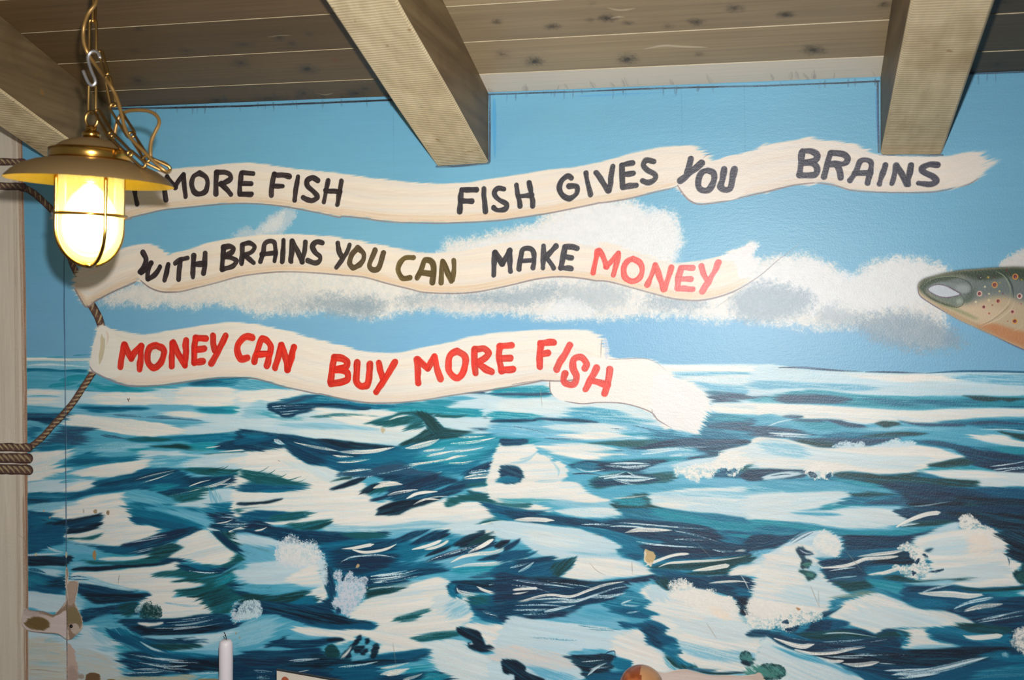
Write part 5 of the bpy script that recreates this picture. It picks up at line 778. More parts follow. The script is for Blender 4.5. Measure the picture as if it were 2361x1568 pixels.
def banners(p):
    P, L, F = p.P, p.L, p.F
    t1 = lambda s: tp(200, 350, s); t2 = lambda s: tp(790, 350, s); t3 = lambda s: tp(1380, 310, s); t4 = lambda s: tp(1771, 310, s); t5 = lambda s: tp(150, 680, s); t6 = lambda s: tp(740, 680, s); t7 = lambda s: tp(1180, 790, s)
    cat = lambda *a: np.concatenate(a)
    C = (229,218,204); TN = (214,184,150); C2 = (226,216,206)
    # first banner, behind fold then front
    banner(p, cat(t4('-60,110 0,98 150,70 300,50 430,46 600,58 750,80 900,130 1020,185 1300,205 1600,203 1750,175 1870,160 1940,175 2000,230')), cat(t4('-60,530 0,515 100,490 300,447 430,440 600,460 750,505 900,520 1200,530 1500,525 1700,490 1850,450 1960,380')), C2, (214,198,180))
    p.tile(1771, 310, 4.0001); p.mixing = False
    P(C2,'1700,210 1900,170 1960,180 2020,230 2080,270 2000,340 1960,400 1850,450 1700,490',a=-22,r=50,d=.35,tone=.03)
    p.mixing = True
    banner(p, t3('1040,245 1090,236 1250,196 1450,140 1600,90 1800,55 2000,50'), t3('728,468 780,545 840,605 920,636 1050,626 1200,602 1400,555 1600,510 1800,460 2000,438'), C2, (214,198,180))
    P(C2, np.concatenate([t3('728,468 780,545 840,605 920,630 1200,595 1300,300 1090,236 980,300')]), r=3, d=0, tone=.02) if 0 else None
    p.mixing = False; p.tile(1380,310,4.0001); P(C2,'735,440 735,490 790,560 850,610 930,632 1100,615 1300,580 1400,400 1300,190 1090,236 1045,245 960,250',r=6,d=0,tone=.03,soft=2,wob=2); p.mixing = True
    banner(p, cat(tp(0,0,'480,1990 640,1760 920,1590 1200,1540'), t1('600,185 780,160 1100,130 1340,105 1600,105 1800,135 2000,165 2330,198'), t2('0,205 250,235 500,265 700,285 830,295 1100,285 1350,255 1600,215 1900,165 2200,130 2340,105'), t3('0,260 200,200 400,150 600,115 780,100 880,110 960,140 1010,190 1045,240')), cat(tp(0,0,'560,2080 760,2060 1000,2040 1200,2010'), t1('400,600 550,565 700,530 900,510 1100,490 1350,470 1600,475 1800,495 2000,530 2200,570 2330,598'), t2('0,588 200,608 400,637 700,650 1000,650 1400,630 1600,605 1900,560 2200,500 2340,470'), t3('0,625 100,615 300,580 500,530 700,480 735,440')), C, TN)
    p.tile(1380,310,4.0001); p.mixing=False; L((110,100,110),5,'960,215 1000,190 1045,170',d=.2); L((140,124,124),9,'726,465 780,545 840,605 915,640',d=.1,tap=(.05,.2)); p.mixing=True
    # second banner
    banner(p, cat(tp(0,0,'688,2520 760,2440 960,2350 1080,2310'), t1('340,890 450,860 560,845 620,855 670,890 745,960')), cat(tp(0,0,'690,2660 740,2750 790,2825 850,2800'), t1('80,1370 250,1280 400,1215 485,1170 600,1100')), (232,222,210), TN)
    banner(p, cat(t1('740,958 830,930 1000,880 1150,830 1400,790 1600,765 1800,760 2000,762 2200,775 2330,790'), t2('0,797 200,830 400,870 600,905 800,938 1060,922 1300,872 1500,838 1700,815 1900,815 2100,830 2330,880'), t3('0,990 200,1040 400,1100 550,1155 700,1185 900,1170 1050,1140 1200,1085 1350,1025 1440,995')), cat(t1('478,1165 530,1212 600,1257 700,1287 850,1285 1000,1250 1200,1200 1400,1145 1650,1110 1850,1100 2100,1110 2330,1128'), t2('0,1132 200,1150 400,1205 600,1255 750,1290 1000,1300 1200,1290 1400,1255 1600,1210 1800,1165 2000,1145 2200,1160 2330,1182'), t3('0,1342 100,1352 300,1405 500,1460 700,1510 900,1525 1050,1505 1200,1460 1350,1390')), C, TN)
    p.tile(200,350,4.0001); p.mixing=False; P(C,'485,1170 540,1215 620,1255 740,1270 900,1100 860,930 740,958 690,905 560,860 450,1000',r=4,d=0,tone=.03,soft=2,wob=2); L((140,124,124),9,'478,1168 530,1214 600,1260 700,1290 850,1287',d=.1,tap=(.05,.2))
    L((214,186,152),26,'560,1215 700,1262 860,1262 1000,1230',d=.5,o=.5)
    p.tile(1380,310,4.0001)
    F((226,224,226),'1250,1180 1100,1140 1350,1025 1450,990 1490,1020 1440,1080 1430,1130 1500,1150 1440,1260 1300,1330',soft=22,g=20,wd=.25,o=.95)
    L((150,142,148),8,'900,1528 1050,1508 1200,1462 1350,1390 1500,1290 1650,1160 1760,1080 1850,1005',d=.15,tap=(.1,.3))
    # third banner, folded end first
    banner(p, t7('600,150 890,150 1000,148 1200,145 1300,165 1380,200 1440,260 1520,330 1700,410'), t7('345,340 355,440 400,500 500,540 650,560 800,550 1000,555 1150,585 1290,640 1350,715 1480,790'), (231,228,222), (224,214,206), edge=False)
    p.tile(1180,790,4.0001); p.mixing=False
    P((231,228,222),'345,300 345,340 355,440 400,505 500,545 650,562 800,552 1000,557 1150,590 1290,640 1400,400 1000,150 600,150',r=4,d=0,tone=.02,soft=2,wob=2)
    P((230,228,226),'1290,600 1300,660 1360,720 1480,795 1600,820 1690,845 1740,820 1800,700 1835,600 1800,480 1700,410 1520,330 1400,280 1300,300',a=28,r=26,d=.0,tone=.04)
    L((134,120,122),9,'450,522 500,540 650,562 800,550 1000,556 1150,588 1290,645 1350,715 1490,796',d=.15,tap=(.05,.1)); L((134,120,122),9,'348,335 352,440 385,495',d=.1); L((150,140,140),8,'1290,610 1300,660 1350,718',d=.2); L((140,126,130),7,'890,152 1050,148 1200,142 1320,175 1430,262',d=.3)
    p.mixing=True
    banner(p, cat(t5('300,310 365,285 450,315 600,350 770,360 950,330 1200,290 1400,260 1550,250 1750,270 2000,320 2330,405'), t6('0,415 150,455 350,505 550,530 700,530 900,495 1200,430 1500,365 1800,335 2100,320 2330,324'), tp(0,0,'5320,3044 5440,3052 5540,3100 5592,3200 5608,3312')), cat(t5('232,660 280,710 400,770 550,825 700,835 900,825 1100,800 1300,770 1500,755 1700,760 1850,790 2000,835 2200,880 2330,908'), t6('0,908 200,952 400,985 600,992 800,980 1000,955 1200,920 1500,880 1800,830 2040,785'), t7('280,345 600,330 840,160')), (232,226,216), (222,202,184))
    p.tile(150,680,4.0001); p.mixing=False
    P((232,228,220),'300,310 280,390 250,480 240,580 228,650 280,712 420,770 520,700 480,400 365,285',r=4,d=0,tone=.03,soft=2,wob=2)
    L((196,182,146),46,'345,370 345,480 330,560 315,640',d=.25,o=.8,tap=(.1,.3)); L((214,190,168),20,'375,330 395,380 380,460',d=.4,o=.6); L((150,140,150),12,'225,645 250,700 300,730 420,785 550,832 700,842',d=.1,tap=(.1,.1))
    p.tile(1180,790,4.0001); P((232,228,222),'420,300 600,330 840,330 880,160 700,140 500,200',r=4,d=0,tone=.02,soft=3,wob=2); L((206,212,226),40,'850,-60 872,30 875,140',d=.2,o=.8,tap=(.2,.1)); L((140,126,124),7,'830,-40 822,40 818,140',d=.1); L((134,120,122),6,'0,385 150,360 280,345',d=.2)
    p.mixing=True
def letters(p):
    K=(38,29,31); K2=(40,38,46); O=(78,62,26); R=(206,34,18); R2=(220,62,52)
    def W(x, y, col, w, *ss):
        p.tile(x, y, 4.0001); p.mixing=False
        for s in ss:
            p.L(col, w, s, d=.12, tap=(0,0), hard=3., tone=.16, r=0)
        for s in ss:
            p.L(tuple(min(255, c * 1.25 + 8) for c in col), w * .5, s, d=.75, tap=(.1,.1), tone=.1, o=.45)
        p.mixing=True
    T=(200,350)
    W(*T,K,46,'728,440 720,340 740,225','740,225 780,290 815,325','815,322 850,260 890,210','890,212 900,320 910,410','430,300 445,400 462,480',
      '1038,195 1095,230 1112,295 1095,360 1035,388 985,360 965,295 985,225 1038,195','1195,190 1190,300 1190,388','1195,188 1270,185 1325,215 1310,260 1230,295','1235,292 1290,350 1328,392',
      '1430,192 1410,300 1410,390','1430,192 1535,200','1420,290 1515,290','1410,390 1515,392','1730,205 1705,310 1700,398','1730,206 1870,226','1715,312 1805,316','1945,228 1930,330 1915,442',
      '2130,264 2080,236 2030,265 2035,320 2100,370 2125,420 2070,452 1998,420','2225,262 2205,360 2185,462','2345,268 2330,370 2310,482','2205,355 2335,365')
    W(*T,K,46,'515,925 545,985 525,1050 492,1105','500,1110 545,1080 592,1025','592,1028 565,1100 560,1165','565,1172 620,1140 672,1062','750,1038 735,1110 716,1180','815,1024 870,992 928,976','865,995 850,1090 845,1172',
      '985,958 980,1060 978,1155','1090,935 1085,1030 1075,1120','985,1042 1085,1028','1260,882 1250,980 1246,1082','1260,880 1320,870 1350,892 1330,930 1270,965','1270,968 1340,980 1375,1010 1340,1055 1248,1080',
      '1435,858 1430,950 1425,1032','1440,852 1500,842 1545,872 1520,920 1450,955','1455,955 1500,990 1538,1022','1600,1010 1625,920 1640,845 1690,822 1730,842 1740,930 1730,1005','1615,945 1735,930','1812,815 1808,910 1800,1012',
      '1880,1008 1890,910 1893,822','1893,824 1945,920 1985,1012','2015,832 2005,920 1985,1010','2172,842 2120,826 2080,870 2110,930 2152,970 2140,1010 2090,1022 2035,1000','2312,842 2325,920 2350,962')
    T=(790,350)
    W(*T,K,48,'62,858 30,940 -60,1065'); W(*T,(60,46,28),48,'135,885 188,930 190,990 150,1045 100,1066 65,1030 75,960 135,885','295,908 265,980 245,1050 275,1086 320,1080 350,1020 375,932')
    W(*T,O,50,'648,975 570,978 520,1040 516,1110 555,1165 618,1160','685,1165 730,1060 755,1002 810,1003 838,1060 830,1160 826,1205','715,1112 832,1125','905,1202 910,1100 920,1010','922,1012 960,1100 1000,1192','1022,1000 1025,1080 1010,1180')
    W(*T,K2,50,'1390,1135 1395,1030 1400,930','1405,930 1440,980 1470,1030','1470,1030 1510,960 1538,910','1538,912 1540,1000 1545,1100','1625,1078 1640,980 1655,905 1700,888 1750,910 1765,1000 1755,1065','1640,1005 1750,1000','1850,868 1850,970 1845,1066','1965,870 1910,930 1860,985','1880,975 1920,1030 1945,1070','2050,875 2030,970 2010,1072','2050,872 2110,875 2158,892','2040,962 2110,975','2010,1068 2105,1078')
    W(*T,R2,52,'2350,918 2330,1010 2307,1115')
    W(*T,K2,48,'1095,348 1085,450 1078,555','1095,348 1230,348','1090,450 1190,455','1300,340 1305,440 1315,548','1485,342 1430,336 1400,380 1440,440 1510,480 1500,525 1430,536 1395,515','1600,308 1615,400 1635,498','1720,282 1735,380 1755,498','1615,410 1740,396','2110,240 2070,222 2015,270 2000,340 2030,400 2090,430 2150,390 2155,320 2085,315','2240,195 2260,290 2285,390')
    T=(1380,310); K3=(46,46,60)
    W(*T,K2,50,'-24,352 30,430 85,515','130,292 115,400 95,515','215,282 215,380 220,480','215,278 310,262','215,368 320,356','220,482 345,466','510,248 440,236 410,280 450,330 520,372 510,420 450,440 405,426')
    W(*T,K3,58,'850,220 835,300 820,350','948,262 860,340 752,425','1002,330 1060,355 1060,420 1020,500 970,516 920,480 925,400 960,345 1002,330','1155,315 1140,400 1125,480 1165,512 1215,495 1235,400 1250,315')
    W(*T,(222,70,62),52,'8,1068 50,1150 70,1218','70,1218 130,1150 180,1092','180,1092 160,1200 135,1296','315,1145 380,1180 400,1250 370,1330 305,1355 240,1310 230,1230 270,1165 315,1145','445,1388 490,1290 520,1200','520,1202 560,1310 595,1425','670,1225 640,1330 610,1425')
    W(*T,(218,84,84),54,'760,1228 735,1320 725,1415','760,1228 865,1228','745,1330 850,1330','730,1422 865,1422','945,1212 970,1290 1000,1340','1105,1175 1050,1290 952,1448')
    T=(1771,310)
    W(*T,K3,58,'312,160 300,260 288,365','320,152 400,152 450,190 430,240 320,260','320,262 410,265 450,310 430,370 290,374','570,175 540,280 515,388','580,170 680,178 728,220 690,270 570,270','620,270 650,330 665,402')
    W(*T,K3,52,'752,420 810,330 850,246 910,235 950,272 935,360 915,450','800,355 940,350','1075,280 1050,370 1025,450','1180,280 1160,370 1138,452','1190,290 1240,380 1280,455','1318,280 1300,370 1285,458','1562,278 1480,276 1420,310 1440,350 1520,390 1550,430 1500,458 1385,445')
    T=(150,680)
    W(*T,R,60,'545,458 520,570 510,662','550,458 580,530 608,582','608,582 650,520 700,470','700,474 695,580 685,682','840,464 905,500 905,570 870,640 815,668 765,620 760,540 790,480 840,464','985,442 985,550 985,656','995,442 1050,560 1105,645','1112,418 1110,530 1105,645','1202,398 1190,510 1188,622','1202,398 1296,398','1195,500 1282,496','1190,622 1272,614','1365,378 1365,450 1385,510','1475,378 1420,500 1347,630',
      '1722,392 1660,386 1600,440 1586,510 1620,588 1682,580','1742,610 1775,500 1810,408 1860,420 1895,480 1880,580 1860,655','1765,545 1885,545','1932,672 1965,570 1990,462','1995,462 2030,570 2050,685','2108,485 2080,590 2050,690')
    T=(740,680)
    W(*T,R,62,'118,580 100,690 88,798','120,576 200,584 242,620 220,670 110,690','120,690 220,700 250,740 230,790 92,820','332,620 325,720 325,800 370,845 430,820 445,720 452,636','532,625 550,700 572,768','680,622 600,760 508,895')
    W(*T,(212,46,32),62,'885,595 890,700 895,812','895,598 940,640 980,678','985,678 1020,610 1045,568','1045,572 1070,680 1100,772','1255,520 1320,560 1330,640 1290,740 1240,762 1180,700 1175,610 1200,545 1255,520','1415,504 1415,610 1425,716','1420,500 1500,492 1540,540 1500,590 1430,625','1440,625 1510,680 1572,708','1650,472 1640,580 1665,698','1650,472 1758,464','1650,585 1745,580','1665,698 1772,685','2025,445 2015,560 2015,660','2025,442 2145,434','2025,540 2088,536')
    W(1180,790,R2,62,'532,20 470,130 412,245','672,232 688,190 640,134 572,150 562,230 595,310 580,370 530,388 476,350 490,285','780,232 730,330 682,425','900,245 885,350 850,470','740,348 885,388')
def rope(p, pts, w, step, base=(98,70,58), lt=(176,160,120), s=1):
    q = spline(np.array(pts, float), False, 8)
    p.tile(0,0,1); p.mixing=False
    p.L((62,40,36), w * 1.08, pts, d=0, tap=(0,0), hard=2, tone=.1); p.L(base, w * .86, np.array(pts, float) - [0.6, .6], d=.1, tap=(0,0), hard=2, tone=.2)
    d = np.diff(q, axis=0); ln = np.hypot(*d.T); cum = np.concatenate([[0], np.cumsum(ln)])
    for t in np.arange(step * .4, cum[-1], step):
        i = min(np.searchsorted(cum, t) - 1, len(d) - 1); i = max(i, 0); u = d[i] / ln[i]; n = np.array([-u[1], u[0]]); c = q[i] + u * (t - cum[i])
        p.L(lt, w * .26, [c - n * w * .46 - u * w * .42 * s, c - n * w * .1 + u * w * .05 * s, c + n * w * .44 + u * w * .5 * s], d=.15, tap=(.2,.5), tone=.15)
        p.L((150,118,104), w * .3, [c - n * w * .1 + u * step * .5, c + n * w * .2 + u * step * .6], d=.5, tap=(.3,.4), o=.6)
    p.mixing=True
def post_ropes(p):
    P, L, F = p.P, p.L, p.F
    p.tile(0,0,1); p.mixing=False
    P((222,210,192),'-150,180 47,180 50,330 54,430 59,645 62,900 64,1240 66,1750 -150,1750',a=90,r=4,d=0,tone=.05,sharp=True,soft=.6,wob=1)
    for i in range(40):
        x = p.rs.uniform(-140, 40); y = p.rs.uniform(200, 1500)
        L(((212,198,180),(230,220,204),(206,188,168),(218,206,192))[i % 4], p.rs.uniform(6,18), [(x,y),(x+2,y+120),(x+5,y+p.rs.uniform(200,420))], d=.5, o=.45)
    L((168,134,108),12,[(43,200),(47,430),(52,645),(56,900),(58,1240),(60,1740)],d=.45,o=.75,tap=(0,0),r=.02); L((150,104,78),6,[(47,200),(51,430),(56,645),(59,900),(61,1240),(63,1740)],d=.4,o=.7,tap=(0,0),r=.02); L((180,160,140),10,[(30,200),(36,645),(42,1240),(46,1740)],d=.5,o=.5,tap=(0,0)); L((196,168,150),8,[(26,240),(28,340)],d=.3,o=.6)
    p.mixing=True
    rope(p,[(48,432),(70,440),(95,460),(120,484)],13,15); rope(p,[(160,590),(168,612),(182,640)],13,14)
    rope(p,[(208,700),(218,716),(228,734),(233,752)],18,17); rope(p,[(214,858),(196,886),(175,918),(150,950),(120,982),(95,1010),(66,1034)],13.5,11.5)
    for y in (374, 430): rope(p,[(-130,y-1),(-40,y-2),(53,y)],14,12)
    for y in (1031, 1056, 1082): rope(p,[(-130,y-2),(-40,y-1),(66,y+1)],19 if y > 1032 else 16,12.5)
    p.mixing=False; p.tile(0,0,1); P((200,190,180),'196,640 215,625 214,690 205,708 186,690 174,655',r=3,d=.3,tone=.05,o=.6); L((196,160,130),5,[(203,650),(210,672),(214,692)],d=.5); p.mixing=True
def fish(p):
    P, L, F = p.P, p.L, p.F
    p.tile(1950,560,5.601); p.mixing=False
    k = dict(r=0,d=0,tone=.03,wob=2,grit=0)
    body='930,600 940,530 1000,475 1100,440 1300,390 1500,355 1700,340 1900,325 2100,316 2302,318 2700,330 3300,390 4200,560 4900,760 5300,640 5400,1000 5300,1280 4900,1060 4200,1360 3300,1600 2700,1540 2302,1375 2100,1285 1900,1190 1700,1100 1500,1010 1300,900 1100,780 970,690'
    P((58,52,86),body.replace('1375','1384').replace('1285','1293'),soft=4,**k); P((186,166,136),body,soft=3,**k)
    P((186,126,80),'1700,1060 1850,1030 2000,1060 2302,1150 3300,1350 4200,1250 4200,1340 3300,1570 2700,1510 2302,1355 2100,1270 1900,1180 1700,1092',soft=18,**k); P((206,182,150),'1300,820 1600,790 1900,830 2050,880 1900,1000 1700,1050 1500,980',soft=40,o=.8,**k); P((172,140,100),'1180,800 1400,900 1700,1050 1900,1150 1850,1160 1650,1070 1400,960',soft=14,o=.7,**k)
    P((100,112,110),'960,590 1010,520 1200,450 1500,420 1900,420 2302,420 3300,520 4200,720 4200,900 3300,900 2302,760 2150,700 1900,690 1650,760 1500,780 1300,730 1080,660',soft=38,**k)
    P((44,60,40),'940,545 1000,478 1100,442 1300,392 1500,358 1700,343 1900,328 2100,319 2302,321 3300,395 4200,560 4800,760 4200,720 3300,600 2302,480 2100,440 1900,470 1700,480 1500,420 1300,425 1150,450 1020,510',soft=22,**k)
    P((50,66,44),'945,590 965,540 1050,480 1200,440 1350,430 1480,440 1330,480 1150,520 1050,570 1030,620 1100,690 1250,760 1400,800 1460,815 1350,825 1200,775 1060,700',soft=10,**k); P((120,132,84),'960,600 1000,660 1150,750 1400,830 1700,970 1650,980 1350,850 1100,730',soft=14,o=.7,**k); P((116,128,126),'1060,600 1120,540 1230,510 1400,520 1560,520 1610,560 1600,630 1500,650 1380,590 1250,540 1130,560',soft=8,**k); P((104,118,104),'1080,620 1200,695 1350,705 1480,680 1520,740 1500,800 1430,815 1300,775 1150,710',soft=8,**k); P((170,176,166),'1430,740 1480,720 1510,750 1490,790 1440,790',soft=10,o=.7,**k); P((150,160,160),'1450,550 1560,550 1600,590 1570,640 1490,645 1420,600',soft=16,o=.8,**k); P((60,78,60),'1620,640 1680,560 1660,680 1600,760 1540,780 1540,700',soft=16,o=.6,**k)
    P((96,80,92),'1058,600 1108,555 1200,532 1300,552 1400,600 1490,660 1400,697 1300,712 1200,697 1095,645',soft=2,**k); P((190,198,206),'1068,600 1112,563 1200,543 1300,564 1390,612 1468,660 1400,686 1300,700 1200,684 1102,636',soft=2,**k)
    for c,w,q in (((36,48,36),9,'985,575 1050,502 1150,462 1300,442 1450,447 1570,500 1620,560 1618,630 1560,662 1490,658'),((36,48,36),9,'985,615 1100,712 1250,782 1380,822 1450,827 1510,792 1524,740 1505,690 1480,672'),((130,146,110),8,'990,560 1060,492 1160,450 1300,432 1440,436 1560,480'),((34,50,44),16,'1970,355 2070,430 2135,530 2160,640 2160,705'),((150,160,130),10,'1930,360 2040,425 2108,540 2122,640 2110,690'),((150,130,104),10,'2160,705 2130,780 2050,870 1930,965 1750,1070'),((216,198,168),9,'2120,700 2090,780 2000,880 1880,980 1720,1050'),((216,198,168),9,'2170,760 2140,840 2060,920 1960,990 1740,1078'),((210,190,160),7,'2302,1040 2250,1090 2150,1140'),((70,56,84),8,'932,590 935,635 970,695 1100,785 1300,905')):
        L(c,w,q,d=.1,tap=(.2,.3),hard=0)
    def dot(c,x,y,r): P(c,[(x+r*math.cos(a),y+r*math.sin(a)*1.02) for a in np.linspace(0,5.5,8)],r=0,d=0,tone=.04,soft=1,wob=2)
    for x,y,r,c in ((2190,436,40,(200,140,60)),(1924,542,40,(196,140,76)),(1728,656,36,(214,180,160)),(2246,688,36,(220,196,184)),(1970,752,34,(206,160,120)),(1784,828,32,(212,176,150)),(2155,890,30,(214,170,150)),(2184,1012,36,(212,150,70)),(2420,620,36,(210,150,80)),(2520,840,36,(214,176,150)),(2700,560,38,(200,140,60)),(2860,900,36,(214,176,150)),(3000,650,36,(206,160,120)),(2480,1100,34,(214,176,150))):
        dot(c,x,y,r); dot((104,30,40),x-2,y,r*.6); dot((200,150,150),x+r*.12,y+r*.2,r*.16)
    for x,y,r,c in ((1840,445,15,(176,146,50)),(1990,512,9,(176,146,60)),(1797,567,13,(214,206,170)),(1850,658,13,(210,196,150)),(1985,625,12,(200,180,120)),(1848,740,15,(216,196,150)),(1680,765,14,(216,204,170)),(1915,446,11,(90,36,32)),(2080,355,16,(84,28,30)),(2115,394,10,(84,28,30)),(2272,478,12,(150,130,50)),(2030,655,10,(126,60,90)),(1893,803,10,(150,90,80)),(1852,912,12,(160,80,60)),(2092,1012,9,(160,90,80)),(2265,788,9,(160,90,100)),(2050,715,9,(190,160,70)),(1800,686,7,(150,130,160))): dot(c,x,y,r)
    dot((30,36,32),1738,443,32); dot((60,70,60),1738,443,20); dot((20,22,22),1738,445,15); dot((220,224,220),1742,446,6); L((150,160,150),6,'1715,480 1740,494 1768,478',d=.2)
    p.mixing=True
def damage(p):
    P, L, F = p.P, p.L, p.F
    p.mixing=False
    p.tile(0,0,1); L((60,92,124),2.2,[(142,240),(148,420),(148,560),(147,700),(149,820),(150,960),(151,1100),(152,1240),(152,1310)],d=.25,o=.8,tap=(0,0)); L((150,176,196),1.6,[(151,830),(152,960),(153,1100),(154,1240)],d=.5,o=.5,tap=(0,0)); L((84,80,84),2.2,[(153,1300),(153,1420),(154,1500),(155,1620)],d=.1,o=.9,tap=(0,0))
    p.tile(0,1176,4.0001); kk=dict(d=0,tone=.05,soft=1,wob=5,grit=.5)
    P((206,188,170),'612,525 634,570 626,640 640,654 700,654 722,668 716,740 699,800 696,870 729,930 759,1000 756,1092 702,1155 622,1200 596,1172 530,1144 400,1134 258,1114 200,1062 196,1000 212,950 218,900 290,926 400,936 490,966 536,926 598,856 607,800 600,660',r=5,**kk)
    P((150,128,110),'616,540 630,575 622,640 612,690 612,850 540,935 490,972 400,945 300,935 230,915 222,960 300,980 420,970 520,1000 612,960 640,1190 700,1145 748,1085 750,1000 722,935 690,872 693,800 710,740 714,672 650,664 625,700 620,640',r=4,**kk); P((176,154,138),'625,680 705,668 708,740 690,800 684,860 640,880 622,780',r=4,**kk)
    P((212,196,192),'230,1010 290,1000 420,1010 470,1000 540,965 600,930 612,960 614,1170 530,1138 400,1128 262,1108 208,1058',r=4,**kk); F((206,190,186),'215,920 280,930 400,960 460,1010 440,1050 230,1040 205,1000',soft=12,g=10,o=.8); P((114,92,52),'228,1040 270,1000 350,985 420,1010 458,1050 450,1090 380,1108 290,1098 240,1075',r=8,d=.05,tone=.15,soft=4,wob=8,a=20); P((134,118,84),'622,920 690,900 740,990 746,1060 700,1050 640,1040 622,1100',r=6,**kk); P((196,178,164),'648,1070 690,1045 726,1070 728,1110 690,1140 660,1120',r=4,**kk)
    L((120,104,96),7,'598,850 545,930 490,968 400,938 300,928 218,900',d=.2); L((110,96,90),6,'202,1062 260,1112 400,1132 530,1142 620,1196 702,1152 756,1092',d=.3); L((226,214,204),7,'614,560 630,600 614,700 624,800 630,880',d=.3); L((90,76,72),5,'614,880 616,1000 614,1190',d=.1,tap=(0,0)); L((226,216,206),7,'720,670 712,760 694,830',d=.3)
    P((196,172,160),'622,1252 680,1285 705,1400 725,1500 690,1620 622,1620',r=8,**kk); P((170,146,134),'640,1440 700,1460 725,1540 700,1620 630,1620',soft=10,r=10,d=0,o=.7)
    P((112,84,56),'795,1530 820,1505 870,1502 910,1515 925,1550 900,1600 800,1600',r=6,**kk); P((140,116,70),'1000,1560 1060,1562 1060,1600 1000,1600',r=10,**kk); F((150,130,110),'720,1520 770,1515 780,1550 740,1560',soft=8,g=8,o=.7); P((150,124,84),'1850,1560 2000,1558 2000,1580 1850,1580',r=10,d=.4)
    for x,y,rx,ry,c in ((871,418,17,46,(170,132,84)),(996,25,14,22,(150,126,96)),(880,14,18,20,(168,148,118)),(463,70,9,9,(190,150,140)),(405,10,9,12,(200,170,150)),(333,412,10,16,(206,190,150)),(612,415,9,30,(206,196,170)),(770,10,6,22,(180,176,168)),(2175,1135,8,10,(170,160,130)),(2210,1178,6,14,(170,160,130))): P(c,[(x+rx*math.cos(a),y+ry*math.sin(a)) for a in np.linspace(0,5.6,8)],r=3,d=.1,soft=1,wob=4)
    L((110,104,104),4,'1098,595 1092,640 1088,680',d=.2); L((130,110,100),4,'270,1468 400,1475 550,1495',d=.3); L((150,130,120),3,'160,220 200,250 250,300',d=.3)
    p.tile(0,790,4.0001); L((90,70,60),9,'1172,510 1182,530 1188,548',d=.1); L((90,70,60),6,'1195,512 1185,528',d=.1)
    p.tile(590,790,4.0001); F((190,170,130),'1150,800 1170,785 1195,805 1170,835',soft=6,g=8,o=.8); p.tile(590,1176,4.0001); P((186,160,120),'922,530 935,500 955,505 955,525 935,537',r=2,**kk)
    p.tile(1180,1176,4.0001); P((196,170,124),'1228,360 1265,372 1310,390 1326,430 1300,490 1282,525 1260,505 1225,470 1220,430',r=3,**kk); P((224,212,192),'1228,370 1240,400 1228,450 1262,490 1290,480 1285,522 1260,505 1222,470 1218,430',r=3,**kk)
    P((200,180,168),'1200,1460 1290,1468 1400,1500 1500,1480 1600,1470 1700,1490 1800,1518 2000,1525 2130,1530 2230,1520 2270,1498 2310,1520 2340,1570 2420,1600 2420,1800 1100,1800',r=6,**kk); P((214,198,192),'1350,1520 1600,1500 1900,1545 2200,1560 2200,1680 1400,1660',r=10,d=.2,soft=8,o=.8); L((226,214,204),7,'1290,1468 1400,1498 1500,1478 1600,1468 1700,1488 1800,1515 2000,1522 2130,1527 2230,1518',d=.3,tap=(0,0))
    p.tile(1770,1176,4.0001); P((186,140,96),'262,900 300,912 296,925 275,925',r=2,**kk)
    p.tile(0,0,1)
    for q in ([(1358,1296),(1375,1315),(1396,1326)],[(1456,1295),(1458,1325)],[(1628,1435),(1653,1474)],[(1605,1250),(1640,1286)],[(1886,1360),(1888,1400)],[(1868,1350),(1890,1402)],[(905,1480),(915,1550)],[(1645,712),(1720,660)],[(1245,895),(1250,940)],[(1950,1270),(1990,1320)],[(640,1060),(646,1064)]): L((150,140,130),1.6,q,d=.3,o=.7)
    p.mixing=True
def mural(p):
    sky(p); sea_left(p); sea_midleft(p); sea_midright(p); sea_right(p); sea_beyond(p); dirt(p); post_ropes(p); banners(p); letters(p); fish(p); damage(p)
# ---------------------------------------------------------------- the painted wall
S_W = 1450.; WX0, WX1, WZ0, WZ1 = -1.78, .82, ZC - .70, ZC + .56
CP, SP = math.cos(PSI), math.sin(PSI)
def px_to_wall(q):
    a = (q[:, 0] - CX) / F_PX; dx = a * CP - SP; dy = a * SP + CP; k = DIST / dy
    return np.stack([dx * k, ZC - (q[:, 1] - CY) / F_PX * k], 1)
def wall_map(q):
    w_ = px_to_wall(q); return np.stack([(w_[:, 0] - WX0) * S_W, (WZ1 - w_[:, 1]) * S_W], 1)
PT = Painter(int((WX1 - WX0) * S_W), int((WZ1 - WZ0) * S_W), wall_map)
mural(PT)
N = Nodes('mural_paint'); tx = N.n('ShaderNodeTexImage'); tx.image = image('mural', PT); tx.extension = 'EXTEND'
uv = N.n('ShaderNodeUVMap'); N.l(uv.outputs[0], tx.inputs[0])
v = N.coords()
grime = N.noise(v, 2.2, 5); mixn = N.n('ShaderNodeMix', data_type='RGBA', blend_type='MULTIPLY'); mixn.inputs[0].default_value = .5
N.l(tx.outputs[0], mixn.inputs[6]); N.l(N.ramp(grime, (.3, (.90, .88, .85)), (.7, (1, 1, 1))), mixn.inputs[7]); N.l(mixn.outputs[2], N.b.inputs['Base Color'])
fine = N.noise(v, 420, 2); brush = N.noise(N.coords((70, 70, 220)), 1, 3)
ad = N.n('ShaderNodeMath', operation='ADD'); N.l(fine, ad.inputs[0]); N.l(brush, ad.inputs[1])
N.l(N.bump(ad.outputs[0], .2, .0014).outputs[0], N.b.inputs['Normal'])
N.b.inputs['Roughness'].default_value = W_ROUGH; N.b.inputs['Specular IOR Level'].default_value = W_SPEC
M_MURAL = N.m
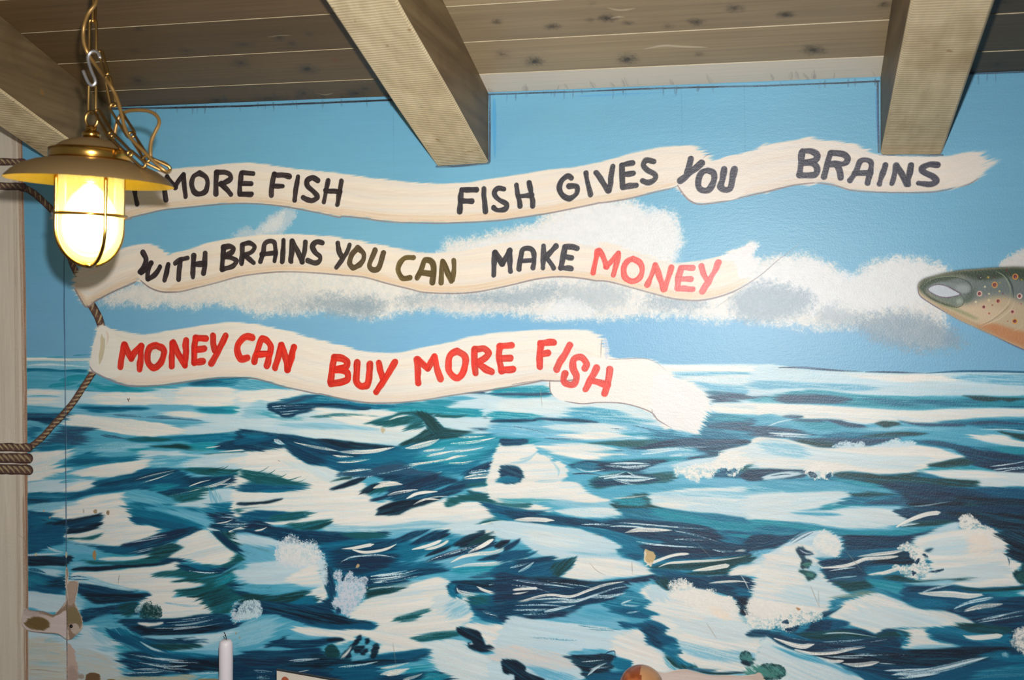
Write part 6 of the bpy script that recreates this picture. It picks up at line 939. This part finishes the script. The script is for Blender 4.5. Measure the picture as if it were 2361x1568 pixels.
def wall_panel(x0, x1, tilt0=0, tilt1=0):
    bm = bmesh.new(); ul = bm.loops.layers.uv.new('UVMap')
    h = WZ1 - WZ0
    v_ = [bm.verts.new(p) for p in ((x0 + tilt0, 0, WZ0), (x1 + tilt1, 0, WZ0), (x1, 0, WZ1), (x0, 0, WZ1), (x0 + tilt0, .018, WZ0), (x1 + tilt1, .018, WZ0), (x1, .018, WZ1), (x0, .018, WZ1))]
    for f in ((0, 1, 2, 3), (5, 4, 7, 6), (4, 0, 3, 7), (1, 5, 6, 2), (3, 2, 6, 7), (4, 5, 1, 0)): bm.faces.new([v_[i] for i in f])
    for f in bm.faces:
        for l in f.loops: l[ul].uv = ((l.vert.co.x - WX0) / (WX1 - WX0), (l.vert.co.z - WZ0) / h)
    return bm
sx = px_to_wall(np.array([[145., 240.], [156., 1568.]]))
def seam_x(z): return sx[0, 0] + (sx[1, 0] - sx[0, 0]) * (z - sx[0, 1]) / (sx[1, 1] - sx[0, 1])
M_BACK = plain('bare_board', srgb(120, 100, 84), .8); M_CREAM = plain('cream_wall_paint', srgb(205, 198, 184), .6)
bm = bmesh.new(); box(bm, WX0, WX1, .018, .12, 0, WZ1 + .4)
wall = link('wall_back', bm, M_BACK, smooth=False); tag(wall, 'back wall painted as a sea mural with lettered banners', kind='structure')
st, sb = seam_x(WZ1), seam_x(WZ0)
link('panel', wall_panel(WX0, st - .0004, 0, sb - st), M_MURAL, wall, False); link('panel', wall_panel(st + .0004, WX1, sb - st, 0), M_MURAL, wall, False)
bm = bmesh.new(); box(bm, WX0, WX1, 0, .018, 0, WZ0 - .001); tag(link('lower_panel', bm, M_CREAM, wall, False))
# screw in the damaged patch
w_ = on_wall(164.5, 1444); bm = lathe([(0, .0022), (.0014, .0021), (.0026, .0014), (.0031, 0), (.0031, -.004)], 20)
sc_ = child('screw', bm, plain('dark_steel', (.05, .05, .055, 1), .35, 1), wall); sc_.location = w_ + Vector((0, -.0004, 0)); sc_.rotation_euler = (math.pi / 2, 0, 0); tag(sc_, 'small dark screw head in the peeled patch')
floor_bm = bmesh.new(); box(floor_bm, -2.2, 2.2, -3.4, .12, -.04, 0)
tag(link('floor', floor_bm, plain('floor_boards', srgb(96, 74, 54), .5), smooth=False), kind='structure')

# ---------------------------------------------------------------- sloping plank ceiling
pA, pB = px_to_wall(np.array([[300., 247.], [2360., 165.]]))
KX = (pB[1] - pA[1]) / (pB[0] - pA[0]); Z00 = pA[1] - KX * pA[0]
bd = ray(1742, 1460); KY = -bd.z / bd.y          # rise per metre towards the viewer
def ceil_z(x, y): return Z00 + KX * x - KY * y
CN = Vector((-KX, KY, 1)).normalized()             # upward normal of the ceiling plane
def on_ceil(x, y, off=0):
    d = ray(x, y); p0 = Vector((0, 0, Z00 - off / CN.z)); return CAM + d * ((p0 - CAM).dot(CN) / d.dot(CN))
S_C = 1000.; CX0, CX1, CL = -1.82, .84, 1.9
SL = math.sqrt(1 + KY * KY)
def ceil_map(q):
    out = []
    for x, y in q:
        p = on_ceil(x, min(y, 600)); out.append(((p.x - CX0) * S_C, (CL + p.y * SL) * S_C if False else (-p.y * SL) * S_C))
    return np.array(out)
joints = [-on_ceil(1180, y).y for y in (168, 92, 6)]
stepj = (joints[2] - joints[0]) / 2
joints = [0.] + joints
while joints[-1] < CL - .05: joints.append(joints[-1] + stepj * (1, .94, 1.05)[len(joints) % 3])
CP_ = Painter(int((CX1 - CX0) * S_C), int(CL * SL * S_C), ceil_map); p = CP_; p.mixing = False
p.c[:] = np.array([118, 102, 78], np.float32) / 255
YY, XX = np.meshgrid(np.arange(p.H, dtype=np.float32), np.arange(p.W, dtype=np.float32), indexing='ij')
grain = .5 * vn(XX / 160, YY / 3.3) + .3 * vn(XX / 70 + 9, YY / 1.6) + .2 * vn(XX / 300, YY / 9); p.c *= (1 + (grain - .5)[..., None] * .16)
p.c *= (1 + (fbm(XX / 190 + 4, YY / 90, 3) - .5)[..., None] * np.float32([.16, .19, .24]))
rj = np.random.RandomState(5)
for a_, b_ in zip(joints, joints[1:]):
    y0, y1 = int(a_ * SL * S_C), int(b_ * SL * S_C); p.c[y0:y1] *= rj.uniform(.93, 1.06); e = p.c[max(0, y1 - 3):y1]; e *= 1.0
r0 = int(joints[1] * SL * S_C)
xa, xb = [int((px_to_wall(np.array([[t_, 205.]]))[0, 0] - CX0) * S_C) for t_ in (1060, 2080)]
p.c[:, xa - 40:xb + 20] *= 1.3; p.c[:, :xa - 40] *= np.float32([.9, .82, .7]); p.c[:, xb + 20:] *= .74; p.c[:r0, xa:xb] = p.c[:r0, xa:xb] * .15 + np.float32([240, 226, 208]) / 255 * .85  # brightness of each bay, from flash and gloss, is put into the plank colour
p.tile(0, 0, 1)
KN = (66, 56, 44)
for x, y, rx, ry, o in ((318, 66, 12, 5, .6), (430, 118, 16, 6, .5), (318, 186, 20, 8, .6), (560, 103, 24, 6, .5), (555, 145, 20, 9, .6), (643, 86, 12, 7, .9), (672, 100, 12, 6, .7), (711, 78, 10, 6, .5), (708, 159, 22, 9, .8), (820, 215, 22, 10, .6), (840, 205, 16, 9, .5), (1274, 61, 18, 6, .8), (1400, 42, 22, 7, .8), (1362, 47, 12, 5, .4), (1448, 53, 14, 4, .6), (1606, 50, 18, 6, .8), (1540, 61, 12, 5, .4), (1694, 19, 20, 7, .6), (1232, 142, 20, 8, .8), (1446, 137, 20, 10, .8), (1612, 125, 10, 5, .5), (1812, 34, 20, 6, .8), (1876, 115, 26, 9, .7), (2038, 9, 14, 7, .6), (2316, 5, 20, 8, .5), (1145, 50, 10, 5, .7), (1158, 125, 14, 8, .4), (700, 215, 14, 10, .5), (500, 232, 30, 8, .5), (620, 228, 40, 8, .4), (2300, 148, 20, 10, .4), (1362, 6, 4, 8, .9), (190, 128, 14, 6, .5), (310, 117, 12, 5, .5)):
    p.F(KN, [(x + rx * 1.2 * math.cos(a_), y + ry * 1.1 * math.sin(a_)) for a_ in np.linspace(0, 5.5, 8)], soft=ry * 1.3, g=9, wd=.45, amp=.5, o=o * .8)
    p.F((44, 36, 28), [(x + rx * .35 * math.cos(a_), y + ry * .4 * math.sin(a_)) for a_ in np.linspace(0, 5.5, 8)], soft=3, g=4, wd=.4, o=o * .8)
for q, w0 in (([(612, 87), (640, 83), (672, 82)], 2.5), ([(732, 216), (750, 219), (768, 215)], 2), ([(1398, 18), (1430, 24), (1466, 19)], 5), ([(1408, 43), (1424, 40), (1440, 40)], 3.5), ([(1485, 113), (1530, 106), (1570, 108), (1634, 110)], 6)): p.L((206, 190, 160), w0, q, d=.3, tap=(.3, .3), o=.8)
p.P((120, 70, 50), [(767, 139), (774, 135), (780, 139), (772, 143)], r=1, d=0)
for i in range(60):
    x = rj.uniform(300, 2330); y = 243 - (x - 300) * .0395
    p.L((70, 62, 60), rj.uniform(2, 8), [(x, y + 3), (x - rj.uniform(-6, 14), y - rj.uniform(6, 22))], d=.6, o=.4 if x < 1000 else .16)
p.L((60, 54, 54), 9, [(300, 246), (900, 228)], d=.4, tap=(0, 0), o=.7); p.L((70, 64, 64), 5, [(1130, 215), (2026, 184)], d=.5, tap=(0, 0), o=.7); p.L((54, 50, 50), 8, [(2200, 171), (2420, 160)], d=.4, tap=(0, 0), o=.7)
N = Nodes('bay_lit_plank_wood'); tx = N.n('ShaderNodeTexImage'); tx.image = image('ceiling_planks', CP_); uv = N.n('ShaderNodeUVMap'); N.l(uv.outputs[0], tx.inputs[0])
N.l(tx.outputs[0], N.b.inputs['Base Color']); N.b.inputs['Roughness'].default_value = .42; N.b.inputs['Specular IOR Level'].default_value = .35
N.l(N.bump(N.noise(N.coords((6, 160, 160)), 1, 4), .25, .0015).outputs[0], N.b.inputs['Normal'])
M_PLANK = N.m; M_EDGE = plain('pale_plank_edge', srgb(190, 174, 140), .5)
bm = bmesh.new(); TH = .02
q = [Vector((x, y, ceil_z(x, y))) + CN * TH for x in (CX0, CX1) for y in (0, -CL)]
vs = [bm.verts.new(a_) for a_ in q] + [bm.verts.new(a_ + CN * .03) for a_ in q]
for f in ((0, 1, 3, 2), (4, 6, 7, 5), (0, 4, 5, 1), (2, 3, 7, 6), (0, 2, 6, 4), (1, 5, 7, 3)): bm.faces.new([vs[i] for i in f])
bmesh.ops.recalc_face_normals(bm, faces=bm.faces)
ceiling = link('ceiling', bm, plain('dark_backing', srgb(60, 50, 40), .8), smooth=False); tag(ceiling, 'sloping ceiling of brown planks, bay light and shade painted in', kind='structure')
def plank(x0, x1, a_, b_, first):
    # section across the plank (distance from wall, depth below top); the edge nearer the viewer side of each joint is chamfered and pale
    bm = bmesh.new(); ul = bm.loops.layers.uv.new('UVMap'); ch = .0010; g = .0005
    prof = [(a_ + g, TH), (a_ + g, .001), (a_ + g + .001, 0), (b_ - ch, 0), (b_ - g, ch * .9), (b_ - g, TH)]
    rows = []
    for x in (x0, x1):
        rows.append([bm.verts.new(Vector((x, -d_, ceil_z(x, -d_))) + CN * h_) for d_, h_ in prof])
    for i in range(len(prof)):
        j = (i + 1) % len(prof); f = bm.faces.new((rows[0][i], rows[1][i], rows[1][j], rows[0][j]))
        f.material_index = 1 if i == 3 else 0
    bm.faces.new(rows[0][::-1]); bm.faces.new(rows[1])
    bmesh.ops.recalc_face_normals(bm, faces=bm.faces)
    for f in bm.faces:
        for l in f.loops: l[ul].uv = ((l.vert.co.x - CX0) / (CX1 - CX0), 1 - (-l.vert.co.y * SL) / (CL * SL))
    return bm
# ---------------------------------------------------------------- beams under the ceiling
def beam_mat(side=False):
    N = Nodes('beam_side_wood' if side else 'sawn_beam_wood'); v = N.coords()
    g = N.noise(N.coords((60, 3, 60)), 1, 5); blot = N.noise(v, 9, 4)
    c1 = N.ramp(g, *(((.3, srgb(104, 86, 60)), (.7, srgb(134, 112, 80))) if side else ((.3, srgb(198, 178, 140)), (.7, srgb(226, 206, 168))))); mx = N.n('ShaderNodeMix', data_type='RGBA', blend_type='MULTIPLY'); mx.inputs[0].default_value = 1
    N.l(c1, mx.inputs[6]); N.l(N.ramp(blot, (.28, (.72, .66, .58)), (.5, (1, 1, 1))), mx.inputs[7])
    sp = N.noise(v, 55, 1); mx2 = N.n('ShaderNodeMix', data_type='RGBA'); N.l(N.ramp(sp, (.74, (0, 0, 0)), (.78, (.6, .6, .6))), mx2.inputs[0]); N.l(mx.outputs[2], mx2.inputs[6]); mx2.inputs[7].default_value = srgb(150, 110, 60)
    wv = N.n('ShaderNodeTexWave', wave_type='BANDS', bands_direction='Y', wave_profile='SIN'); wv.inputs['Scale'].default_value = 62; wv.inputs['Distortion'].default_value = 1.6; wv.inputs['Detail'].default_value = 2; wv.inputs['Detail Scale'].default_value = .6
    N.l(v, wv.inputs['Vector'])
    mx3 = N.n('ShaderNodeMix', data_type='RGBA', blend_type='MULTIPLY'); mx3.inputs[0].default_value = 1; N.l(mx2.outputs[2], mx3.inputs[6]); N.l(N.ramp(g if side else wv.outputs['Fac'], (0, (.86, .84, .8)), (1, (1, 1, 1))), mx3.inputs[7])
    N.l(mx3.outputs[2], N.b.inputs['Base Color'])
    N.l(N.bump(g if side else wv.outputs['Fac'], .35, .0012).outputs[0], N.b.inputs['Normal']); N.b.inputs['Roughness'].default_value = .55; N.b.inputs['Specular IOR Level'].default_value = .3
    return N.m
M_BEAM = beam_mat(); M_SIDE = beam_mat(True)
spans = []
def beam(pl, pr, vp, label, dx=0.):
    L0, R0 = on_wall(*pl), on_wall(*pr); d_ = ray(*vp); d_ = d_ / d_.y; n = 10; LEN = CL - .02
    bm = bmesh.new(); rows = []; rnd = random.Random(pl[0])
    for i in range(n + 1):
        t = -LEN * i / n; j = 0 if i == 0 else 1
        a_ = L0 + d_ * t; b_ = R0 + d_ * t
        a_.x += rnd.uniform(-.0012, .0012) * j; b_.x += rnd.uniform(-.0012, .0012) * j
        ch = .003
        y = a_.y - .0005
        sect = [(a_.x, a_.z + ch), (a_.x + ch, a_.z), (b_.x - ch, b_.z), (b_.x, b_.z + ch)]
        sect += [(b_.x, ceil_z(b_.x, y) - .0006), (a_.x, ceil_z(a_.x, y) - .0006)]
        rows.append([bm.verts.new((x, y, z)) for x, z in sect])
    for r0_, r1_ in zip(rows, rows[1:]):
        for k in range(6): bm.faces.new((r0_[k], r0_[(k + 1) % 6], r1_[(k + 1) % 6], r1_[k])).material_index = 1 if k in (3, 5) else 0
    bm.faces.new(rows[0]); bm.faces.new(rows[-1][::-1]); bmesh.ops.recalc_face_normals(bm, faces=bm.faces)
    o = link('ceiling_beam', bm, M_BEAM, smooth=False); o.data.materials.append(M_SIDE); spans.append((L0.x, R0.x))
    return tag(o, label, 'beam', 'sawn wooden beams under the plank ceiling', 'thing')
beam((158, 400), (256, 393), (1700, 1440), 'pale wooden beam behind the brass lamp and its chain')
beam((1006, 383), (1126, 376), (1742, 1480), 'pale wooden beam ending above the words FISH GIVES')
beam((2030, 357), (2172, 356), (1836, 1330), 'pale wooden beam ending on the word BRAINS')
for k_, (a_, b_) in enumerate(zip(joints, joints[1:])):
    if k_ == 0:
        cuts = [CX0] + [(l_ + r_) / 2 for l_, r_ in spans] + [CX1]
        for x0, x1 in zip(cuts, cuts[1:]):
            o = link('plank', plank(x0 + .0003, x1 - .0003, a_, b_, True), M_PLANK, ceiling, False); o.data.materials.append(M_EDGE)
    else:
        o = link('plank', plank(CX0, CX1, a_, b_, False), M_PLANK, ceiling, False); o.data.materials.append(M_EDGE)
# ---------------------------------------------------------------- brass ship's lamp
DL = 1.15; U = DL / F_PX                      # metres per photo pixel at the lamp
def brass(name, col, rough, var=.25, tarn=.0):
    N = Nodes(name); v = N.coords(); f = N.noise(v, 38, 6)
    dk = tuple(c * (1 - var) for c in col[:3])
    base = N.ramp(f, (.35, dk), (.65, col[:3])); N.l(base, N.b.inputs['Base Color'])
    N.b.inputs['Metallic'].default_value = 1 - tarn; N.l(N.ramp(f, (.3, (rough * 1.3,) * 3), (.7, (rough * .8,) * 3)), N.b.inputs['Roughness']); return N.m
M_BRASS = brass('polished_brass', srgb(206, 158, 78), .2); M_TARN = brass('tarnished_brass', srgb(166, 138, 94), .5, .2, .35); M_CHAIN = brass('chain_brass', srgb(176, 140, 82), .3)
M_INNER = brass('shade_inside', srgb(176, 146, 48), .42, .15, .3)
lamp = empty('pendant_lamp', at(209, 419, DL), (math.radians(3.3), math.radians(2.3), PSI)); tag(lamp, 'lit brass ship lamp with caged glass globe hanging on a chain', 'lamp')
RU = U * .93
def lp(prof): return [(r * RU, -(y - 416) * U) for r, y in prof]
outer = [(19, 317), (30, 318), (50, 322), (70, 331), (84, 342), (90, 346)]
child('dome_cap', lathe(lp([(0, 316)] + outer), 56), M_TARN, lamp)
child('shade_band', lathe(lp([(88, 342), (96, 344), (98, 347), (98, 365), (96, 368), (90, 369)]), 64), M_BRASS, lamp)
brim = [(92, 368), (104, 369), (130, 375), (158, 386), (180, 400), (193, 413), (196, 418)]
child('shade', lathe(lp(brim), 72), M_TARN, lamp)
child('shade_lining', lathe(lp([(196, 418.3), (192, 416.5), (179, 402), (157, 387.5), (129, 377), (104, 371.5), (82, 370), (0, 370)]), 72), M_INNER, lamp)
child('top_knob', lathe(lp([(0, 288), (10, 289), (15, 294), (12, 299), (20, 303), (22, 309), (19, 317), (0, 317.5)]), 32), M_BRASS, lamp)
bm = bmesh.new(); tube(bm, [(14 * U * math.cos(t), 0, -(274 - 416) * U + 18 * U * math.sin(t)) for t in np.linspace(0, 2 * math.pi, 25)[:-1]], 4.2 * U, True, 10); child('hanging_loop', bm, M_CHAIN, lamp)
N = Nodes('frosted_globe_glass'); N.t.nodes.remove(N.b)
tr = N.n('ShaderNodeBsdfTranslucent'); tr.inputs[0].default_value = (.26, .235, .11, 1); tp_ = N.n('ShaderNodeBsdfTransparent'); tp_.inputs[0].default_value = (1, .93, .62, 1)
m1 = N.n('ShaderNodeMixShader'); m1.inputs[0].default_value = .7; N.l(tr.outputs[0], m1.inputs[1]); N.l(tp_.outputs[0], m1.inputs[2])
gl = N.n('ShaderNodeBsdfGlossy'); gl.inputs['Roughness'].default_value = .15; fr = N.n('ShaderNodeFresnel'); fr.inputs[0].default_value = 1.4
m2 = N.n('ShaderNodeMixShader'); N.l(fr.outputs[0], m2.inputs[0]); N.l(m1.outputs[0], m2.inputs[1]); N.l(gl.outputs[0], m2.inputs[2])
N.l(m2.outputs[0], N.out.inputs[0])
gp = [(77, 372), (78, 400), (78, 470), (77.5, 520)] + [(77 * math.cos(t), 524 + 80 * math.sin(t)) for t in np.linspace(.05, math.pi / 2, 14)]
gp[-1] = (0, 604)
child('glass_globe', lathe(lp(gp), 56), N.m, lamp)
N = Nodes('bulb_glow'); N.b.inputs['Emission Color'].default_value = (1, .88, .46, 1); lw = N.n('ShaderNodeLayerWeight'); pw = N.n('ShaderNodeMath', operation='POWER'); pw.inputs[0].default_value = .0012; N.l(lw.outputs['Facing'], pw.inputs[1]); ml = N.n('ShaderNodeMath', operation='MULTIPLY'); ml.inputs[1].default_value = BULB_E; N.l(pw.outputs[0], ml.inputs[0]); N.l(ml.outputs[0], N.b.inputs['Emission Strength']); N.b.inputs['Base Color'].default_value = (1, .95, .85, 1)
child('bulb', lathe(lp([(0, 419.5), (16, 421), (24, 430), (44, 449), (58, 474), (64, 504), (63, 528), (54, 552), (36, 571), (16, 581), (0, 583)]), 32), N.m, lamp)
child('bulb_socket', lathe(lp([(0, 370.5), (22, 371), (22, 410), (16, 418), (0, 420)]), 24), M_BRASS, lamp)
ang0 = math.radians(-43)
for k in range(4):
    a_ = ang0 + k * math.pi / 2; c_, s_ = math.cos(a_), math.sin(a_)
    prof = [(83, 371), (84, 400), (84, 450), (84, 490), (84, 520)] + [(84 * math.cos(t), 524 + 86 * math.sin(t)) for t in np.linspace(.08, math.pi / 2 - .04, 12)]
    bm = bmesh.new(); tube(bm, [(r * RU * c_, r * RU * s_, -(y - 416) * U) for r, y in prof], 4.6 * U, False, 10); child('guard_bar', bm, M_BRASS, lamp)
bm = bmesh.new(); tube(bm, [(84.5 * RU * math.cos(t), 84.5 * RU * math.sin(t), -(493 - 416) * U) for t in np.linspace(0, 2 * math.pi, 49)[:-1]], 4 * U, True, 10); child('guard_ring', bm, M_BRASS, lamp)
child('guard_boss', lathe(lp([(0, 604.5), (14, 605), (16, 609), (12, 614), (0, 616)]), 24), M_BRASS, lamp)
# chain, hook and cord: every link is a part of the chain
def oval(p0, p1, wdt, side, r):
    p0, p1 = Vector(p0), Vector(p1); ax = (p1 - p0).normalized(); ln = (p1 - p0).length; sd = side - ax * side.dot(ax); sd.normalize(); h = wdt / 2; pts = []
    for t in np.linspace(0, math.pi, 9): pts.append(p0 + ax * (h - h * math.sin(t)) + sd * (-h * math.cos(t)))
    for t in np.linspace(0, math.pi, 9): pts.append(p1 - ax * (h - h * math.sin(t)) + sd * (h * math.cos(t)))
    bm = bmesh.new(); return tube(bm, pts, r, True, 8)
chain = empty('hanging_chain', at(222, 45, DL)); tag(chain, 'long-linked brass chain carrying the lamp, its slack looped down beside', 'chain')
CR = 3.4 * U
def mk_link(a_, b_, wdt, side, dz=0, dz2=0):
    o = link('chain_link', oval(at(a_[0], a_[1], DL + dz), at(b_[0], b_[1], DL + dz2), wdt * U, side, CR), M_CHAIN); o.parent = chain; o.matrix_parent_inverse = Matrix.Translation(-chain.location)
mk_link((214, 44), (214, 122), 16, RIGHT); mk_link((219, -38), (216, 52), 7, (RIGHT * .35 + FWD).normalized()); mk_link((222, -112), (219, -30), 16, RIGHT)
yy = -104; k = 0
while True:
    nx = yy - 78; q = at(222, nx, DL)
    if q.z > ceil_z(q.x, q.y) - .014: break
    mk_link((222, nx), (222, yy), 16 if k % 2 else 7, RIGHT if k % 2 else (RIGHT * .35 + FWD).normalized()); yy = nx + 7; k += 1
top = at(222, yy, DL); cz = ceil_z(top.x, top.y)
bm = bmesh.new(); tube(bm, [top + RIGHT * (.007 * math.cos(t)) + UP * (.007 * math.sin(t) - .002) for t in np.linspace(0, 2 * math.pi, 21)[:-1]], .0016, True, 8); tube(bm, [top + UP * .004, Vector((top.x, top.y, cz + .004))], .002, False, 8)
ey = link('ceiling_eye', bm, M_CHAIN); ey.parent = chain; ey.matrix_parent_inverse = Matrix.Translation(-chain.location)
mk_link((213, 192), (212, 262), 17, RIGHT); 
mk_link((231, 118), (246, 172), 8, RIGHT, -.006, -.01); mk_link((247, 176), (262, 246), 12, RIGHT, -.012, -.012); mk_link((258, 240), (306, 316), 19, RIGHT, -.014, -.018)
mk_link((222, 254), (257, 314), 12, RIGHT, -.004, -.02); mk_link((252, 306), (303, 358), 11, RIGHT, -.024, -.03); mk_link((300, 306), (342, 372), 11, RIGHT, -.02, -.026); mk_link((296, 350), (334, 384), 13, RIGHT, -.03, -.03); mk_link((330, 364), (392, 394), 16, (RIGHT * .8 + UP * .4).normalized(), -.028, -.02)
hook = empty('s_hook', at(212, 156, DL)); tag(hook, 'bright steel S-shaped hook joining the chain above the lamp', 'hook')
hp = [(231, 134), (228, 124), (221, 118), (212, 119), (205, 125), (203, 136), (207, 152), (213, 168), (219, 182), (219, 192), (212, 197), (204, 190), (197, 176), (192, 163)]
bm = bmesh.new(); tube(bm, smooth_pts([at(x, y, DL - .012 + .003 * math.sin(i * .5)) for i, (x, y) in enumerate(hp)], 5), 3.3 * U, False, 10)
o = link('hook_wire', bm, plain('zinc_steel', (.92, .94, 1, 1), .4, 1)); o.parent = hook; o.matrix_parent_inverse = Matrix.Translation(-hook.location)
cp = [(226, -260, 0), (224, -120, 0), (223, -20, 0), (220, 8, -.006), (203, 32, -.008), (193, 64, -.01), (193, 96, -.004), (202, 122, .002), (216, 144, .003), (232, 166, -.002), (250, 190, -.016), (264, 214, -.016), (274, 240, -.018), (281, 266, -.02), (287, 292, -.022), (299, 316, -.024), (322, 340, -.028), (348, 366, -.03), (370, 386, -.03), (386, 396, -.026), (392, 388, -.018), (378, 376, -.014), (352, 368, -.012), (347, 352, -.012), (349, 326, -.01), (358, 304, -.008), (367, 284, -.006), (362, 268, -.004), (345, 257, -.002), (318, 254, 0), (292, 257, .004), (276, 268, .008), (268, 290, .008), (262, 316, .01), (250, 330, .008), (236, 336, .004)]
q0 = at(226, -300, DL)
bm = bmesh.new(); tube(bm, smooth_pts([Vector((q0.x, q0.y, ceil_z(q0.x, q0.y) + .002))] + [at(x, y, DL + z) for x, y, z in cp if at(x, y, DL + z).z < ceil_z(q0.x, q0.y) - .01], 5), 4.2 * U, False, 10)
cord = link('lamp_cord', bm, brass('cord_sheath', srgb(160, 124, 70), .36, .15, .4)); cord.parent = lamp; cord.matrix_parent_inverse = lamp.matrix_basis.inverted(); tag(cord, 'brown-gold lamp cord looping down beside the chain')

# ---------------------------------------------------------------- things along the bottom edge, standing on a table
TZ = .765
tb = empty('table', (-.35, -.36, 0)); tag(tb, 'dark wooden table against the mural wall', 'table'); M_TAB = plain('table_wood', srgb(92, 62, 40), .4, scale=60)
bm = bmesh.new(); box(bm, -.75, .75, -.33, .33, TZ - .035, TZ); child('table_top', bev(bm, .004), M_TAB, tb)
for sx_ in (-1, 1):
    for sy_ in (-1, 1): bm = bmesh.new(); box(bm, sx_ * .68 - .03, sx_ * .68 + .03, sy_ * .27 - .03, sy_ * .27 + .03, 0, TZ - .035); child('leg', bev(bm, .003), M_TAB, tb)
# candle
c0 = at(521, 1475, 1.565); ct = c0.z; UC = 1.565 / F_PX
cn = empty('candle', (c0.x, c0.y, TZ)); tag(cn, 'white unlit candle with a black wick in front of the waves', 'candle'); cr = 15.6 * UC; hh = ct - TZ
prof = [(0, .03), (cr, .03)] + [(cr * (1 + .01 * math.sin(z * 90)), z) for z in np.linspace(.04, hh - .011, 10)] + [(cr * .97, hh - .007), (cr * .86, hh - .003), (cr * .6, hh - .0005), (cr * .25, hh), (0, hh)]
N = Nodes('candle_wax'); N.b.inputs['Base Color'].default_value = srgb(222, 214, 220); N.b.inputs['Roughness'].default_value = .45; N.b.inputs['Subsurface Weight'].default_value = .25; N.b.inputs['Subsurface Radius'].default_value = (.01, .006, .005)
N.l(N.bump(N.noise(N.coords((1, 1, .4)), 90, 3), .12, .002).outputs[0], N.b.inputs['Normal'])
child('wax_body', lathe(prof, 40), N.m, cn)
bm = bmesh.new()
for a_, z_, l_ in ((3.3, .10, .05), (3.0, .14, .03), (2.8, .17, .025)): tube(bm, [(cr * .98 * math.cos(a_), cr * .98 * math.sin(a_), hh - z_ + l_ * t) for t in np.linspace(0, 1, 6)], .0022, False, 8, [1, 1.1, .9, .8, .6, .2])
child('wax_drip', bm, N.m, cn)
bm = bmesh.new(); tube(bm, smooth_pts([(0, 0, hh - .001), (.0002, 0, hh + .004), (-.0012, 0, hh + .008), (-.0036, 0, hh + .0115)], 4), .0007, False, 8); tube(bm, [(-.0004, 0, hh + .005), (-.003, .0005, hh + .0065)], .0004, False, 6); child('wick', bm, plain('burnt_wick', (.02, .018, .016, 1), .9), cn)
child('candle_holder', lathe([(0, 0), (.042, 0), (.044, .003), (.04, .006), (.02, .01), (.016, .02), (.019, .03), (.019, .045), (.0165, .045), (.0165, .028), (0, .028)], 40), M_BRASS, cn)
# table card
A = at(638, 1546, 1.5); dirx = (at(762, 1568.5, 1.4575) - A); dirx.z = 0; wdx = .15; ang = math.atan2(dirx.y, dirx.x); hc = A.z - TZ
card = empty('table_card', (A.x, A.y, TZ), (0, 0, ang)); tag(card, 'cream table card with black edging and a small red-brown picture', 'card')
bm = bmesh.new(); box(bm, 0, wdx, 0, .0025, 0, hc); child('card_sheet', bm, plain('cream_card', srgb(214, 206, 192), .5, var=.03), card, False)
bm = bmesh.new(); box(bm, -.0006, wdx + .001, -.0006, .0032, hc, hc + .0022); box(bm, wdx, wdx + .0012, -.0006, .0032, 0, hc); child('card_edging', bm, plain('black_edging', (.03, .032, .034, 1), .4), card, False)
bm = bmesh.new(); pts = [(.0165 + .0075 * math.cos(t), hc - .0145 + .0075 * math.sin(t)) for t in np.linspace(0, math.pi, 13)] + [(.0085, hc - .08), (.0255, hc - .08)]
vs = [bm.verts.new((x, -.0003, z)) for x, z in pts]; bm.faces.new(vs[:13] + [vs[13], vs[14]]); bmesh.ops.recalc_face_normals(bm, faces=bm.faces); child('printed_picture', bm, plain('red_brown_print', srgb(166, 84, 56), .4, var=.25, scale=500), card, False)
# turned wooden mill
DM = 1.30; m0 = at(1479, 1535, DM); UM = DM / F_PX; hm = m0.z - TZ
mill = empty('pepper_mill', (m0.x, m0.y, TZ)); tag(mill, 'round-topped red-brown wooden mill before the bare plaster patch', 'mill')
R_ = 50 * UM
N = Nodes('turned_wood'); v = N.coords((1, 1, .25)); wv = N.n('ShaderNodeTexWave', wave_type='RINGS'); wv.inputs['Scale'].default_value = 9; wv.inputs['Distortion'].default_value = 5; wv.inputs['Detail'].default_value = 3; N.l(N.coords((8, 8, 3)), wv.inputs['Vector'])
N.l(N.ramp(wv.outputs['Fac'], (.1, srgb(128, 62, 30)), (.9, srgb(158, 84, 44))), N.b.inputs['Base Color']); N.b.inputs['Roughness'].default_value = .3; M_TURN = N.m
M_TAN = plain('flash_tan_wood', srgb(176, 128, 88), .32, scale=120)  # tan side of the head stands in for flash reflection on the wood
hd = [(R_ * math.sin(t), hm - R_ * .92 + R_ * .92 * math.cos(t)) for t in np.linspace(0, 2.2, 20)]
bm = lathe(hd + [(R_ * .7, hm - R_ * 1.6), (0, hm - R_ * 1.6)], 48)
for f in bm.faces:
    c_ = f.calc_center_median(); f.material_index = 1 if (c_.x * CP + c_.y * SP) * .8 + (c_.z - hm + R_ * .92) * .45 + (c_.x * SP - c_.y * CP) * .3 > R_ * .42 else 0
o = child('mill_head', bm, M_TURN, mill); o.data.materials.append(M_TAN)
child('mill_body', lathe([(0, hm - R_ * 1.62), (R_ * .62, hm - R_ * 1.62), (R_ * .7, hm - R_ * 1.9), (R_ * .95, hm - R_ * 2.4), (R_ * .8, hm - R_ * 3.2), (R_ * .75, .05), (R_ * 1.05, .02), (R_ * 1.1, 0), (0, 0)], 48), M_TURN, mill)
SC.cycles.use_denoising = True
